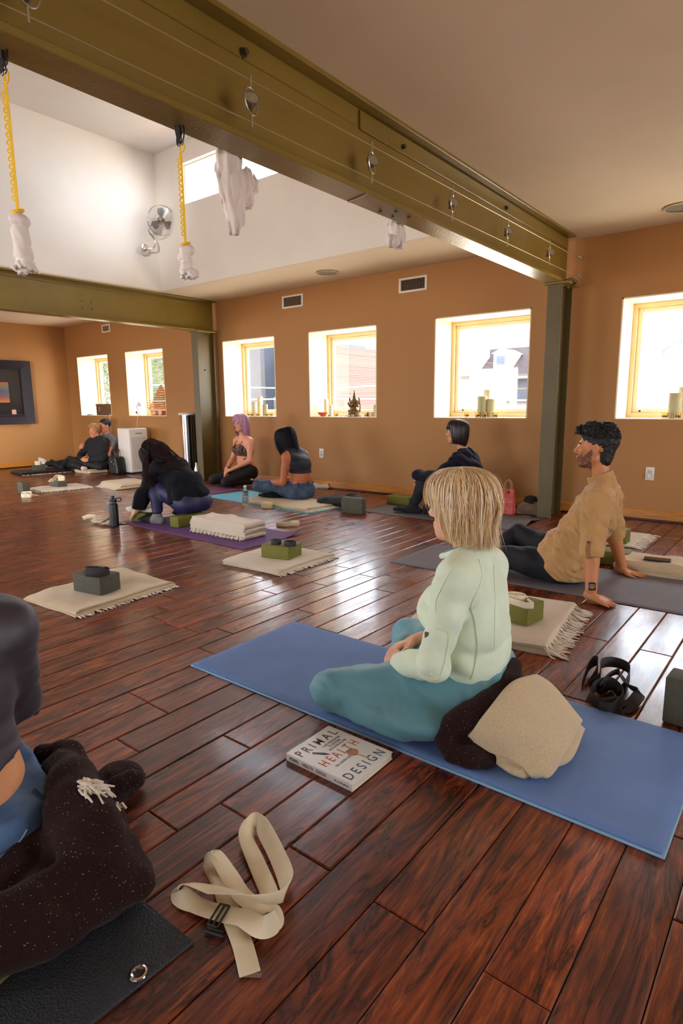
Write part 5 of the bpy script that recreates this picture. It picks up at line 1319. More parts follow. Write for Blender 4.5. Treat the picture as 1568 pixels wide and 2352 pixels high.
# wall fan on the well side wall
def fan():
    xw = WX0+.041
    b = X(330, 573, xw); c = X(367, 508, xw+.16)
    root = empty('wall_fan', (xw, b.y, b.z), 'chrome caged wall fan on a curved arm in the light well corner', 'wall fan')
    m = MB(); rot = Matrix.Translation((xw, b.y, b.z)) @ Matrix.Rotation(R_(90), 4, 'Y'); m.lathe([(0, .03), (.03, .03), (.06, .02), (.066, .006), (.066, 0), (0, 0)], n=32, mat=rot); m.sphere((xw+.05, b.y, b.z), .028, 14); m.build('wall_mount', M_chrome, root)
    cc = V((xw+.20, c.y, c.z)); m = MB(); m.tube(bez([(xw+.05, b.y, b.z), (xw+.09, b.y+.09, b.z+.03), (xw+.10, b.y+.10, b.z+.12), (xw+.10, b.y+.02, b.z+.2), (xw+.12, cc.y-.10, cc.z-.06), (xw+.12, cc.y-.02, cc.z)], 8), .010, 10); m.build('curved_arm', M_chrome, root)
    # orientation: facing camera-ish
    d = (V((0, 0, EYE))-cc).normalized(); d = (d+V((.2, .25, 0))).normalized(); q = d.to_track_quat('Z', 'Y').to_matrix().to_4x4(); T = Matrix.Translation(cc) @ q; R0 = .17
    m = MB(); m.cyl(T @ V((0, 0, -.11)), T @ V((0, 0, -.03)), .05, .045, 24); m.build('motor_housing', M_chrome, root)
    m = MB()
    for zz, rr in ((-.035, R0), (.0, R0)): m.tube([T @ V((math.cos(t)*rr, math.sin(t)*rr, zz)) for t in np.linspace(0, 2*math.pi, 49)[:-1]], .004, 6, closed=True)
    for k in range(11):
        rr = R0*(.18+.82*k/11); zz = .045*math.sqrt(max(0, 1-(rr/R0)**2)); m.tube([T @ V((math.cos(t)*rr, math.sin(t)*rr, zz)) for t in np.linspace(0, 2*math.pi, 41)[:-1]], .0008, 4, closed=True); 
        if k % 3 == 0: m.tube([T @ V((math.cos(t)*rr, math.sin(t)*rr, -.035-zz*.6)) for t in np.linspace(0, 2*math.pi, 41)[:-1]], .0008, 4, closed=True)
    for k in range(8):
        a = k*math.pi/4; m.tube([T @ V((math.cos(a)*R0*f, math.sin(a)*R0*f, .046*math.sqrt(max(0, 1-f*f)))) for f in (.15, .4, .7, .9, 1)], .0018, 4)
    m.build('cage', M_chrome, root)
    m = MB(); m.cyl(T @ V((0, 0, .036)), T @ V((0, 0, .05)), .03, .026, 24); m.build('badge', M_chrome, root)
    for k in range(3):
        a = k*2*math.pi/3-.35; m = MB(); vs = []
        pr = [(.03, -.25), (.07, -.5), (.12, -.5), (.145, -.2), (.14, .25), (.10, .45), (.05, .35)]
        pts = [(r*math.cos(a+w), r*math.sin(a+w), -.005+.02*w) for r, w in pr]
        t = [m.bm.verts.new(T @ V(p_)) for p_ in pts]; bvs = [m.bm.verts.new(T @ V((p_[0], p_[1], p_[2]-.003))) for p_ in pts]
        m.bm.faces.new(t); m.bm.faces.new(bvs[::-1]); n = len(t)
        for i in range(n): m.bm.faces.new((t[i], bvs[i], bvs[(i+1) % n], t[(i+1) % n]))
        m.build('blade', mat('dark chrome blade', (.25, .25, .26, 1), .3, metal=.8), root)
    m = MB(); m.cyl(T @ V((0, 0, -.03)), T @ V((0, 0, .012)), .026, n=20); m.build('hub', M_chrome, root)
fan()

# ------------------------------------------------------------------ outside
def house_white():
    y = 24.0
    def P(px, py): return W(px, py, y)
    a, b = P(940, 1000), P(1330, 860)
    eav = P(1150, 864).z; rt = P(1150, 792).z; x0, x1 = P(900, 900).x, P(1300, 900).x
    root = empty('white_rowhouse', ((x0+x1)/2, y+3, -3), 'white house with a brown shingled roof and a dormer seen through the fifth window', 'house'); wh = mat('white stucco', srgb(235, 230, 222), .8, .02, 1)
    m = MB(); m.box((x0, y, -4), (x1, y+7, eav)); m.build('wall', wh, root, smooth=False)
    m = MB(); rf = [(x0-.2, y-.3, eav), (x1, y-.3, eav), (x1, y+1.6, rt), (x0-.2, y+1.6, rt)]
    m.poly(rf); m.poly([(x0-.2, y+1.6, rt), (x1, y+1.6, rt), (x1, y+6, rt), (x0-.2, y+6, rt)]); m.poly([(x0-.2, y-.3, eav), (x0-.2, y+1.6, rt), (x0-.2, y+6, rt), (x0-.2, y+6, eav)])
    m.build('roof', mat('brown shingle roof', srgb(44, 28, 24), .9, .2, 5, 30, .5, .02), root, smooth=False)
    m = MB(); m.box((x0-.3, y-.45, eav-.15), (x1, y-.2, eav+.05)); m.build('gutter', mat('grey gutter', srgb(64, 52, 46), .6), root, smooth=False)
    c = P(1156, 830); w = .32
    m = MB(); zb, zt2 = P(1156, 846).z, P(1156, 812).z; m.box((c.x-w, y-.25, zb), (c.x+w, y+1.2, zt2)); m.prism([(c.x-w-.08, zt2), (c.x+w+.08, zt2), (c.x, P(1156, 801).z)], 0, 1.4, Matrix.Translation((0, y+1.1, 0)) @ Matrix.Rotation(R_(90), 4, 'X')); dm = m.build('dormer', wh, root, smooth=False)
    m = MB(); m.box((c.x-w*.55, y-.30, zb+.12), (c.x+w*.55, y-.25, zt2-.1)); m.build('dormer_window', mat('pale grey glass', srgb(60, 66, 76), .2), dm, smooth=False)
    m = MB(); q = P(1188, 893); m.box((q.x-.5, y-.06, q.z-.65), (q.x+.5, y, q.z+.65)); f_ = m.build('facade_window', mat('grey window frame', srgb(90, 80, 72), .5), root, smooth=False)
    m = MB(); 
    for dz in (-.3, .3): m.box((q.x-.42, y-.08, q.z+dz-.26), (q.x+.42, y-.05, q.z+dz+.26))
    m.build('window_glass', MATS['pale grey glass'], f_, smooth=False)
    cx = P(1085, 830).x; m = MB(); m.box((cx-.5, y-.2, eav-.5), (cx+.3, y+1, rt+1.2)); m.build('chimney', wh, root, smooth=False)
house_white()
def brick_block():
    y = 15.0
    def P(px, py): return W(px, py, y)
    x0, x1 = P(520, 900).x, P(812, 900).x; zt = P(600, 790).z
    root = empty('brick_building', ((x0+x1)/2, y+3, -3), 'dark brick building behind the third and fourth windows', 'building')
    bm_, nt, b = new_mat('weathered brick'); co = coords(nt, (1, 1, 1), rot=(R_(90), 0, 0)); br = ND(nt, 'TexBrick'); br.inputs['Color1'].default_value = srgb(92, 62, 52); br.inputs['Color2'].default_value = srgb(70, 48, 42); br.inputs['Mortar'].default_value = srgb(110, 100, 92); br.inputs['Scale'].default_value = 5; nt.links.new(co, br.inputs[0]); nt.links.new(br.outputs[0], b.inputs['Base Color']); b.inputs['Roughness'].default_value = .9
    m = MB(); m.box((x0-6, y, -4), (P(600, 900).x, y+5, zt)); m.build('wall', mat('slate grey cladding', srgb(46, 50, 60), .8, .1, 2), root, smooth=False)
    m = MB(); m.box((P(755, 900).x, y-2, -4), (x1, y+5, P(790, 800).z)); m.build('brick_wing', bm_, root, smooth=False)
    m = MB(); m.box((P(610, 900).x, y+1, -4), (P(640, 900).x, y+5, zt+.2)); m.build('side_wall', mat('grey cladding', srgb(70, 74, 84), .8), root, smooth=False)
brick_block()
def gable():
    y = 17.0
    def P(px, py): return W(px, py, y)
    root = empty('shingled_house', (P(1560, 900).x, y, -3), 'pale house with a shingled grey gable behind the sixth window', 'house')
    m = MB(); x0, x1 = P(1520, 900).x, P(1800, 900).x; m.box((x0, y, -4), (x1, y+5, P(1560, 830).z)); m.build('wall', mat('pale siding', srgb(226, 224, 220), .8), root, smooth=False)
    m = MB(); a, b_, c_ = P(1500, 832), P(1600, 740), P(1710, 832)
    va = [m.bm.verts.new((p_.x, yy, p_.z)) for yy in (y-.4, y+5) for p_ in (a, b_, c_)]
    m.bm.faces.new((va[0], va[1], va[2])); m.bm.faces.new((va[3], va[5], va[4])); m.bm.faces.new((va[0], va[3], va[4], va[1])); m.bm.faces.new((va[1], va[4], va[5], va[2])); m.bm.faces.new((va[0], va[2], va[5], va[3]))
    m.build('gable', mat('grey shingles', srgb(70, 76, 86), .9, .1, 4), root, smooth=False)
gable()
def tree(x, y, z, r, label, seed):
    rr = random.Random(seed); root = empty('leafy_tree', (x, y, -3), label, 'tree', 'trees outside the far windows')
    m = MB(); m.tube([(x, y, -3), (x+.1, y, 0), (x-.05, y, z)], [.22, .16, .08], 8); m.build('trunk', mat('grey bark', srgb(96, 84, 72), .9), root)
    vs, fs = [], []
    for i in range(5200):
        d = V((rr.gauss(0, 1), rr.gauss(0, 1), rr.gauss(0, 1))).normalized()*r*(rr.random()**.4); c = V((x, y, z))+V((d.x, d.y, d.z*1.2))+V((mn.noise(d*1.3), mn.noise(d*1.7), 0))*.5
        u = V((rr.gauss(0, 1), rr.gauss(0, 1), rr.gauss(0, 1))).normalized()*.055; w = u.orthogonal().normalized()*.038; k = len(vs); vs += [c-u, c+w, c+u, c-w]; fs.append((k, k+1, k+2, k+3))
    link('foliage', mesh(vs, fs), mat('dusty green leaves', srgb(60, 76, 44), .8, .3, 3), root, False)
tree(-16.2, 11.5, 2.2, 1.7, 'dusty green tree outside the second window', 1); tree(-20.5, 12.5, 1.8, 1.7, 'dusty green tree outside the first window', 2)
m = MB()
for dz, s_ in ((0, .2), (.5, -.1), (-.6, .05)): m.tube([(-16, 10.5, 1.2+dz), (-9, 10.5, 1.0+dz+s_), (-2, 10.5, 1.05+dz), (4, 10.5, .9+dz)], .015, 5)
o = m.build('overhead_wires', mat('pale wire', srgb(170, 170, 170), .5)); tag(o, 'thin overhead wires crossing outside the windows', 'wires')
# ------------------------------------------------------------------ people
A3 = lambda v: np.array((v[0], v[1], v[2]), float)
def lerp(a, b, t): return a*(1-t)+b*t
SKIN = lambda n, c: mat(n, c, .48, .05, 14, 220, .12, .001, spec=.4, sss=.12)
def frame(fwd, tilt=0, roll=0):
    f = nrm(fwd); r = nrm(np.cross(f, (0, 0, 1))); u = np.cross(r, f)
    if tilt: f, u = f*math.cos(tilt)-u*math.sin(tilt), u*math.cos(tilt)+f*math.sin(tilt)     # + looks down
    if roll: r, u = r*math.cos(roll)+u*math.sin(roll), u*math.cos(roll)-r*math.sin(roll)
    return r, f, u
def head_field(F, c, fr, s=1.0, fem=False, h=None):
    r, f, u = fr; M = np.array([r, f, u]); c = A3(c)
    P = lambda x, y, z: c+(r*x+f*y+u*z)*s
    F.ell(P(0, -.014, .036), np.array((.074, .094, .084))*s, M, .02)
    F.ell(P(0, .026, -.032), np.array((.056, .062, .078))*s, M, .03)
    F.ell(P(0, .062, -.085), np.array((.026, .024, .022))*s, M, .025)
    for a in (-1, 1):
        F.cone(P(a*.050, -.004, -.05), P(a*.018, .058, -.086), .020*s, .017*s, .025)
        F.ell(P(a*.040, .060, -.014), np.array((.021, .017, .017))*s, M, .02)
        F.cone(P(a*.012, .086, .024), P(a*.042, .072, .025), .0085*s, .008*s, .014)
    for a in (-1, 1):
        F.ell(P(a*.031, .093, .006), np.array((.017, .013, .011))*s, M, .012, 's')
        F.ell(P(a*.031, .074, .005), np.array((.0155, .0155, .0130))*s, M, .004)
        F.cone(P(a*.018, .088, .012), P(a*.044, .078, .012), .004*s, .004*s, .006)
    F.cone(P(0, .084, .014), P(0, .106, -.022), .0085*s, .0115*s, .012)
    for a in (-1, 1): F.ell(P(a*.012, .096, -.028), np.array((.009, .012, .008))*s, M, .006)
    for a in (-1, 1): F.ell(P(a*.007, .104, -.036), np.array((.0045, .006, .004))*s, M, .003, 's')
    F.cone(P(-.017, .087, -.056), P(.017, .087, -.056), .0065*s, .0065*s, .008); F.cone(P(-.006, .092, -.054), P(.006, .092, -.054), .006*s, .006*s, .006)
    F.cone(P(-.014, .085, -.067), P(.014, .085, -.067), .0075*s, .0075*s, .008)
    F.cone(P(-.02, .097, -.0605), P(.02, .097, -.0605), .0018*s, .0018*s, .003, 's')
    for a in (-1, 1):
        Me = np.array([nrm(r*1.0-f*a*.35), nrm(f+r*a*.35), u])
        F.ell(P(a*.078, -.006, -.006), np.array((.009, .019, .033))*s, Me, .006)
        F.ell(P(a*.087, -.003, .002), np.array((.006, .010, .017))*s, Me, .004, 's')
        F.ell(P(a*.084, .002, -.022), np.array((.005, .006, .006))*s, Me, .003, 's')
def face_mats(c, fr, s, lips=1, beard=None):
    r, f, u = fr; c = A3(c)
    def fn(Q):
        q = (Q-c)/s; x, y, z = np.abs(q@r), q@f, q@u; o = np.zeros(len(Q), int)
        near = np.sqrt((q**2).sum(-1)) < .17
        m = near & (y > .078) & (x < .024-.9*np.abs(z+.0605)) & (np.abs(z+.0605) < .0125); 
        if beard is not None:
            b = near & (y > .005) & (z < -.028-.30*np.clip(y-.0, 0, .02)+.9*np.clip(.045-y, -.02, .06)*(y < .06)) & (z > -.16) & ((z < -.045) | (y < .07) | ((x < .03) & (z < -.036)))
            b &= ~((y > .05) & (z > -.03)) & (x > -.1) & ~((y < .0) & (z < -.07)) & ((y > .0) | (z > -.02))
            hsh = np.modf(np.abs(np.sin(q@np.array([1271.1, 3113.7, 2741.3]))*43758.5))[0]; o[b & (hsh < .86)] = beard
        o[m] = lips
        e = near & (y > .07) & (np.abs(z-.026-.004*np.cos(x*60)) < .0042) & (x > .014) & (x < .050)
        o[e] = 3
        return o
    return fn
def eyes(c, fr, s, parent, iris=srgb(50, 30, 20)):
    r, f, u = [V(x) for x in fr]; c = V(c)
    for a in (-1, 1):
        p = c+(r*a*.0305+f*.0800+u*.004)*s; m = MB(); m.sphere(p, .0118*s, 16); m.build('eye', mat('eye white', srgb(150, 136, 126), .3, .02, 5), parent)
        m = MB(); m.sphere(p+f*.0075*s, .0056*s, 10); m.build('iris', mat('brown iris', iris, .15), parent)
def hand_field(F, w, d, n, s=1.0, curl=.3, spread=.15, thumb=1, tcurl=.3, curls=None, L=.085):
    """w wrist, d direction of fingers, n back-of-hand normal, thumb = +1/-1 side (along n x d)"""
    w = A3(w); d = nrm(d); n = nrm(np.asarray(n, float)-d*np.dot(n, d)); sd = np.cross(n, d)*thumb
    kn = w+d*L*s
    F.slab(w+d*.012*s, w+d*(L-.008)*s, sd, .027*s, .014*s, .038*s, .0125*s, .012)
    F.cone(w-d*.02*s, w+d*.02*s, .024*s, .021*s, .015)
    ls = [(.040, .026, .019), (.044, .029, .020), (.041, .027, .019), (.033, .020, .017)]
    for i, o in enumerate((.028, .0095, -.0095, -.0275)):
        p = kn+sd*o*s-d*abs(i-1.2)*.004*s; dd = nrm(d+sd*(1.2-i)*spread*.5*1.0)
        a = 0; c = curls[i] if curls else curl
        F.cone(w+d*.05*s+sd*o*.8*s, p, .0105*s, .0098*s, .008)
        for j, l in enumerate(ls[i]):
            a += c*(.8, 1.1, .8)[j]; v = dd*math.cos(a)-n*math.sin(a); q = p+v*l*s
            F.cone(p, q, (.0092, .0085, .0078)[j]*s, (.0086, .0078, .0066)[j]*s, .004); p = q
    p = w+d*.018*s+sd*.020*s; v = nrm(d*.62+sd*.85-n*tcurl*.5)
    q = p+v*.042*s; F.cone(p, q, .0155*s, .0118*s, .012); v = nrm(d*.85+sd*.45-n*tcurl); q2 = q+v*.031*s; F.cone(q, q2, .0108*s, .0098*s, .005); v = nrm(d*.95+sd*.2-n*tcurl); F.cone(q2, q2+v*.024*s, .0098*s, .0078*s, .004)
def foot_field(F, an, toe, up=(0, 0, 1), s=1.0, g=0):
    an, toe = A3(an), A3(toe); d = toe-an; d = d-np.asarray(up)*np.dot(d, up)*0; L = np.linalg.norm(d); dn = d/L; upv = nrm(np.asarray(up, float)-dn*np.dot(up, dn)); sd = np.cross(dn, upv)
    heel = an-dn*.045*s-upv*.035*s
    F.cone(heel, an+dn*.06*s-upv*.02*s, .032*s+g, .036*s+g, .02); F.cone(an, an+dn*.07*s-upv*.02*s, .038*s+g, .034*s+g, .02)
    ball = toe-dn*.06*s
    F.slab(an+dn*.05*s-upv*.02*s, ball, sd, .036*s+g, .030*s+g, .044*s+g, .020*s+g, .02); F.slab(ball, toe-dn*.012*s, sd, .042*s+g, .019*s+g, .034*s+g, .013*s+g, .015)
def bodyp(F, J, s=1.0, g=0, parts='tnlLrRaAbB', fem=False, k=.03, wst=1.0):
    """t torso n neck l/L left arm upper/fore r/R right arm; a/A left thigh/shin b/B right thigh/shin"""
    j = {q: A3(v) for q, v in J.items() if not isinstance(v, str)}
    us = nrm(j['shL']-j['shR']); uh = nrm(j['hipL']-j['hipR'])
    if 't' in parts:
        ww = .128*wst
        F.slab(j['pel'], lerp(j['pel'], j['wst'], .5), uh, .150*s+g, .110*s+g, .142*s+g, .098*s+g, k)
        F.slab(lerp(j['pel'], j['wst'], .5), j['wst'], uh, .142*s+g, .098*s+g, ww*s+g, .090*s+g, k)
        F.slab(j['wst'], j['chs'], us, ww*s+g, .090*s+g, .150*s+g, .105*s+g, k)
        top = lerp(j['chs'], j['neck'], .62)
        F.slab(j['chs'], top, us, .152*s+g, .105*s+g, .125*s+g, .068*s+g, k)
        for q in ('shL', 'shR'):
            F.cone(lerp(top, j[q], .35), j[q], .058*s+g, .054*s+g, k); F.cone(lerp(j['chs'], j[q], .55), j[q], .07*s+g, .05*s+g, k)
            F.cone(j['neck'], lerp(j[q], j['neck'], .25)+np.array((0, 0, .012)), .040*s+g, .040*s+g, k)
        for q in ('hipL', 'hipR'): F.ell(j[q]*.75+j['pel']*.25, (.098*s+g,)*3, k=k)
    if 'n' in parts: F.cone(j['neck']-np.array((0, 0, .03)), j['hd'], .055*s+g, .050*s+g, .015)
    def limb(a, b, r, bul=.5): F.chain([a, lerp(a, b, bul), b], [x*s+g for x in r], k*.7)
    for q, e, w, c1, c2 in (('shL', 'elL', 'wrL', 'l', 'L'), ('shR', 'elR', 'wrR', 'r', 'R')):
        if c1 in parts: limb(j[q], j[e], (.050, .045, .037), .4)
        if c2 in parts: limb(j[e], j[w], (.038, .036, .024), .3)
    for q, e, w, c1, c2 in (('hipL', 'knL', 'anL', 'a', 'A'), ('hipR', 'knR', 'anR', 'b', 'B')):
        if c1 in parts: limb(j[q], j[e], (.090, .077, .055), .45)
        if c2 in parts: limb(j[e], j[w], (.054, .053, .034), .3)
def bounds(J, pad=.2):
    P = np.array([A3(v) for v in J.values()]); lo = P.min(0)-pad; hi = P.max(0)+pad; lo[2] = max(lo[2], -.02); return lo, hi

def hair_shell(c, fr, prof, mats, parent, n=3000, wid=.0026, jit=.004, wave=(.02, 3), seed=1, shell=True, s=1.0, fly=60, seg=12, K=16, t0max=.45, lenj=.06, sc=(1, 1), clump=0, mshell=None, name='hair', tsp=(0,)):
    """prof: {phi_deg: [(r, z), ...]} phi 0 = front, 90 = the head's left"""
    r, f, u = [np.asarray(x, float) for x in fr]; c = A3(c); rg = np.random.default_rng(seed)
    ks = sorted(prof); T = len(prof[ks[0]])
    tab = np.array([prof[k] for k in ks], float); ang = np.radians(ks)
    def S(phi, t):
        phi = np.mod(phi, 2*np.pi); i = np.searchsorted(ang, phi, side='right')-1; i2 = (i+1) % len(ks)
        a0 = ang[i]; a1 = np.where(i2 == 0, ang[0]+2*np.pi, ang[i2]); w = (phi-a0)/(a1-a0); w = w*w*(3-2*w)
        x = t*(T-1); j = np.clip(x.astype(int), 0, T-2); fx = (x-j)[..., None]
        def ev(ii):
            p1, p2 = tab[ii, j], tab[ii, j+1]; p0 = np.where((j == 0)[..., None], 2*p1-p2, tab[ii, np.maximum(j-1, 0)]); p3 = np.where((j == T-2)[..., None], 2*p2-p1, tab[ii, np.minimum(j+2, T-1)])
            return .5*((2*p1)+(p2-p0)*fx+(2*p0-5*p1+4*p2-p3)*fx**2+(3*p1-p0-3*p2+p3)*fx**3)
        return ev(i)*(1-w)[..., None]+ev(i2)*w[..., None]
    def pos(phi, t, off=0):
        q = S(phi, t); R = q[..., 0]+off; return c+s*(u*q[..., 1:2]+(f*sc[1]*np.cos(phi)[..., None]-r*sc[0]*np.sin(phi)[..., None])*R[..., None])
    root = parent
    if shell:
        NP = 48; ph = np.linspace(0, 2*np.pi, NP, endpoint=False); tt = np.linspace(.0, .87, K+1)
        PH, TT = np.meshgrid(ph, tt, indexing='ij'); vs = pos(PH, TT, -.004); vi = pos(PH, TT, -.016)
        vi = vi+(c-vi)*.02
        N1 = NP*(K+1); V1 = np.concatenate([vs.reshape(-1, 3), vi.reshape(-1, 3)]); q = []
        for i in range(NP):
            i2 = (i+1) % NP
            for k in range(K):
                a, b, c_, d = i*(K+1)+k, i*(K+1)+k+1, i2*(K+1)+k+1, i2*(K+1)+k
                q.append((a, b, c_, d)); q.append((N1+d, N1+c_, N1+b, N1+a))
            a, b = i*(K+1)+K, i2*(K+1)+K; q.append((a, N1+a, N1+b, b))
        root = link(name, npmesh(V1, q), mshell or mats, parent)
    N = n; phi0 = rg.uniform(0, 2*np.pi, N); ts = rg.uniform(0, t0max, N)**1.2; te = 1-np.abs(rg.normal(0, lenj, N)); te[:fly] += .03
    tt = ts[:, None]+(te-ts)[:, None]*np.linspace(0, 1, seg+1)[None]
    amp = rg.normal(0, wave[0], N)[:, None]; fr_ = rg.uniform(.6, 1.4, N)[:, None]*wave[1]; p0 = rg.uniform(0, 6.28, N)[:, None]
    if clump:
        cc = (np.round(phi0*clump/6.283)+.5)*6.283/clump; phi_t = phi0[:, None]+(cc-phi0)[:, None]*.55*tt**1.5
    else: phi_t = np.repeat(phi0[:, None], seg+1, 1)
    phi_t = phi_t+amp*np.sin(tt*fr_*3+p0)
    off = np.abs(rg.normal(0, jit, N))[:, None]*np.ones_like(tt)+rg.normal(0, jit*.5, N)[:, None]*tt-.003
    off[:fly] += (np.abs(rg.normal(0, .012, fly))[:, None])*tt[:fly]
    p = pos(phi_t, np.clip(tt, 0, 1.05), off)
    tg = np.gradient(p, axis=1); tg /= np.linalg.norm(tg, axis=-1, keepdims=True)+1e-9
    outv = p-c; outv -= (outv@u)[..., None]*u*.6; wv = np.cross(tg, outv); wv /= np.linalg.norm(wv, axis=-1, keepdims=True)+1e-9
    tw = np.linspace(.5, 1, seg+1); w_ = wid*s*np.minimum(1, np.minimum(tw*1.3, (1.04-np.linspace(0, 1, seg+1))*3))
    wa = (rg.uniform(.5, 1.3, N)[:, None]*w_[None])[..., None]
    nrmv = np.cross(tg, wv)
    Aa = p-wv*wa*.5; Bb = p+wv*wa*.5; Cc = p+nrmv*wa*.22*np.sign((nrmv*outv).sum(-1, keepdims=True))
    Vv = np.stack([Aa, Cc, Bb], 2).reshape(-1, 3); base = (np.arange(N)*(seg+1)*3)[:, None]+(np.arange(seg)*3)[None]
    q = np.concatenate([np.stack([base, base+1, base+4, base+3], -1).reshape(-1, 4), np.stack([base+1, base+2, base+5, base+4], -1).reshape(-1, 4)])
    o = link('strands' if shell else name, npmesh(Vv, q), mats, root, True)
    tag(o, kind='stuff'); return root

# ---- 1. woman in mint seated on the blue mat ---------------------------------------------------
def person_mint():
    J = dict(hd=(-.884, 1.722, .735), neck=(-.850, 1.735, .585), shL=(-.820, 1.575, .520), shR=(-.850, 1.875, .500), elL=(-.835, 1.475, .290), elR=(-.90, 1.99, .29), wrL=(-1.035, 1.600, .195), wrR=(-1.09, 1.80, .20),
             pel=(-.835, 1.745, .150), wst=(-.835, 1.74, .28), chs=(-.845, 1.735, .40), hipL=(-.86, 1.665, .135), hipR=(-.865, 1.83, .135), knL=(-1.215, 1.470, .100), knR=(-1.235, 1.985, .125), anL=(-1.06, 1.78, .06), anR=(-1.02, 1.62, .05))
    lo, hi = bounds(J); s = .95; sk = SKIN('fair warm skin', srgb(226, 168, 138)); fr = frame((-1, -.06, 0), .04)
    F = Field(lo, hi, .0055); bodyp(F, J, s, -.004, fem=True)
    hc = A3(J['hd'])+np.array((0, 0, -.012)); head_field(F, hc, fr, .98)
    hand_field(F, J['wrL'], (-.75, .55, -.12), (-.35, -.5, .75), .92, curls=[.5, .55, .6, .65], thumb=-1, tcurl=.2)
    hand_field(F, J['wrR'], (-.55, -.75, -.2), (-.2, .2, .95), .92, .45, thumb=1)
    foot_field(F, J['anR'], (-1.08, 1.50, .045), (0, 0, 1), .9); foot_field(F, J['anL'], (-1.12, 1.93, .045), (0, 0, 1), .9)
    body = F.build('person', [sk, mat('rosy lips', srgb(190, 110, 100), .4), sk, mat('brow hair', srgb(120, 90, 60), .8)], matfn=face_mats(hc, fr, .98))
    tag(body, 'blonde woman in pale mint top and teal trousers seated on the blue mat', 'person')
    # top
    mint = mat('pale mint knit', srgb(226, 242, 216), .8, .04, 10, 160, .25, .0012, sheen=.2)
    J2 = dict(J); 
    F = Field(lo, hi, .0055); bodyp(F, J2, s, .009, 'tlLrR', fem=True, k=.035)
    F.ell((-.945, 1.735, .395), (.062, .125, .075), k=.05)
    F.ell((-.845, 1.73, .31), (.115, .142, .10), k=.05)
    F.disp(folds(3, 24, .0085, (.1, .1, 1), .8, 4), .03); F.disp(folds(8, 55, .0022, (.2, .2, 1), .8), .03)
    F.cut((-.85, 1.73, .20), (-.10, 0, -1), .006); F.cone(lerp(A3(J['elL']), A3(J['wrL']), .6), J['wrL'], .043, .036, .02); F.cutl(A3(J['wrL'])+np.array((.006, -.004, .002)), A3(J['wrL'])-A3(J['elL']), .085); F.cutl(lerp(A3(J['elR']), A3(J['wrR']), .62), A3(J['wrR'])-A3(J['elR']), .12)
    F.cone((-.862, 1.732, .585), (-.89, 1.728, .72), .058, .052, .008, 's')
    top = F.build('mint_top', mint, body)
    # hem band, cuff, seams
    seam = mat('mint seam', srgb(212, 230, 182), .8)
    def ride(pts, r=.0022, nm='seam', m_=seam):
        m = MB(); m.tube(bez(pts, 6), r, 5); m.build(nm, m_, top)
    dg = bpy.context.evaluated_depsgraph_get()
    def onto(p, d, lift=.0012):   # project a point onto the top along d
        ok, loc, nn, i = top.ray_cast(V(p)-V(d)*.25, V(d)); return loc-V(d)*lift if ok else None
    def seamline(pts, d, r=.0018, nm='seam', m_=seam):
        q = [onto(p, V(d).normalized()) for p in bez(pts, 5)]; q = [x for x in q if x is not None]
        if len(q) > 3: m = MB(); m.tube(q, r, 5); m.build(nm, m_, top)
    vd = (-.47, .85, -.2)
    def px(a, b, y=1.6): return W(a, b, y)
    seamline([px(1104, 1285), px(1108, 1330), px(1080, 1385), px(1090, 1430), px(1096, 1500), px(1080, 1560)], (-.5, .85, -.25))
    seamline([px(1050, 1280), px(1020, 1330), px(1000, 1372), px(998, 1400)], (-.5, .85, -.25), .0012)
    seamline([px(1150, 1300), px(1145, 1400), px(1140, 1500)], (-.5, .85, -.25), .001)
    pk = [px(1000, 1425), px(1030, 1437), px(1026, 1480), px(1010, 1528), px(985, 1520)]
    seamline(pk, (-.45, .87, -.2), .0013, 'sleeve_pocket')
    P_ = onto(px(985, 1440), V((-.45, .87, -.2)).normalized()); 
    if P_: m = MB(); m.box(P_-V((.006, .003, .01)), P_+V((.006, .002, .01)), .002); m.build('zip_pull', mat('grey badge', srgb(90, 84, 80), .5), top)
    P_ = onto(px(996, 1516), V((-.45, .87, -.2)).normalized())
    if P_: m = MB(); m.sphere(P_, .004, 8); m.build('snap', seam, top)
    m = MB(); w0 = A3(J['wrL']); 
    m = MB(); cpts = [(-.90, 1.70, .606), (-.945, 1.69, .575), (-.955, 1.70, .53)]; 
    m = MB(); m.tube([V((-.872+.062*math.cos(t), 1.734+.064*math.sin(t), .598+.030*math.cos(t))) for t in np.linspace(0, 2*math.pi, 33)[:-1]], .0065, 8, closed=True); m.build('collar', mat('grey teal inner collar', srgb(120, 136, 134), .8), top)
    m = MB(); m.tube([V((-.876+.070*math.cos(t), 1.734+.072*math.sin(t), .588+.032*math.cos(t))) for t in np.linspace(0, 2*math.pi, 33)[:-1]], .009, 8, closed=True); m.build('collar_band', mint, top)
    P_ = W(1102, 1582, 1.62); m = MB(); m.poly([P_+V((0, 0, .008)), P_+V((.012, 0, .004)), P_+V((.008, -.002, -.016)), P_+V((-.002, -.002, -.004))]); m.build('care_tag', M_whitep, top, smooth=False)
    # trousers
    teal = mat('teal stretch cloth', srgb(96, 150, 164), .6, .06, 5, 260, .12, .0008, sheen=.15)
    F = Field(lo, hi, .0055); bodyp(F, J, s, .016, 'aAbB', k=.04)
    F.slab((-.855, 1.745, .11), (-.84, 1.745, .20), (0, 1, 0), .162, .125, .150, .112, .04)
    F.ell((-.80, 1.68, .115), (.10, .10, .10), k=.05); F.ell((-.80, 1.81, .115), (.10, .10, .10), k=.05)
    F.ell((-1.0, 1.56, .085), (.22, .13, .075), [[.93, -.36, 0], [.36, .93, 0], [0, 0, 1]], .05); F.ell((-1.05, 1.55, .05), (.20, .13, .045), k=.05)
    F.ell((-1.05, 1.9, .08), (.17, .12, .06), k=.05)
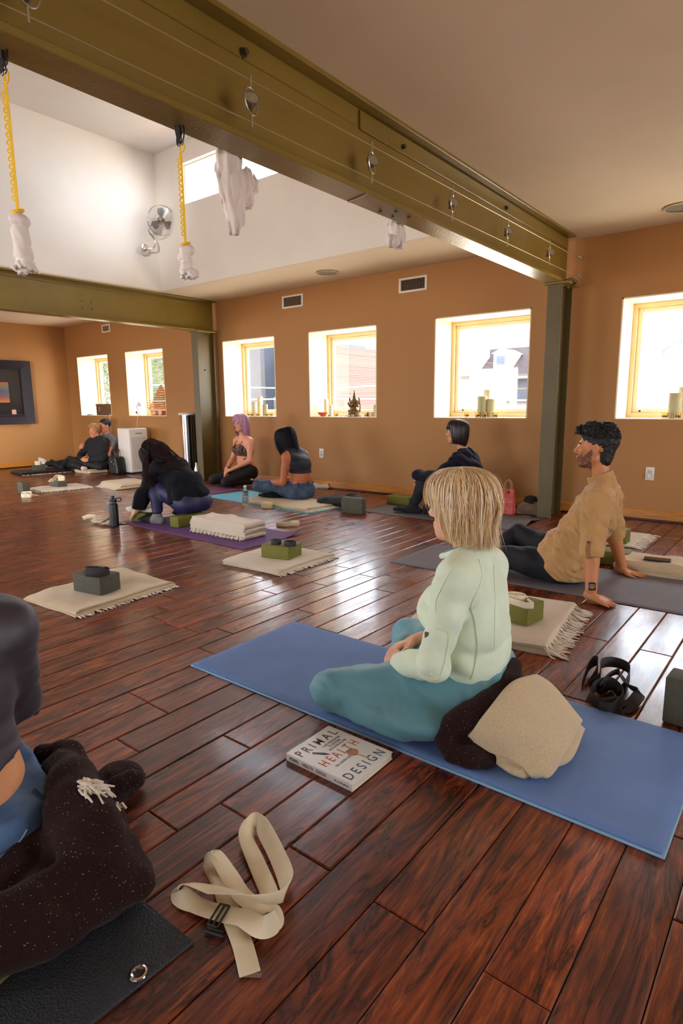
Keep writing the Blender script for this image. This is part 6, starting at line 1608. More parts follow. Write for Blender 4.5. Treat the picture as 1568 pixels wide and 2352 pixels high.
    F.disp(folds(12, 17, .0085, (.25, .5, .8), 1.1, 4), .03); F.disp(folds(14, 46, .0035, (.3, .5, .8), 1.0), .03)
    F.cut((0, 0, .0145), (0, 0, -1), .01); F.cut((-.84, 1.74, .222), (-.05, 0, 1), .006)
    tr = F.build('teal_trousers', teal, body)
    # hair
    hl = island_mat('blonde streaked hair', [srgb(140, 100, 68), srgb(206, 164, 104), srgb(236, 206, 152), srgb(246, 228, 188), srgb(222, 174, 104), srgb(250, 236, 204), srgb(170, 122, 80)], .38, .5)
    pf = {0: [(.0, .126), (.050, .118), (.088, .088), (.103, .050), (.106, .018), (.104, .005)],
          38: [(.0, .126), (.050, .118), (.086, .088), (.095, .050), (.094, .020), (.090, .000)],
          62: [(.0, .126), (.048, .119), (.084, .088), (.090, .050), (.086, .005), (.080, -.045)],
          78: [(.0, .126), (.048, .119), (.086, .088), (.095, .030), (.090, -.045), (.078, -.100)],
          110: [(.0, .126), (.050, .119), (.088, .086), (.102, .022), (.100, -.055), (.080, -.122)],
          145: [(.0, .126), (.054, .118), (.096, .084), (.112, .018), (.104, -.065), (.086, -.132)],
          180: [(.0, .126), (.056, .117), (.102, .083), (.118, .016), (.102, -.065), (.118, -.140)],
          215: [(.0, .126), (.054, .118), (.098, .083), (.114, .018), (.102, -.065), (.114, -.140)],
          250: [(.0, .126), (.050, .119), (.092, .086), (.106, .022), (.104, -.06), (.090, -.145)],
          285: [(.0, .126), (.048, .119), (.088, .088), (.100, .030), (.099, -.050), (.088, -.115)],
          320: [(.0, .126), (.050, .118), (.089, .088), (.103, .040), (.105, -.010), (.103, -.045)]}
    hair_shell(A3(hc)+fr[2]*.004, frame((-1, -.02, 0), .04), pf, hl, body, n=7000, wid=.0026, jit=.0075, wave=(.085, 2.4), seed=4, sc=(.92, 1.0), fly=260, clump=64, lenj=.12, seg=12, mshell=mat('blonde under layer', srgb(172, 132, 84), .7, .3, 60, 260, .8, .004, ani=(3, 3, .25)))
person_mint()

def patch(name, ctrl, th, m, label=None, cat=None, parent=None, seed=1, amp=.004, NU=34, edge=.09, fr=10, sag=None):
    """thick soft sheet from a 4x4 grid of world points"""
    C = np.array([[A3(p) for p in row] for row in ctrl]); nu, nv = C.shape[:2]
    def cr(P, t):
        n = len(P); x = t*(n-1); j = min(int(x), n-2); f = x-j; p1, p2 = P[j], P[j+1]; p0 = P[j-1] if j else 2*p1-p2; p3 = P[j+2] if j < n-2 else 2*p2-p1
        return .5*((2*p1)+(p2-p0)*f+(2*p0-5*p1+4*p2-p3)*f*f+(3*p1-p0-3*p2+p3)*f**3)
    U = np.linspace(0, 1, NU+1); S_ = np.zeros((NU+1, NU+1, 3))
    for i, a in enumerate(U):
        row = [cr(C[:, k], a) for k in range(nv)]
        for k, b in enumerate(U): S_[i, k] = cr(np.array(row), b)
    du = np.gradient(S_, axis=0); dv = np.gradient(S_, axis=1); N = np.cross(du, dv); N /= np.linalg.norm(N, axis=-1, keepdims=True)+1e-9
    if N[..., 2].mean() < 0: N = -N
    e = np.minimum(np.minimum(U, 1-U)[:, None], np.minimum(U, 1-U)[None]); q = np.clip(e/edge, 0, 1); tk = th*.5*np.sqrt(1-(1-q)**2)+.0004
    nz = np.array([[mn.noise(V(S_[i, k]*fr)+V((seed, 0, 0)))*amp*1.6 for k in range(NU+1)] for i in range(NU+1)])
    top = S_+N*(tk+nz*q)[..., None]; bot = S_-N*tk[..., None]; bot[..., 2] = np.maximum(bot[..., 2], .0012); 
    W1 = NU+1; vs = np.concatenate([top.reshape(-1, 3), bot.reshape(-1, 3)]); qd = []
    for i in range(NU):
        for k in range(NU):
            a = i*W1+k; qd.append((a, a+W1, a+W1+1, a+1)); b = a+W1*W1; qd.append((b, b+1, b+W1+1, b+W1))
    ring = [i*W1 for i in range(NU)]+[NU*W1+k for k in range(NU)]+[i*W1+NU for i in range(NU, 0, -1)]+[k for k in range(NU, 0, -1)]
    for i in range(len(ring)):
        a, b = ring[i], ring[(i+1) % len(ring)]; qd.append((a, a+W1*W1, b+W1*W1, b))
    me = npmesh(vs, qd); bm = bmesh.new(); bm.from_mesh(me); bmesh.ops.recalc_face_normals(bm, faces=bm.faces); bm.to_mesh(me); bm.free()
    o = link(name, me, m, parent)
    if label: tag(o, label, cat)
    return o
def seat_blankets():
    g = lambda x, y, z: A3(G(x, y, z))
    # brown roll
    F = Field((-1.02, 1.35, 0), (-.50, 2.05, .32), .006)
    c = [g(1178, 1530, .19), g(1160, 1575, .165), g(1120, 1618, .145), g(1075, 1645, .13), g(1042, 1668, .10), g(1022, 1700, .065), g(1040, 1728, .045), g(1078, 1742, .04), g(1112, 1748, .035)]
    F.chain(c, [.032, .036, .040, .040, .036, .030, .028, .030, .024], .02)
    c = [g(1180, 1580, .12), g(1120, 1640, .10), g(1075, 1680, .075), g(1066, 1706, .055), g(1100, 1722, .045), g(1130, 1735, .04)]
    F.chain(c, [.05, .046, .030, .026, .026, .024], .016)
    F.ell(g(1110, 1600, .07), (.16, .2, .07), k=.04)
    F.slab((-.80, 1.60, .045), (-.78, 1.90, .05), (1, 0, 0), .15, .05, .14, .06, .03)
    F.disp(folds(21, 18, .005, (.5, .6, .6), 1.0, 4), .03); F.cut((0, 0, .0155), (0, 0, -1), .008)
    o = F.build('folded_blanket', M_brown); tag(o, 'dark brown flecked wool blanket rolled behind the hips of the woman in mint', 'blanket')
    # cream sheet, two layers
    rows = [[g(1072, 1690, .085), g(1118, 1632, .165), g(1172, 1568, .215), g(1225, 1548, .20)],
            [g(1100, 1712, .060), g(1150, 1680, .125), g(1210, 1630, .165), g(1268, 1572, .15)],
            [g(1165, 1748, .045), g(1205, 1730, .070), g(1250, 1690, .105), g(1310, 1620, .100)],
            [g(1230, 1775, .035), g(1262, 1785, .035), g(1300, 1730, .050), g(1335, 1655, .060)]]
    rows2 = [[r_[0]+np.array((0, -.004, .002)), r_[1], r_[2], r_[3]] for r_ in rows]
    o = patch('folded_blanket', rows, .034, M_cream, 'large beige blanket draped over the brown roll behind the woman in mint', 'blanket', seed=3, amp=.008)
    low = [[p-np.array((-.01, -.01, .045*min(1, p[2]/.09))) for p in r_] for r_ in rows]
    low[0][0] = g(1108, 1705, .04); low[1][0] = g(1120, 1738, .032); low[2][0] = g(1160, 1768, .03); low[3][0] = g(1205, 1785, .03)
    low[3][1] = g(1240, 1770, .03)
    patch('lower_fold', low, .026, M_cream, parent=o, seed=6, amp=.006)
seat_blankets()
def sock_mat(n, c): return mat(n, c, .9, .06, 20, 300, .2, .001)
# ---- 2. man in tan shirt leaning back on his hands ----------------------------------------------
def person_tan():
    J = dict(hd=(-.990, 3.55, .790), neck=(-.945, 3.565, .612), shL=(-.925, 3.375, .515), shR=(-.965, 3.745, .515), elL=(-.905, 3.27, .285), elR=(-.940, 3.82, .275), wrL=(-.885, 3.235, .075), wrR=(-.895, 3.885, .065),
             pel=(-1.115, 3.55, .118), wst=(-1.065, 3.55, .26), chs=(-.985, 3.56, .415), hipL=(-1.14, 3.46, .110), hipR=(-1.15, 3.645, .110), knL=(-1.50, 3.42, .125), knR=(-1.50, 3.76, .205), anL=(-1.72, 3.58, .05), anR=(-1.66, 3.60, .055))
    lo, hi = bounds(J); sk = SKIN('warm brown skin', srgb(196, 128, 84)); fr = frame((-1, -.13, 0), -.06)
    F = Field(lo, hi, .0045); bodyp(F, J, 1.0, -.006)
    hc = A3(J['hd'])+np.array((-.004, 0, .004)); head_field(F, hc, fr, 1.02)
    F.cone(A3(J['elL']), A3(J['wrL']), .043, .028, .02); F.cone(A3(J['elR']), A3(J['wrR']), .043, .028, .02)
    wl_ = A3(J['wrL']); wl_ = wl_+np.array((.004, -.004, -.042)); F.cone(J['wrL'], wl_, .027, .022, .01)
    hand_field(F, wl_, (.78, -.12, -.16), (.15, 0, 1), 1.0, curls=[.10, .06, .08, .12], spread=.42, thumb=1, tcurl=.12)
    wr_ = A3(J['wrR'])+np.array((.004, .004, -.036)); F.cone(J['wrR'], wr_, .027, .022, .01)
    hand_field(F, wr_, (.90, .10, -.14), (.15, 0, 1), 1.0, curls=[.12, .08, .08, .1], spread=.35, thumb=-1, tcurl=.12)
    F.cut((0, 0, .0075), (0, 0, -1), .004)
    brd = mat('dark stubble', srgb(104, 66, 46), .8, .15, 160, 300, .4, .001)
    body = F.build('person', [sk, mat('brown lips', srgb(160, 96, 78), .45), brd, mat('black brow', srgb(26, 20, 18), .8)], matfn=face_mats(hc, fr, 1.02, beard=2))
    tag(body, 'bearded man in a tan shirt leaning back on his hands on the grey mat', 'person'); eyes(hc, fr, 1.02, body)
    tan = mat('tan cotton shirt', srgb(182, 138, 84), .8, .05, 9, 240, .2, .001, sheen=.15)
    F = Field(lo, hi, .0055); bodyp(F, J, 1.0, .014, 'tlr', k=.035)
    # shirt tail and belly drape
    F.slab((-1.12, 3.55, .13), (-1.05, 3.55, .28), (0, 1, 0), .200, .150, .172, .125, .05)
    F.ell((-1.175, 3.55, .235), (.075, .14, .075), k=.05); F.ell((-1.20, 3.53, .185), (.075, .15, .05), k=.04)
    F.cone(A3(J['shL']), lerp(A3(J['elL']), A3(J['wrL']), .05), .066, .058, .03); F.cone(A3(J['shR']), lerp(A3(J['elR']), A3(J['wrR']), .05), .066, .058, .03)
    F.disp(folds(31, 26, .009, (.55, .15, .7), 1.0, 4), .03); F.disp(folds(33, 75, .0045, (.5, .2, .8), 1.2, 4), .03)
    # rolled cuffs
    for q, e, w in (('L', 'elL', 'wrL'), ('R', 'elR', 'wrR')):
        a, b = A3(J[e]), A3(J[w]); d = nrm(b-a)
        F.cutl(a+d*.030, d, .10)
        F.cone(a+d*.004, a+d*.012, .063, .063, .006); F.cone(a+d*.026, a+d*.032, .060, .060, .005); F.cone(a+d*.040, a+d*.042, .056, .056, .004)
        F.cutl(a+d*.046, d, .10); F.cone(a+d*.05, a+d*.13, .044, .040, .003, 's')
    F.cut((-1.20, 3.55, .115), (-.62, 0, -.78), .008)
    F.cut((-1.05, 3.55, .035), (-.1, 0, -1), .006)
    sh = F.build('tan_shirt', tan, body)
    # band collar
    F = Field((-1.08, 3.43, .54), (-.82, 3.70, .70), .0045); a = np.array((-.945, 3.565, .585)); b = np.array((-.968, 3.560, .648))
    F.cone(a, b, .077, .064, .004); F.cone(a-(b-a), b+(b-a), .083, .050, .002, 's'); 
    F = Field((-1.10, 3.42, .52), (-.80, 3.71, .72), .0045); ax = nrm(b-a)
    F.slab(a, b, (0, 1, 0), .072, .072, .066, .070, .004); F.cut(b+ax*.006, ax, .002); F.cut(a-ax*.02, -ax, .002); F.slab(a-ax*.05, b+ax*.06, (0, 1, 0), .064, .064, .058, .062, .002, 's')
    F.build('band_collar', tan, sh)
    m = MB()
    for t_ in ((-1.018, 3.53, .615), (-1.02, 3.532, .60)): m.sphere(t_, .004, 8)
    m.build('collar_button', mat('pale button', srgb(210, 180, 140), .4), sh)
    d = nrm(A3(J['wrL'])-A3(J['elL'])); P_ = A3(J['elL'])
    m = MB(); m.belt(bez([P_+(-.0, -.066, .05), P_+(-.004, -.070, .01), P_+d*.045+(-.0, -.062, 0)], 5), (1, 0, 0), .018, .003); o = m.build('sleeve_tab', mat('darker tan cloth', srgb(150, 108, 60), .8), sh)
    m = MB(); m.sphere(P_+(0, -.071, .046), .006, 10, (1, .5, 1)); m.build('tab_button', mat('brown button', srgb(70, 44, 26), .4), sh)
    m = MB()
    for f in (.25, .45, .63, .8):
        q = lerp(np.array((-1.065, 3.535, .52)), np.array((-1.245, 3.53, .235)), f); ok, loc, nn, i = sh.ray_cast(V(q)+V((-.2, 0, .1)), V((.9, 0, -.45)))
        if ok: m.sphere(loc, .0048, 8)
    if len(m.bm.verts): m.build('front_button', mat('brown button', srgb(70, 44, 26), .4), sh)
    dk = mat('black navy jeans', srgb(13, 14, 24), .8, .12, 10, 260, .2, .001)
    F = Field(lo, hi, .006); bodyp(F, J, 1.0, .010, 'aAbB', k=.04); F.slab((-1.12, 3.55, .10), (-1.11, 3.55, .15), (0, 1, 0), .160, .110, .15, .09, .04); F.ell((-1.07, 3.55, .09), (.09, .150, .080), k=.04)
    F.disp(folds(35, 24, .008, (.7, .3, .4), 1.0), .03); F.cut((0, 0, .007), (0, 0, -1), .006); F.cutl((-1.08, 3.55, .20), (.3, 0, 1), .24); F.cutl(A3(J['anL']), A3(J['anL'])-A3(J['knL']), .1); F.cutl(A3(J['anR']), A3(J['anR'])-A3(J['knR']), .1)
    F.build('black_jeans', dk, body)
    # feet in dark socks
    for an, to in (('anL', (-1.90, 3.63, .05)), ('anR', (-1.80, 3.52, .055))):
        F = Field(A3(J[an])-.3, A3(J[an])+.3, .007); foot_field(F, A3(J[an])+(0, 0, .005), to, (0, 0, 1), 1.0); F.cut((0, 0, .007), (0, 0, -1)); F.build('sock', sock_mat('dark sock', srgb(30, 30, 36)), body)
    # watch
    w0 = lerp(A3(J['elL']), A3(J['wrL']), .93); ax = nrm(A3(J['wrL'])-A3(J['elL'])); T = Matrix.Translation(V(w0)) @ V(ax).to_track_quat('Z', 'Y').to_matrix().to_4x4()
    m = MB(); m.lathe([(.0285, -.011), (.0305, -.011), (.0305, .011), (.0285, .011)], n=30, mat=T); wt = m.build('watch_band', mat('white rubber band', srgb(226, 222, 216), .4), body)
    vc = nrm(np.array((0, 0, EYE))-w0+(.5, 0, 0)); vc = nrm(vc-ax*np.dot(vc, ax)); c = w0+vc*.034; B = Matrix((V(np.cross(ax, vc)), V(ax), V(vc))).transposed().to_4x4(); T = Matrix.Translation(V(c)) @ B
    m = MB(); m.box((-.019, -.021, -.006), (.019, .021, .005), .006, 3, mat=T); m.build('watch_case', M_black, wt)
    m = MB(); m.cyl(T @ V((0, 0, .005)), T @ V((0, 0, .0058)), .013, n=24); dl = m.build('watch_dial', mat('amber watch dial', srgb(150, 96, 50), .3, .5, 300), wt)
    m = MB()
    for i in range(12): a_ = i*math.pi/6; m.cyl(T @ V((math.cos(a_)*.011, math.sin(a_)*.011, .0058)), T @ V((math.cos(a_)*.011, math.sin(a_)*.011, .0064)), .0012, n=6)
    m.cyl(T @ V((0, 0, .0062)), T @ V((.006, .006, .0062)), .0008, n=4); m.cyl(T @ V((0, 0, .0062)), T @ V((-.002, .009, .0062)), .0008, n=4); m.build('dial_mark', mat('pale mark', srgb(230, 200, 160), .4), dl)
    # hair: short sides, curly top
    r, f, u = fr; blk = mat('black hair', srgb(11, 9, 12), .5, .3, 120, 300, .8, .003); s = 1.02
    F = Field(hc-.17, hc+.19, .0045); M3 = np.array([r, f, u]); P = lambda x, y, z: hc+(r*x+f*y+u*z)*s
    F.ell(P(0, -.020, .050), np.array((.080, .100, .083)), M3, .02); F.ell(P(0, -.052, -.030), np.array((.055, .043, .070)), M3, .03)
    F.ell(P(0, .015, .095), np.array((.072, .088, .042)), M3, .03)
    # face window, ears and neck line
    F.cut(P(0, .062, 0), f, .012) if False else None
    F.ell(P(0, .115, -.005), np.array((.105, .065, .074)), M3, .012, 's'); F.ell(P(0, .075, -.085), np.array((.13, .085, .085)), M3, .015, 's')
    for a in (-1, 1): F.ell(P(a*.085, .006, -.030), np.array((.034, .036, .052)), M3, .006, 's')
    F.cut(P(0, -.06, -.092), nrm(-u+f*.25), .006)
    F.disp(lambda Q: .0035*np.sin(Q[..., 0]*180+3*np.sin(Q[..., 2]*120))*np.sin(Q[..., 2]*190+2*np.sin(Q[..., 1]*130)), .02)
    hr = F.build('hair', blk, body)
    rr = random.Random(12); m = MB()
    for i in range(430):
        th = rr.uniform(0, 6.283); el = rr.uniform(.15, 1) ; x = math.sin(th)*math.sqrt(1-el*el*.7)*.076; y = -.008+math.cos(th)*math.sqrt(1-el*el*.7)*.098; z = .048+.088*el
        if y > .06 and z < .085: z = rr.uniform(.080, .12)
        c0 = P(x*1.02, y*1.03, z); nn = nrm(c0-P(0, -.01, .03)); t1 = nrm(np.cross(nn, (rr.gauss(0, 1), rr.gauss(0, 1), rr.gauss(0, 1)))); t2 = np.cross(nn, t1); R0 = rr.uniform(.006, .012); tu = rr.uniform(.6, 1.3); L_ = rr.uniform(.004, .012)
        m.tube([c0+nn*(.002+L_*k/9)+t1*R0*math.cos(6.283*tu*k/9)+t2*R0*math.sin(6.283*tu*k/9) for k in range(10)], [.0016+.0016*math.sin(3.14*(k+.5)/10) for k in range(10)], 5)
    for i in range(46):   # forelock curls over the brow
        x = rr.uniform(-.055, .055); c0 = P(x, rr.uniform(.078, .104), rr.uniform(.072, .112)); nn = f; t1 = r; t2 = u; R0 = rr.uniform(.006, .010)
        m.tube([c0+nn*.010*k/9+t1*R0*math.cos(6.283*k/9+i)+t2*R0*math.sin(6.283*k/9+i) for k in range(10)], [.0012+.0016*math.sin(3.14*(k+.5)/10) for k in range(10)], 5)
    c_ = m.build('curls', blk, hr); tag(c_, kind='stuff')
person_tan()

# ---- 3. woman in navy with a dark bob -----------------------------------------------------------
def person_navy():
    J = dict(hd=(-2.665, 5.08, .785), neck=(-2.60, 5.10, .615), shL=(-2.585, 4.93, .525), shR=(-2.60, 5.26, .525), elL=(-2.79, 4.87, .375), elR=(-2.80, 5.22, .38), wrL=(-3.015, 4.955, .375), wrR=(-3.01, 5.00, .345),
             pel=(-2.50, 5.10, .120), wst=(-2.485, 5.10, .25), chs=(-2.535, 5.10, .41), hipL=(-2.54, 5.01, .115), hipR=(-2.54, 5.19, .115), knL=(-2.925, 4.95, .325), knR=(-2.86, 5.25, .16), anL=(-3.045, 4.945, .085), anR=(-2.92, 4.98, .06))
    lo, hi = bounds(J); s = .92; sk = SKIN('light olive skin', srgb(206, 148, 110)); fr = frame((-1, -.10, 0), -.02)
    F = Field(lo, hi, .007); bodyp(F, J, s, -.006); hc = A3(J['hd']); head_field(F, hc, fr, .96)
    hand_field(F, J['wrL'], (-.25, .35, -.9), (-.95, -.1, -.2), .88, .35, thumb=-1); hand_field(F, J['wrR'], (-.25, -.35, -.9), (-.9, .1, -.2), .88, .35, thumb=1)
    body = F.build('person', [sk, mat('rosy lips', srgb(190, 110, 100), .4), sk, mat('black brow', srgb(26, 20, 18), .8)], matfn=face_mats(hc, fr, .96))
    tag(body, 'woman with a dark bob in navy clothes hugging one knee by the wall', 'person'); eyes(hc, fr, .96, body)
    nv = mat('navy wool jumper', srgb(12, 15, 30), .85, .12, 10, 220, .25, .0015, sheen=.05, spec=.2)
    F = Field(lo, hi, .007); bodyp(F, J, s, .016, 'tlLrR', k=.04); F.cone(J['elL'], J['wrL'], .058, .050, .03); F.ell(A3(J['wrL'])+(.03, -.01, .0), (.06, .045, .045), k=.03); F.disp(folds(41, 26, .011, (.5, .2, .7), 1.0), .03)
    F.cut((-2.5, 5.1, .12), (0, 0, -1), .01); F.cutl(A3(J['wrL'])+(-.02, 0, -.025), (-.3, .2, -1), .09)
    F.cone((-2.607, 5.098, .61), (-2.66, 5.085, .76), .056, .05, .006, 's'); F.build('navy_jumper', nv, body)
    lg = mat('dark navy leggings', srgb(9, 12, 26), .8, .1, 10, 260, .15, .001)
    F = Field(lo, hi, .007); bodyp(F, J, s, .008, 'aAbB', k=.04); F.slab((-2.5, 5.1, .11), (-2.495, 5.1, .18), (0, 1, 0), .155, .11, .14, .1, .04); F.disp(folds(43, 24, .006), .03); F.cut((0, 0, .007), (0, 0, -1), .006)
    F.build('navy_leggings', lg, body)
    sm = sock_mat('black sock', srgb(14, 15, 20))
    F = Field((-3.4, 4.7, 0), (-2.85, 5.15, .2), .006); F.cone(A3(J['anL'])+(.008, 0, .05), A3(J['anL'])+(0, 0, -.02), .040, .042, .02); foot_field(F, (-3.035, 4.945, .062), (-3.245, 4.90, .034), (0, 0, 1), .95, .003); F.cut((0, 0, .007), (0, 0, -1)); F.build('sock', sm, body)
    F = Field((-3.3, 4.8, 0), (-2.7, 5.3, .2), .007); foot_field(F, (-2.93, 4.99, .06), (-3.0, 5.14, .035), (0, 0, 1), .9); F.cut((0, 0, .007), (0, 0, -1)); F.build('sock', sm, body)
    hm = island_mat('dark brown black hair', [srgb(20, 14, 15), srgb(32, 22, 22), srgb(14, 10, 12), srgb(60, 44, 42), srgb(24, 17, 18)], .35, .45)
    k = .092
    pf = {0: [(.0, .124), (.05, .116), (.085, .090), (.099, .060), (.101, .040), (.099, .022)],
          52: [(.0, .124), (.05, .116), (.084, .096), (.092, .070), (.092, .050), (.088, .028)],
          66: [(.0, .124), (.048, .117), (.083, .090), (.088, .055), (.086, .02), (.080, -.02)],
          80: [(.0, .124), (.048, .117), (.083, .088), (.090, .035), (.088, -.04), (.076, -.095)],
          110: [(.0, .124), (.05, .117), (.087, .085), (.098, .025), (.097, -.05), (.082, -.105)],
          180: [(.0, .124), (.055, .115), (.103, .080), (.113, .015), (.106, -.06), (.090, -.125)],
          250: [(.0, .124), (.05, .117), (.087, .085), (.098, .025), (.097, -.05), (.082, -.105)],
          282: [(.0, .124), (.048, .117), (.083, .088), (.092, .035), (.090, -.04), (.076, -.092)],
          306: [(.0, .124), (.05, .116), (.084, .096), (.092, .070), (.092, .050), (.088, .028)]}
    hair_shell(hc, fr, pf, hm, body, n=2600, wid=.0035, jit=.0022, wave=(.012, 2), seed=7, sc=(.93, .98), fly=40, lenj=.012)
person_navy()

# ---- 4. kneeling woman with pink hair ------------------------------------------------------------
def person_pink():
    fw = nrm((-.20, -.98, 0)); sd = np.array((fw[1], -fw[0], 0))   # sd = her right
    o = np.array((-5.985, 5.46, 0)); Q = lambda x, y, z: tuple(o+sd*x+fw*y+np.array((0, 0, z)))
    J = dict(hd=Q(0, .035, .825), neck=Q(0, .0, .66), shL=Q(-.165, .0, .585), shR=Q(.165, .0, .585), elL=Q(-.20, .04, .345), elR=Q(.20, .06, .345), wrL=Q(-.06, .235, .235), wrR=Q(.06, .24, .235),
             pel=Q(0, -.03, .225), wst=Q(0, -.01, .36), chs=Q(0, .0, .48), hipL=Q(-.08, -.01, .205), hipR=Q(.08, -.01, .205), knL=Q(-.11, .36, .085), knR=Q(.22, .36, .085), anL=Q(-.10, -.05, .055), anR=Q(.10, -.05, .055))
    lo, hi = bounds(J); s = .92; sk = SKIN('pale rosy skin', srgb(224, 156, 122)); fr = frame((.02, -1, 0), .05)
    F = Field(lo, hi, .007); bodyp(F, J, s, 0, 'tnlLrR', k=.03, wst=.92); hc = A3(J['hd']); head_field(F, hc, fr, .95)
    for a in (-1, 1): F.ell(Q(a*.065, .085, .485), (.052, .052, .05), k=.03)
    hand_field(F, J['wrL'], A3(Q(0.01, .33, .17))-A3(J['wrL']), (-.2, -.3, .9), .88, .4, thumb=-1); hand_field(F, J['wrR'], A3(Q(-.03, .31, .16))-A3(J['wrR']), (-.3, -.3, .9), .88, .4, thumb=1)
    for q in (-1, 1):
        a = A3(Q(q*.10, -.05, .05)); foot_field(F, a, Q(q*.06, -.235, .035), (0, 0, -1), .85)
    F.cut((0, 0, .007), (0, 0, -1))
    body = F.build('person', [sk, mat('rosy lips', srgb(190, 110, 100), .4), sk, mat('brow hair', srgb(120, 90, 60), .8)], matfn=face_mats(hc, fr, .95))
    tag(body, 'woman with lilac pink hair in a striped crop top kneeling by the wall', 'person'); eyes(hc, fr, .95, body, srgb(60, 60, 60))
    # striped crop top
    tm, nt, b = new_mat('striped crop top'); g = ND(nt, 'TexCoord'); mp = ND(nt, 'Mapping'); mp.inputs['Rotation'].default_value = (0, 0, math.atan2(sd[1], sd[0])*-1)
    nt.links.new(g.outputs['Object'], mp.inputs[0]); wv = ND(nt, 'TexWave'); wv.inputs['Scale'].default_value = 17; wv.inputs['Distortion'].default_value = 2; wv.inputs['Detail Scale'].default_value = 1.5; nt.links.new(mp.outputs[0], wv.inputs[0])
    nt.links.new(ramp(nt, wv.outputs[0], [(.35, srgb(36, 24, 30)), (.6, srgb(120, 92, 84))]), b.inputs['Base Color']); b.inputs['Roughness'].default_value = .7
    F = Field(lo, hi, .006); bodyp(F, J, s, .005, 't', k=.03, wst=.92)
    for a in (-1, 1): F.ell(Q(a*.065, .088, .485), (.056, .056, .055), k=.03)
    F.cut(Q(0, 0, .398), (0, 0, -1), .004); F.cut(Q(0, 0, .545), (0, 0, 1), .004)
    for a in (-1, 1): F.cut(Q(a*.135, 0, .50), tuple(sd*a*.8+np.array((0, 0, .6))), .006)
    F.ell(Q(0, .10, .535), (.035, .05, .045), k=.006, op='s')
    ct = F.build('crop_top', tm, body)
    m = MB()
    for pts in ([Q(-.07, .10, .515), Q(-.075, .095, .56), Q(-.07, .05, .605), Q(-.06, 0, .62)], [Q(.07, .10, .515), Q(.06, .10, .56), Q(.06, .055, .605), Q(.055, 0, .62)], [Q(-.075, .095, .56), Q(-.01, .13, .53), Q(.05, .125, .505)], [Q(.06, .10, .56), Q(.0, .13, .53), Q(-.03, .13, .50)]):
        m.tube([p for p in bez(pts, 6)], .0035, 6)
    m.build('strap', M_black, ct)
    lg = mat('black leggings', srgb(9, 8, 11), .7, .1, 10, 260, .1, .001)
    F = Field(lo, hi, .007); bodyp(F, J, s, .006, 'aAbB', k=.03); F.slab(Q(0, -.03, .18), Q(0, -.01, .37), tuple(sd), .142, .105, .118, .088, .04); F.ell(Q(0, -.08, .17), (.125, .10, .10), [sd, fw, (0, 0, 1)], .04)
    F.disp(folds(51, 24, .004), .03); F.cut(Q(0, 0, .375), (0, 0, 1), .005); F.cut((0, 0, .007), (0, 0, -1), .006); F.build('black_leggings', lg, body)
    m = MB(); w = A3(J['wrR']); ax = nrm(A3(J['wrR'])-A3(J['elR'])); T = Matrix.Translation(V(w-ax*.015)) @ V(ax).to_track_quat('Z', 'Y').to_matrix().to_4x4(); m.lathe([(.023, -.004), (.028, 0), (.023, .004), (.022, 0)], n=20, mat=T); m.build('bracelet', mat('brown beads', srgb(90, 54, 34), .5), body)
    hm = island_mat('lilac pink hair', [srgb(196, 128, 160), srgb(220, 176, 206), srgb(176, 98, 130), srgb(206, 170, 212), srgb(164, 84, 112), srgb(224, 196, 224)], .4, .45)
    pf = {0: [(.0, .124), (.05, .118), (.082, .100), (.094, .080), (.099, .060), (.101, .034)],
          32: [(.0, .124), (.05, .118), (.084, .095), (.096, .066), (.097, .036), (.094, .008)],
          50: [(.0, .124), (.05, .118), (.084, .095), (.094, .066), (.093, .036), (.090, -.02)],
          68: [(.0, .124), (.05, .118), (.086, .090), (.096, .035), (.094, -.06), (.086, -.165)],
          110: [(.0, .124), (.05, .118), (.090, .085), (.104, .02), (.108, -.09), (.112, -.20)],
          180: [(.0, .124), (.055, .116), (.106, .080), (.118, .01), (.114, -.09), (.108, -.21)],
          250: [(.0, .124), (.05, .118), (.090, .085), (.104, .02), (.100, -.09), (.096, -.19)],
          292: [(.0, .124), (.05, .118), (.086, .090), (.094, .035), (.090, -.05), (.078, -.145)],
          308: [(.0, .124), (.05, .118), (.084, .095), (.094, .066), (.093, .036), (.090, -.02)],
          328: [(.0, .124), (.05, .118), (.084, .095), (.096, .066), (.097, .036), (.094, .008)]}
    hair_shell(hc, fr, pf, hm, body, n=2600, wid=.004, jit=.004, wave=(.05, 2), seed=9, sc=(.93, 1), fly=60, lenj=.04, clump=40)
person_pink()

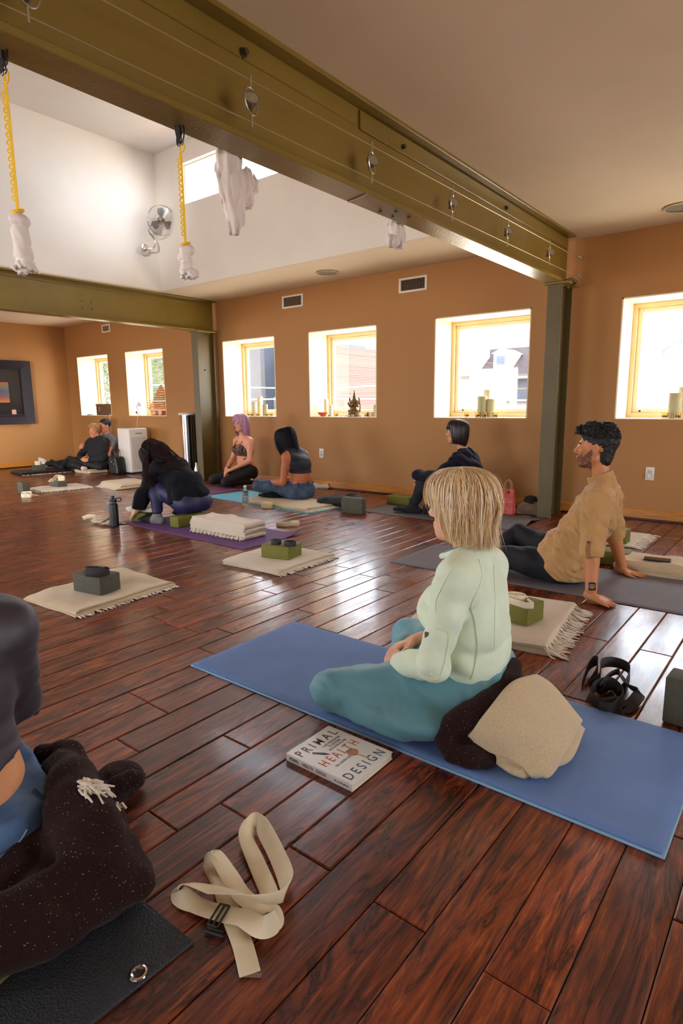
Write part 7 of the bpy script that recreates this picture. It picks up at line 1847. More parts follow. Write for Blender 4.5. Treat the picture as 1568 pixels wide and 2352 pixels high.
# ---- 5. woman in jeans on the sky blue mat -------------------------------------------------------
def person_jeans():
    J = dict(hd=(-4.635, 4.84, .690), neck=(-4.53, 4.86, .585), shL=(-4.50, 4.71, .50), shR=(-4.52, 5.01, .50), elL=(-4.515, 4.66, .225), elR=(-4.55, 5.06, .235), wrL=(-4.755, 4.70, .205), wrR=(-4.78, 4.86, .215),
             pel=(-4.45, 4.86, .155), wst=(-4.425, 4.86, .285), chs=(-4.455, 4.86, .41), hipL=(-4.48, 4.78, .145), hipR=(-4.48, 4.94, .145), knL=(-4.90, 4.66, .165), knR=(-4.90, 5.10, .150), anL=(-4.72, 4.94, .075), anR=(-4.68, 4.74, .075))
    lo, hi = bounds(J); s = .92; sk = SKIN('bronze skin', srgb(184, 106, 66)); fr = frame((-1, -.05, 0), .62)
    F = Field(lo, hi, .007); bodyp(F, J, s, 0, 'tnlLrR', k=.03, wst=.9); hc = A3(J['hd']); head_field(F, hc, fr, .93)
    F.cone((-4.53, 4.86, .57), (-4.60, 4.845, .66), .052, .05, .02)
    hand_field(F, J['wrL'], (-.9, .25, -.1), (-.1, -.2, .95), .88, .35, thumb=-1); hand_field(F, J['wrR'], (-.8, -.3, -.2), (-.1, .2, .95), .88, .35, thumb=1)
    body = F.build('person', [sk, mat('brown lips', srgb(160, 96, 78), .45), sk, mat('black brow', srgb(26, 20, 18), .8)], matfn=face_mats(hc, fr, .93))
    tag(body, 'woman in dark crop top and blue jeans, head bowed, on the sky blue mat', 'person')
    tp = mat('black navy ribbed top', srgb(13, 16, 28), .7, .1, 12, 260, .2, .001)
    F = Field(lo, hi, .006); bodyp(F, J, s, .006, 't', k=.03, wst=.9); F.cone((-4.525, 4.86, .55), (-4.55, 4.855, .60), .07, .062, .03)
    F.disp(folds(61, 26, .004, (.1, .1, 1), .8), .03); F.cut((-4.43, 4.86, .325), (-.06, 0, -1), .004)
    F.cut((-4.52, 4.86, .598), (-.5, 0, .87), .003)
    for q, y in (('shL', -1), ('shR', 1)):
        c = A3(J[q]); F.ell(c+(-.005, y*.030, -.01), (.078, .062, .105), k=.006, op='s')
    F.build('crop_top', tp, body)
    dn = mat('blue denim', srgb(72, 92, 116), .8, .2, 18, 400, .25, .001, c2=srgb(44, 62, 84))
    F = Field(lo, hi, .0065); bodyp(F, J, s, .014, 'aAbB', k=.04); F.slab((-4.46, 4.86, .12), (-4.435, 4.86, .205), (0, 1, 0), .162, .12, .142, .108, .04); F.ell((-4.40, 4.80, .12), (.09, .09, .09), k=.05); F.ell((-4.40, 4.92, .12), (.09, .09, .09), k=.05)
    F.disp(folds(63, 30, .010, (.6, .4, .5), 1.1), .03); F.cut((-4.44, 4.86, .232), (.14, 0, 1), .005); F.cut((0, 0, .042), (0, 0, -1), .008)
    F.cutl(A3(J['anL']), A3(J['anL'])-A3(J['knL']), .1); F.cutl(A3(J['anR']), A3(J['anR'])-A3(J['knR']), .1)
    je = F.build('blue_jeans', dn, body)
    m = MB()
    for yy in (4.74, 4.86, 4.95):
        ok, loc, nn, i = je.ray_cast(V((-4.0, yy, .205)), V((-1, 0, 0)))
        if ok: m.box(loc+V((-.003, -.007, -.025)), loc+V((.004, .007, .025)), .002)
    if len(m.bm.verts): m.build('belt_loop', mat('dark denim', srgb(40, 56, 84), .8), je)
    for an, to in (('anL', (-4.86, 5.02, .07)), ('anR', (-4.84, 4.60, .07))):
        F = Field(A3(J[an])-.3, A3(J[an])+.3, .007); foot_field(F, J[an], to, (0, 0, 1), .9); F.cut((0, 0, .042), (0, 0, -1)); F.build('sock', sock_mat('black sock', srgb(14, 15, 20)), body)
    hm = island_mat('blue black hair', [srgb(8, 7, 10), srgb(16, 15, 22), srgb(10, 9, 14), srgb(30, 30, 46)], .5, .16)
    F = Field(hc-.32, hc+.30, .006); r, f, u = fr; M3 = np.array([r, f, u]); P = lambda x, y, z: hc+(r*x+f*y+u*z)*.93
    fr2 = frame((-1, -.05, 0), .30)
    pf = {0: [(.0, .120), (.05, .116), (.088, .096), (.112, .050), (.125, -.03), (.105, -.13)],
          50: [(.0, .120), (.05, .116), (.090, .092), (.108, .035), (.112, -.07), (.085, -.21)],
          90: [(.0, .120), (.05, .116), (.090, .088), (.100, .02), (.092, -.07), (.078, -.175)],
          135: [(.0, .120), (.052, .116), (.098, .086), (.110, .01), (.100, -.08), (.098, -.175)],
          180: [(.0, .120), (.055, .116), (.106, .084), (.120, .005), (.118, -.09), (.132, -.19)],
          225: [(.0, .120), (.052, .116), (.100, .084), (.110, .01), (.095, -.07), (.085, -.13)],
          270: [(.0, .120), (.05, .116), (.092, .086), (.100, .02), (.092, -.06), (.070, -.12)],
          310: [(.0, .120), (.05, .116), (.090, .092), (.104, .035), (.105, -.06), (.085, -.14)]}
    hair_shell(hc+(.012, 0, .0), fr2, pf, hm, body, n=3600, wid=.0036, jit=.007, wave=(.07, 2.4), seed=12, sc=(.93, 1), fly=160, lenj=.10, clump=40)
person_jeans()

# ---- 6. woman squatting on a block ----------------------------------------------------------------
def person_squat():
    J = dict(hd=(-4.965, 3.36, .585), neck=(-4.82, 3.385, .545), shL=(-4.735, 3.25, .475), shR=(-4.76, 3.53, .475), elL=(-4.835, 3.15, .25), elR=(-4.90, 3.50, .25), wrL=(-4.835, 3.085, .125), wrR=(-4.99, 3.42, .15),
             pel=(-4.445, 3.38, .205), wst=(-4.52, 3.38, .33), chs=(-4.66, 3.385, .42), hipL=(-4.46, 3.31, .20), hipR=(-4.46, 3.46, .20), knL=(-4.76, 3.24, .33), knR=(-4.76, 3.54, .33), anL=(-4.63, 3.15, .085), anR=(-4.66, 3.50, .085))
    lo, hi = bounds(J); s = .95; sk = SKIN('light olive skin', srgb(206, 148, 110)); fr = frame((-1, -.10, 0), .72)
    F = Field(lo, hi, .007); bodyp(F, J, s, -.006, 'tnlLrR', k=.03); hc = A3(J['hd']); head_field(F, hc, fr, .97)
    F.cone(J['neck'], J['hd'], .055, .052, .02)
    hand_field(F, J['wrL'], (-.72, -.12, -.5), (-.3, -.85, .45), .98, curls=[.30, .2, .2, .2], spread=.55, thumb=-1); hand_field(F, J['wrR'], (-.6, -.3, -.5), (-.4, .8, .4), .95, .3, thumb=1)
    body = F.build('person', [sk, mat('rosy lips', srgb(190, 110, 100), .4), sk, mat('black brow', srgb(26, 20, 18), .8)], matfn=face_mats(hc, fr, .97))
    tag(body, 'woman with long brown hair and black top squatting on a green block', 'person')
    bk = mat('black navy sweater', srgb(11, 13, 20), .85, .12, 10, 220, .25, .0015, spec=.2)
    F = Field(lo, hi, .0065); bodyp(F, J, s, .022, 'tlLrR', k=.045); F.ell((-4.44, 3.385, .27), (.125, .175, .085), k=.06); F.ell((-4.52, 3.385, .36), (.135, .175, .12), k=.06)
    F.cone(J['elL'], J['wrL'], .062, .046, .03); F.disp(folds(71, 22, .012, (.6, .2, .6), 1.1), .03); F.disp(folds(73, 55, .003), .03)
    F.cut((-4.44, 3.38, .205), (.28, 0, -1), .01); F.cutl(A3(J['wrL'])+(0, 0, .01), (-.2, -.1, -1), .08); F.cutl(A3(J['wrR']), (-.3, 0, -1), .08)
    F.cone((-4.82, 3.385, .55), (-4.93, 3.365, .59), .06, .055, .006, 's'); F.build('black_sweater', bk, body)
    nv = mat('navy blue leggings', srgb(28, 30, 74), .55, .1, 10, 260, .1, .001)
    F = Field(lo, hi, .0065); bodyp(F, J, s, .010, 'aAbB', k=.04); F.slab((-4.43, 3.385, .20), (-4.47, 3.385, .28), (0, 1, 0), .165, .12, .14, .11, .05); F.ell((-4.41, 3.31, .20), (.11, .10, .098), k=.05); F.ell((-4.41, 3.46, .20), (.11, .10, .098), k=.05)
    F.disp(folds(75, 22, .004), .03); F.cut((0, 0, .108), (.0, 0, -1), .01)
    F2 = Field(lo, hi, .0065); 
    nl = F.build('navy_leggings', nv, body)
    sm = sock_mat('black sock', srgb(14, 15, 20)); gs = sock_mat('grey marl sock', srgb(120, 118, 118))
    for an, kn, to in (('anL', 'knL', (-4.835, 3.10, .036)), ('anR', 'knR', (-4.86, 3.50, .036))):
        a = A3(J[an]); F = Field(a-(.28, .15, .1), a+(.2, .2, .2), .006); F.cone(lerp(a, A3(J[kn]), .30), a, .044, .038, .02); foot_field(F, a+(0, 0, -.02), to, (0, 0, 1), .95, .004); F.cut((0, 0, .0078), (0, 0, -1))
        F.build('sock', [sm, gs], body, matfn=lambda C, a=a: ((C[:, 0] > a[0]-.035) & (C[:, 2] < .10)).astype(int))
    hm = island_mat('dark brown long hair', [srgb(20, 13, 14), srgb(34, 22, 22), srgb(14, 9, 10), srgb(66, 44, 44), srgb(28, 18, 19)], .6, .12)
    cap = mat('dark brown hair mass', srgb(20, 14, 15), .5, .3, 60, 260, .8, .004, ani=(.3, 3, 1), spec=.06)
    r, f, u = fr; M3 = np.array([r, f, u]); P = lambda x, y, z: hc+(r*x+f*y+u*z)*.97
    F = Field((-5.25, 3.05, .25), (-4.45, 3.75, .85), .006)
    F.ell(P(0, -.016, .036), (.080, .100, .086), M3, .02); F.ell(P(0, .06, .02), (.068, .045, .080), M3, .03); 
    F.chain([P(-.0, -.06, .06), (-4.84, 3.37, .635), (-4.72, 3.37, .60)], [.085, .075, .05], .05)
    F.slab((-4.86, 3.36, .60), (-4.66, 3.36, .555), (0, 1, 0), .10, .035, .13, .018, .04)
    F.slab(P(-.05, .07, -.0), P(-.045, .09, -.11), (0, 1, 0), .03, .02, .015, .015, .02)
    F.slab((-4.87, 3.28, .53), (-4.82, 3.21, .45), (0, 1, 0), .04, .03, .025, .02, .04)
    F.disp(folds(77, 60, .003, (.1, 1, .2), .3), .03); F.cut(P(0, .06, -.06), nrm(f*.6-u*.9), .01) if False else None
    hr = F.build('hair', cap, body)
    # strands flowing over the back
    rg = random.Random(77); m_vs, m_fs = [], []
    from mathutils.bvhtree import BVHTree
    bvs = []
    for ob in (hr, bpy.data.objects['black_sweater']):
        bvs.append(BVHTree.FromPolygons([v.co.copy() for v in ob.data.vertices], [tuple(p.vertices) for p in ob.data.polygons]))
    for i in range(3600):
        b = rg.gauss(0, .45) if rg.random() < .5 else rg.uniform(-1, 1); b = max(-1, min(1, b)); a0 = rg.uniform(-.3, 1)
        st = np.array((-4.99+.12*(1-a0)*.5, 3.365+.07*b, .690-.02*b*b)); side = b
        k = rg.random(); e = np.array((-4.60+.10*rg.uniform(-1, .6)-.14*abs(b), 3.35+.21*b, .475-.05*abs(b)+.0*k))
        if rg.random() < .32: e = np.array((-4.80+rg.uniform(-.05, .12), 3.17+rg.uniform(-.03, .06), .36+rg.uniform(-.05, .08)))
        mid1 = np.array((-4.86, 3.365+.10*b, .665)); mid2 = lerp(mid1, e, .55)+np.array((0, 0, .045))
        if e[1] < 3.24: mid1 = np.array((-4.88, 3.27, .635)); mid2 = np.array((-4.84+rg.uniform(-.03, .05), 3.20, .52))
        pts_ = bez([st, mid1+np.array((0, 0, rg.uniform(0, .012))), mid2+np.array([rg.gauss(0, .008) for _ in range(3)]), e], 4); w = .0042*rg.uniform(.5, 1.2); pts = []; lf = rg.uniform(.0015, .007)
        for p in pts_:
            for bv in bvs:
                loc, nn, ix, ds = bv.find_nearest(p)
                if loc is not None and (p-loc).dot(nn) < lf: p = loc+nn*lf
            pts.append(p)
        for _ in range(2): pts = [pts[0]]+[(pts[j-1]+pts[j]*2+pts[j+1])/4 for j in range(1, len(pts)-1)]+[pts[-1]]
        base = len(m_vs)
        for j, p in enumerate(pts):
            tg = (pts[min(j+1, len(pts)-1)]-pts[max(j-1, 0)]).normalized(); sw = tg.cross(V((0, -.25, 1))).normalized()*w*.5*(1-j/len(pts)*.5); m_vs += [p-sw, p+sw]
        for j in range(len(pts)-1): m_fs.append((base+2*j, base+2*j+1, base+2*j+3, base+2*j+2))
    o = link('strands', mesh(m_vs, m_fs), hm, hr); tag(o, kind='stuff')
    pf = {0: [(.0, .124), (.05, .117), (.088, .09), (.105, .05), (.112, .0), (.108, -.05)], 60: [(.0, .124), (.05, .117), (.088, .09), (.102, .04), (.104, -.02), (.096, -.09)],
          110: [(.0, .124), (.05, .117), (.09, .09), (.102, .03), (.100, -.03), (.092, -.08)], 180: [(.0, .124), (.05, .117), (.1, .09), (.118, .03), (.118, -.0), (.115, -.03)], 250: [(.0, .124), (.05, .117), (.09, .09), (.102, .03), (.100, -.03), (.092, -.08)], 300: [(.0, .124), (.05, .117), (.088, .09), (.102, .04), (.104, -.02), (.096, -.09)]}
    hair_shell(hc, fr, pf, hm, hr, n=2600, wid=.004, jit=.003, wave=(.03, 2), seed=22, shell=False, fly=40, lenj=.05, sc=(.93, 1), name='strands')
person_squat()

# ---- 7. couple in the far corner ------------------------------------------------------------------
def couple():
    sk = SKIN('fair warm skin', srgb(226, 168, 138)); sk2 = SKIN('tanned skin', srgb(206, 134, 100)); lipm = mat('rosy lips', srgb(190, 110, 100), .4); br = mat('brow hair', srgb(120, 90, 60), .8)
    bk = mat('black sweater cloth', srgb(16, 16, 22), .85, .12, 10); lg = mat('black leggings', srgb(9, 8, 11), .7)
    # man behind, leaning on the wall
    J = dict(hd=(-9.42, 5.50, .735), neck=(-9.40, 5.55, .59), shL=(-9.23, 5.53, .50), shR=(-9.60, 5.50, .50), elL=(-9.12, 5.36, .28), elR=(-9.86, 5.30, .355), wrL=(-9.25, 5.22, .22), wrR=(-9.63, 5.16, .385),
             pel=(-9.38, 5.42, .13), wst=(-9.38, 5.48, .26), chs=(-9.40, 5.52, .40), hipL=(-9.30, 5.38, .12), hipR=(-9.47, 5.36, .12), knL=(-9.55, 5.10, .12), knR=(-9.92, 5.12, .12), anL=(-9.85, 4.86, .09), anR=(-10.33, 4.88, .10))
    lo, hi = bounds(J); fr = frame((.10, -.99, 0), .05); F = Field(lo, hi, .009); bodyp(F, J, 1.0, -.004, 'tnlLrR'); hc = A3(J['hd']); head_field(F, hc, fr, 1.0)
    hand_field(F, J['wrR'], (.75, -.2, .25), (0, -1, .2), 1.0, .25, thumb=1); hand_field(F, J['wrL'], (-.8, -.3, 0), (0, -.9, .4), 1.0, .4, thumb=-1)
    body = F.build('person', [sk2, lipm, sk2, br], matfn=face_mats(hc, fr, 1.0)); tag(body, 'man in a grey T-shirt in the far corner, mostly hidden behind the woman he holds', 'person'); eyes(hc, fr, 1, body)
    F = Field(lo, hi, .009); bodyp(F, J, 1.0, .012, 't', k=.04); F.cone(J['shR'], lerp(A3(J['shR']), A3(J['elR']), .45), .062, .06, .03); F.cone(J['shL'], lerp(A3(J['shL']), A3(J['elL']), .45), .062, .06, .03)
    F.disp(folds(81, 24, .006), .03); F.cutl(lerp(A3(J['shR']), A3(J['elR']), .5), A3(J['elR'])-A3(J['shR']), .10); F.cutl(lerp(A3(J['shL']), A3(J['elL']), .5), A3(J['elL'])-A3(J['shL']), .10); F.cut((0, 0, .17), (0, 0, -1)); F.cone(J['neck'], hc, .056, .05, .005, 's'); F.build('grey_tshirt', mat('grey marl tee', srgb(108, 108, 112), .85, .08, 20), body)
    F = Field(lo, hi, .009); bodyp(F, J, 1.0, .008, 'aAbB', k=.04); F.slab((-9.38, 5.42, .12), (-9.38, 5.45, .22), (1, 0, 0), .16, .11, .15, .1, .04); F.cut((0, 0, .01), (0, 0, -1)); F.build('black_trousers', lg, body)
    for an, to in (('anR', (-10.42, 4.84, .215)), ('anL', (-9.95, 4.80, .2))):
        F = Field(A3(J[an])-.25, A3(J[an])+.25, .008); foot_field(F, J[an], to, (-.8, -.3, .5), 1.0); F.cut((0, 0, .044), (0, 0, -1)); F.build('sock', mat('white cotton sock', srgb(216, 210, 212), .85) if an == 'anR' else sock_mat('black sock', srgb(14, 15, 20)), body)
    hk = mat('black hair', srgb(24, 20, 24), .5); F = Field(hc-.16, hc+.16, .006); r, f, u = fr; M3 = np.array([r, f, u]); P = lambda x, y, z: hc+(r*x+f*y+u*z)
    F.ell(P(0, -.022, .046), (.081, .098, .086), M3); F.ell(P(0, .105, -.015), (.10, .06, .075), M3, .01, 's'); F.cut(P(0, 0, -.05), -u); F.build('hair', hk, body)
    # woman in front
    J = dict(hd=(-9.345, 5.27, .665), neck=(-9.31, 5.30, .535), shL=(-9.14, 5.30, .45), shR=(-9.46, 5.25, .46), elL=(-9.03, 5.20, .24), elR=(-9.60, 5.14, .26), wrL=(-9.22, 5.07, .21), wrR=(-9.42, 5.06, .215),
             pel=(-9.22, 5.24, .115), wst=(-9.25, 5.27, .24), chs=(-9.29, 5.28, .36), hipL=(-9.15, 5.20, .11), hipR=(-9.30, 5.18, .11), knL=(-9.60, 4.98, .14), knR=(-9.80, 5.06, .19), anL=(-9.28, 4.98, .085), anR=(-9.70, 4.86, .09))
    lo, hi = bounds(J); s = .9; fr = frame((.45, -.89, 0), .04); F = Field(lo, hi, .008); bodyp(F, J, s, -.004, 'tnlLrR'); hc = A3(J['hd']); head_field(F, hc, fr, .95)
    hand_field(F, J['wrL'], (-.9, -.1, .0), (0, -.9, .4), .88, .4, thumb=-1); hand_field(F, J['wrR'], (.85, -.1, -.05), (0, -.9, .4), .88, .35, thumb=1)
    foot_field(F, J['anL'], (-9.15, 4.97, .065), (0, -.4, .9), .85); F.cut((0, 0, .056), (0, 0, -1))
    body = F.build('person', [sk2, lipm, sk2, br], matfn=face_mats(hc, fr, .95)); tag(body, 'woman with tied back blonde hair in black, reclining against the man in the far corner', 'person'); eyes(hc, fr, .95, body)
    F = Field(lo, hi, .008); bodyp(F, J, s, .022, 'tlLrR', k=.05); F.ell((-9.27, 5.24, .30), (.17, .12, .15), k=.05); F.disp(folds(83, 22, .010), .03); F.cut((0, 0, .12), (0, 0, -1)); F.cutl(A3(J['wrL']), A3(J['wrL'])-A3(J['elL']), .08); F.cutl(A3(J['wrR']), A3(J['wrR'])-A3(J['elR']), .08); F.cone(J['neck'], hc, .054, .05, .005, 's'); F.build('black_sweater', bk, body)
    F = Field(lo, hi, .008); bodyp(F, J, s, .012, 'aAbB', k=.04); F.slab((-9.22, 5.24, .1), (-9.22, 5.26, .17), (1, 0, 0), .15, .11, .14, .1, .04); F.disp(folds(85, 24, .006), .03); F.cut((0, 0, .05), (0, 0, -1)); F.cutl(A3(J['anL']), A3(J['anL'])-A3(J['knL']), .08); F.build('black_leggings', lg, body)
    F = Field((-9.95, 4.6, 0), (-9.5, 5.1, .3), .008); foot_field(F, J['anR'], (-9.86, 4.78, .15), (-.3, -.3, .8), .85); F.cut((0, 0, .044), (0, 0, -1)); F.build('sock', sock_mat('black sock', srgb(14, 15, 20)), body)
    m = MB(); a, t = V(J['anL']), V((-9.15, 4.97, .065)); m.cyl(a.lerp(t, .15), a.lerp(t, .75), .036, .042, 16); m.build('foot_wrap', mat('white cotton sock', srgb(216, 210, 212), .85), body)
    hm = island_mat('dark blonde hair', [srgb(120, 84, 56), srgb(170, 124, 78), srgb(190, 146, 96), srgb(96, 66, 48)], .45, .4)
    pf = {0: [(.0, .122), (.05, .117), (.082, .100), (.092, .086), (.096, .076), (.097, .066)], 50: [(.0, .122), (.05, .117), (.082, .098), (.089, .078), (.090, .066), (.088, .055)], 90: [(.0, .122), (.05, .117), (.088, .088), (.093, .03), (.088, -.02), (.078, -.04)],
          180: [(.0, .122), (.052, .117), (.102, .082), (.112, .01), (.098, -.05), (.07, -.08)], 270: [(.0, .122), (.05, .117), (.088, .088), (.093, .03), (.088, -.02), (.078, -.04)], 310: [(.0, .122), (.05, .117), (.082, .098), (.089, .078), (.090, .066), (.088, .055)]}
    hair_shell(hc, fr, pf, hm, body, n=1200, wid=.005, jit=.002, wave=(.03, 2), seed=31, sc=(.92, 1), fly=20)
couple()

# ---- 8. person cut off at the left edge, seen from behind -------------------------------------------
def person_edge():
    fw = nrm((-1, .06, 0)); rt = np.array((fw[1], -fw[0], 0)); o = np.array((-1.45, .385, 0)); Q = lambda x, y, z: tuple(o+rt*x+fw*y+np.array((0, 0, z)))   # x = her right
    J = dict(hd=Q(0, .06, .80), neck=Q(0, .0, .64), shL=Q(-.17, .0, .55), shR=Q(.17, .0, .55), elL=Q(-.20, .12, .38), elR=Q(.19, .03, .34), wrL=Q(-.12, .33, .28), wrR=Q(.12, .33, .28),
             pel=Q(0, -.07, .215), wst=Q(0, -.03, .33), chs=Q(0, .0, .45), hipL=Q(-.08, -.03, .20), hipR=Q(.08, -.03, .20), knL=Q(-.22, .40, .17), knR=Q(.10, .43, .17), anL=Q(.0, .32, .13), anR=Q(-.12, .36, .13))
    lo, hi = bounds(J); s = .97; sk = SKIN('warm tan skin', srgb(214, 150, 104)); fr = frame(fw, .1)
    F = Field(lo, hi, .007); bodyp(F, J, s, 0, 'tnlLrR', k=.03); hc = A3(J['hd']); head_field(F, hc, fr, .97)
    hand_field(F, J['wrL'], tuple(fw*.6+rt*.6), (0, 0, 1), .95, .4, thumb=-1); hand_field(F, J['wrR'], tuple(fw*.6-rt*.6), (0, 0, 1), .95, .4, thumb=1)
    body = F.build('person', [sk, mat('rosy lips', srgb(190, 110, 100), .4), sk, mat('brow hair', srgb(120, 90, 60), .8)], matfn=face_mats(hc, fr, .97))
    tag(body, 'person in dark plum top and blue jeans cut off by the left edge', 'person')
    pl = mat('dark plum stretch top', srgb(48, 38, 50), .5, .08, 6, 300, .1, .0008, sheen=.2)
    F = Field(lo, hi, .006); bodyp(F, J, s, .010, 'tlLrR', k=.04); F.disp(folds(91, 20, .0045, (.1, .1, 1), .9, 4), .03); F.disp(folds(92, 60, .0016, (.4, .1, 1), .9, 3), .03)
    F.cutl(Q(0, -.06, .272), tuple(np.array((0, 0, -1))+rt*.22), .235); F.cone(J['neck'], hc, .058, .052, .005, 's'); F.cutl(A3(J['wrL']), A3(J['wrL'])-A3(J['elL']), .08); F.cutl(A3(J['wrR']), A3(J['wrR'])-A3(J['elR']), .08); F.build('plum_top', pl, body)
    dn = mat('washed blue denim', srgb(96, 128, 168), .8, .2, 14, 400, .3, .001, c2=srgb(52, 84, 130))
    F = Field(lo, hi, .006); bodyp(F, J, s, .014, 'aAbB', k=.04); F.slab(Q(0, -.07, .15), Q(0, -.045, .265), tuple(rt), .172, .128, .158, .118, .05)
    for a in (-1, 1): F.ell(Q(a*.085, -.125, .165), (.105, .105, .10), k=.05)
    F.disp(folds(93, 22, .007, (.4, .4, .6), 1.0), .03); F.cut(Q(0, -.1, .243), tuple(-fw*.25+np.array((0, 0, 1))), .004); F.cut((0, 0, .085), (0, 0, -1), .02)
    F.slab(Q(0, -.065, .18), Q(0, -.02, .42), tuple(rt), .146, .104, .130, .094, .004, 's')
    je = F.build('blue_jeans', dn, body)
    st = mat('pale denim seam', srgb(150, 176, 204), .8)
    def seam(pts, r=.0018, nm='seam', mm=st):
        q = []
        for p in bez(pts, 6):
            d = (p-V((0, 0, EYE))).normalized(); ok, loc, nn, i = je.ray_cast(V((0, 0, EYE)), d)
            if ok: q.append(loc+nn*.0008)
        if len(q) > 3: m = MB(); m.tube(q, r, 5); m.build(nm, mm, je)
    seam([W(0, 1968, .5), W(40, 1938, .5), W(62, 1905, .5)]); seam([W(105, 1850, .5), W(100, 1905, .5), W(70, 1965, .5), W(0, 2035, .5)]); seam([W(130, 1895, .5), W(120, 1950, .5), W(70, 2010, .5), W(10, 2050, .5)], .0022)
    m = MB(); ok = False
    for px_, py_ in ((92, 1830),):
        d = (W(px_, py_, .5)-V((0, 0, EYE))).normalized(); ok, loc, nn, i = je.ray_cast(V((0, 0, EYE)), d)
        if ok: m.box((-.006, -.0015, -.022), (.006, .003, .022), .001, mat=Matrix.Translation(loc) @ nn.to_track_quat('Y', 'Z').to_matrix().to_4x4())
    if ok: m.build('belt_loop', mat('dark denim', srgb(40, 56, 84), .8), je)
    hm = mat('dark brown hair mass', srgb(36, 26, 28)); F = Field(hc-.17, hc+.17, .008); r, f, u = fr; M3 = np.array([r, f, u]); F.ell(hc+u*.04-f*.02, (.086, .102, .092), M3); F.ell(hc-f*.09, (.05, .05, .05), M3); F.ell(hc+f*.105-u*.015, (.1, .06, .075), M3, .01, 's'); F.build('hair', hm, body)
    # blanket under and around
    g = lambda x, y, z: A3(G(x, y, z))
    F = Field((-2.0, -.2, 0), (-.75, 1.15, .42), .007)
    F.slab((-1.42, .46, .05), (-1.36, .46, .06), (0, 1, 0), .36, .055, .36, .06, .03)
    F.chain([g(135, 1765, .20), g(165, 1800, .20), g(185, 1850, .19), g(215, 1900, .17), g(250, 1960, .12)], [.045, .052, .055, .058, .05], .03)
    F.chain([g(100, 1735, .20), g(150, 1730, .20), g(192, 1775, .16)], [.024, .03, .022], .03)
    F.chain([g(250, 1905, .12), g(272, 1950, .10)], [.04, .045], .03)
    F.chain([g(-60, 2175, .125), g(40, 2130, .105), g(140, 2080, .085), g(230, 2045, .07), g(300, 2030, .055)], [.07, .066, .060, .056, .045], .03)
    F.chain([g(170, 2010, .09), g(220, 1990, .08), g(240, 2000, .08), g(290, 2020, .05)], [.04, .05, .05, .04], .03)
    F.ell(g(112, 1938, .13), (.06, .06, .05), k=.04); F.chain([g(-40, 2075, .10), g(50, 2040, .095), g(120, 2005, .09), g(175, 1955, .09)], [.055, .055, .05, .045], .03)
    F.chain([g(190, 1880, .1), g(240, 1900, .05), g(270, 1960, .045)], [.05, .05, .045], .03)
    F.disp(folds(95, 19, .013, (.6, .5, .5), 1.1, 4), .03); F.disp(folds(96, 46, .004, (.6, .5, .5), 1.1, 4), .03); F.cut((0, 0, .0105), (0, 0, -1), .01)
    o = F.build('folded_blanket', M_brown); tag(o, 'large dark brown blanket with white tassels bunched under the person at the left edge', 'blanket')
    rr = random.Random(8); m = MB()
    for i in range(34):
        d = (G(195+rr.uniform(-18, 26), 1800+rr.uniform(-8, 14), .2)-V((0, 0, EYE))).normalized(); ok, loc, nn, k = o.ray_cast(V((0, 0, EYE)), d)
        if not ok: continue
        dv = (V((.8, .5, -.5))+V((rr.gauss(0, .3), rr.gauss(0, .3), rr.gauss(0, .2)))).normalized(); dv = (dv-nn*dv.dot(nn)*.9).normalized()
        m.tube([loc+nn*.003+dv*.055*t*rr.uniform(.5, 1)+V((0, 0, .004*math.sin(t*6+i))) for t in (0, .3, .6, 1)], [.003, .0035, .003, .002], 5)
    for i in range(4):
        p = G(270, 1847, .13)+V((rr.uniform(-.01, .01), rr.uniform(-.01, .01), 0)); m.tube([p, p+V((.01, -.004, .008)), p+V((.02, 0, -.004))], .003, 5)
    tag(m.build('fringe', M_fringe, o), kind='stuff')
person_edge()
# ------------------------------------------------------------------ light and camera
sc = bpy.context.scene
wd = bpy.data.worlds.new('bright overcast sky'); sc.world = wd; wd.use_nodes = True; nt = wd.node_tree; nt.nodes.clear()
out = nt.nodes.new('ShaderNodeOutputWorld'); bg = nt.nodes.new('ShaderNodeBackground'); nt.links.new(bg.outputs[0], out.inputs[0])
tc = nt.nodes.new('ShaderNodeTexCoord'); sx = nt.nodes.new('ShaderNodeSeparateXYZ'); nt.links.new(tc.outputs['Generated'], sx.inputs[0])
rp = nt.nodes.new('ShaderNodeValToRGB'); rp.color_ramp.elements[0].position = .42; rp.color_ramp.elements[0].color = (1.0, .84, .66, 1)  # below the horizon a warm glow is added to light the ceiling
rp.color_ramp.elements[1].position = .53; rp.color_ramp.elements[1].color = (.96, .98, 1, 1)
e = rp.color_ramp.elements.new(.9); e.color = (.72, .84, 1, 1)
mr = nt.nodes.new('ShaderNodeMapRange'); mr.inputs[1].default_value = -1; mr.inputs[2].default_value = 1; nt.links.new(sx.outputs[2], mr.inputs[0]); nt.links.new(mr.outputs[0], rp.inputs[0])
nt.links.new(rp.outputs[0], bg.inputs[0]); bg.inputs[1].default_value = 14.0
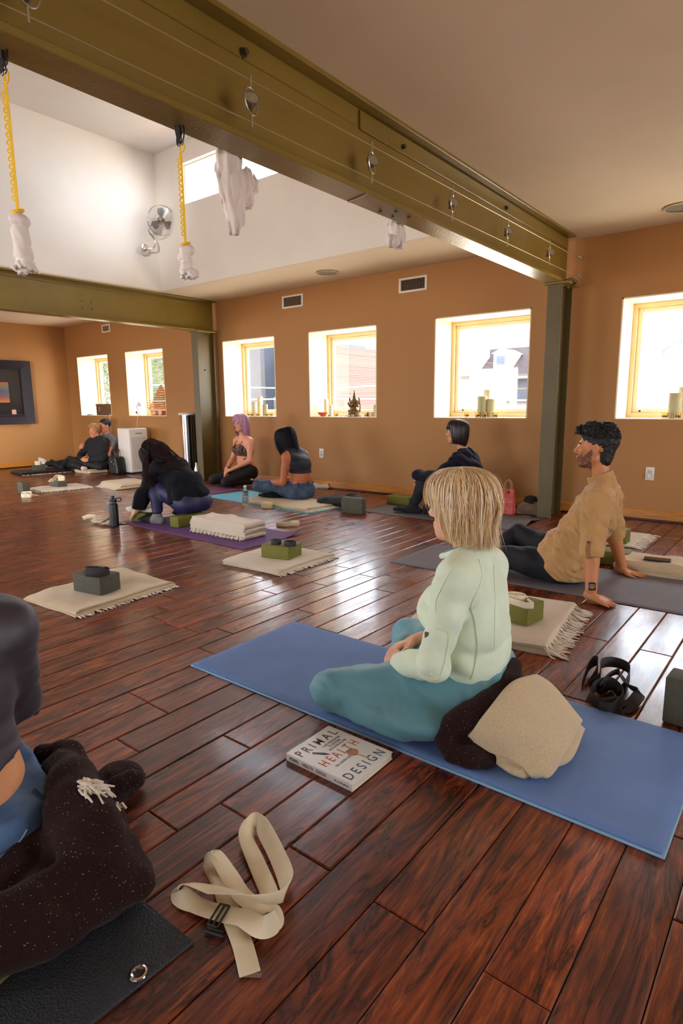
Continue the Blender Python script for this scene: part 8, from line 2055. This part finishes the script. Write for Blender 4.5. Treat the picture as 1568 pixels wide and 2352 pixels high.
def portal(name, loc, rot, w, h):
    l = bpy.data.lights.new(name, 'AREA'); l.shape = 'RECTANGLE'; l.size = w; l.size_y = h; l.cycles.is_portal = True
    o = bpy.data.objects.new(name, l); col.objects.link(o); o.location = loc; o.rotation_euler = rot
for a, b in WIN: portal('window_daylight_portal', ((a+b)/2, YW+.49, (ZS+ZT)/2), (R_(-90), 0, 0), b-a, ZT-ZS)
for a, b, z0, z1 in FW: portal('window_daylight_portal', ((a+b)/2, YF-.34, (z0+z1)/2), (R_(90), 0, 0), b-a, z1-z0)
a, b, z0, z1 = RW[0]; portal('window_daylight_portal', (XR+.34, (a+b)/2, (z0+z1)/2), (0, R_(90), 0), z1-z0, b-a)
a, b, z0, z1 = LW[0]; portal('window_daylight_portal', (XL-.34, (a+b)/2, (z0+z1)/2), (0, R_(-90), 0), z1-z0, b-a)
a, b, z0, z1 = CL[0]; portal('window_daylight_portal', ((a+b)/2, WY1+.22, (z0+z1)/2), (R_(-90), 0, 0), b-a, z1-z0)
a, b, z0, z1 = CL2[0]; portal('window_daylight_portal', (WX1+.14, (a+b)/2, (z0+z1)/2), (0, R_(90), 0), z1-z0, b-a)
sl = bpy.data.lights.new('low_hazy_sun', 'SUN'); sl.energy = 6.0; sl.angle = R_(9); sl.color = (1, .93, .84)
so = bpy.data.objects.new('low_hazy_sun', sl); col.objects.link(so); so.rotation_euler = V((-.70, .71, -.05)).to_track_quat('-Z', 'Y').to_euler()
cam = bpy.data.cameras.new('camera'); co = bpy.data.objects.new('camera', cam); col.objects.link(co)
cam.sensor_fit = 'HORIZONTAL'; cam.sensor_width = 36; cam.lens = 36*FPX/1568; cam.clip_start = .02; cam.clip_end = 300
co.matrix_world = Matrix(((CR.x, CU.x, -CF.x, 0), (CR.y, CU.y, -CF.y, 0), (CR.z, CU.z, -CF.z, EYE), (0, 0, 0, 1)))
sc.camera = co
sc.view_settings.view_transform = 'Standard'; sc.view_settings.look = 'None'; sc.view_settings.gamma = 1; sc.view_settings.exposure = 0.45
sc.cycles.use_denoising = True; sc.cycles.max_bounces = 10; sc.cycles.diffuse_bounces = 6; sc.cycles.sample_clamp_indirect = 8
sc.cycles.caustics_reflective = False; sc.cycles.caustics_refractive = False
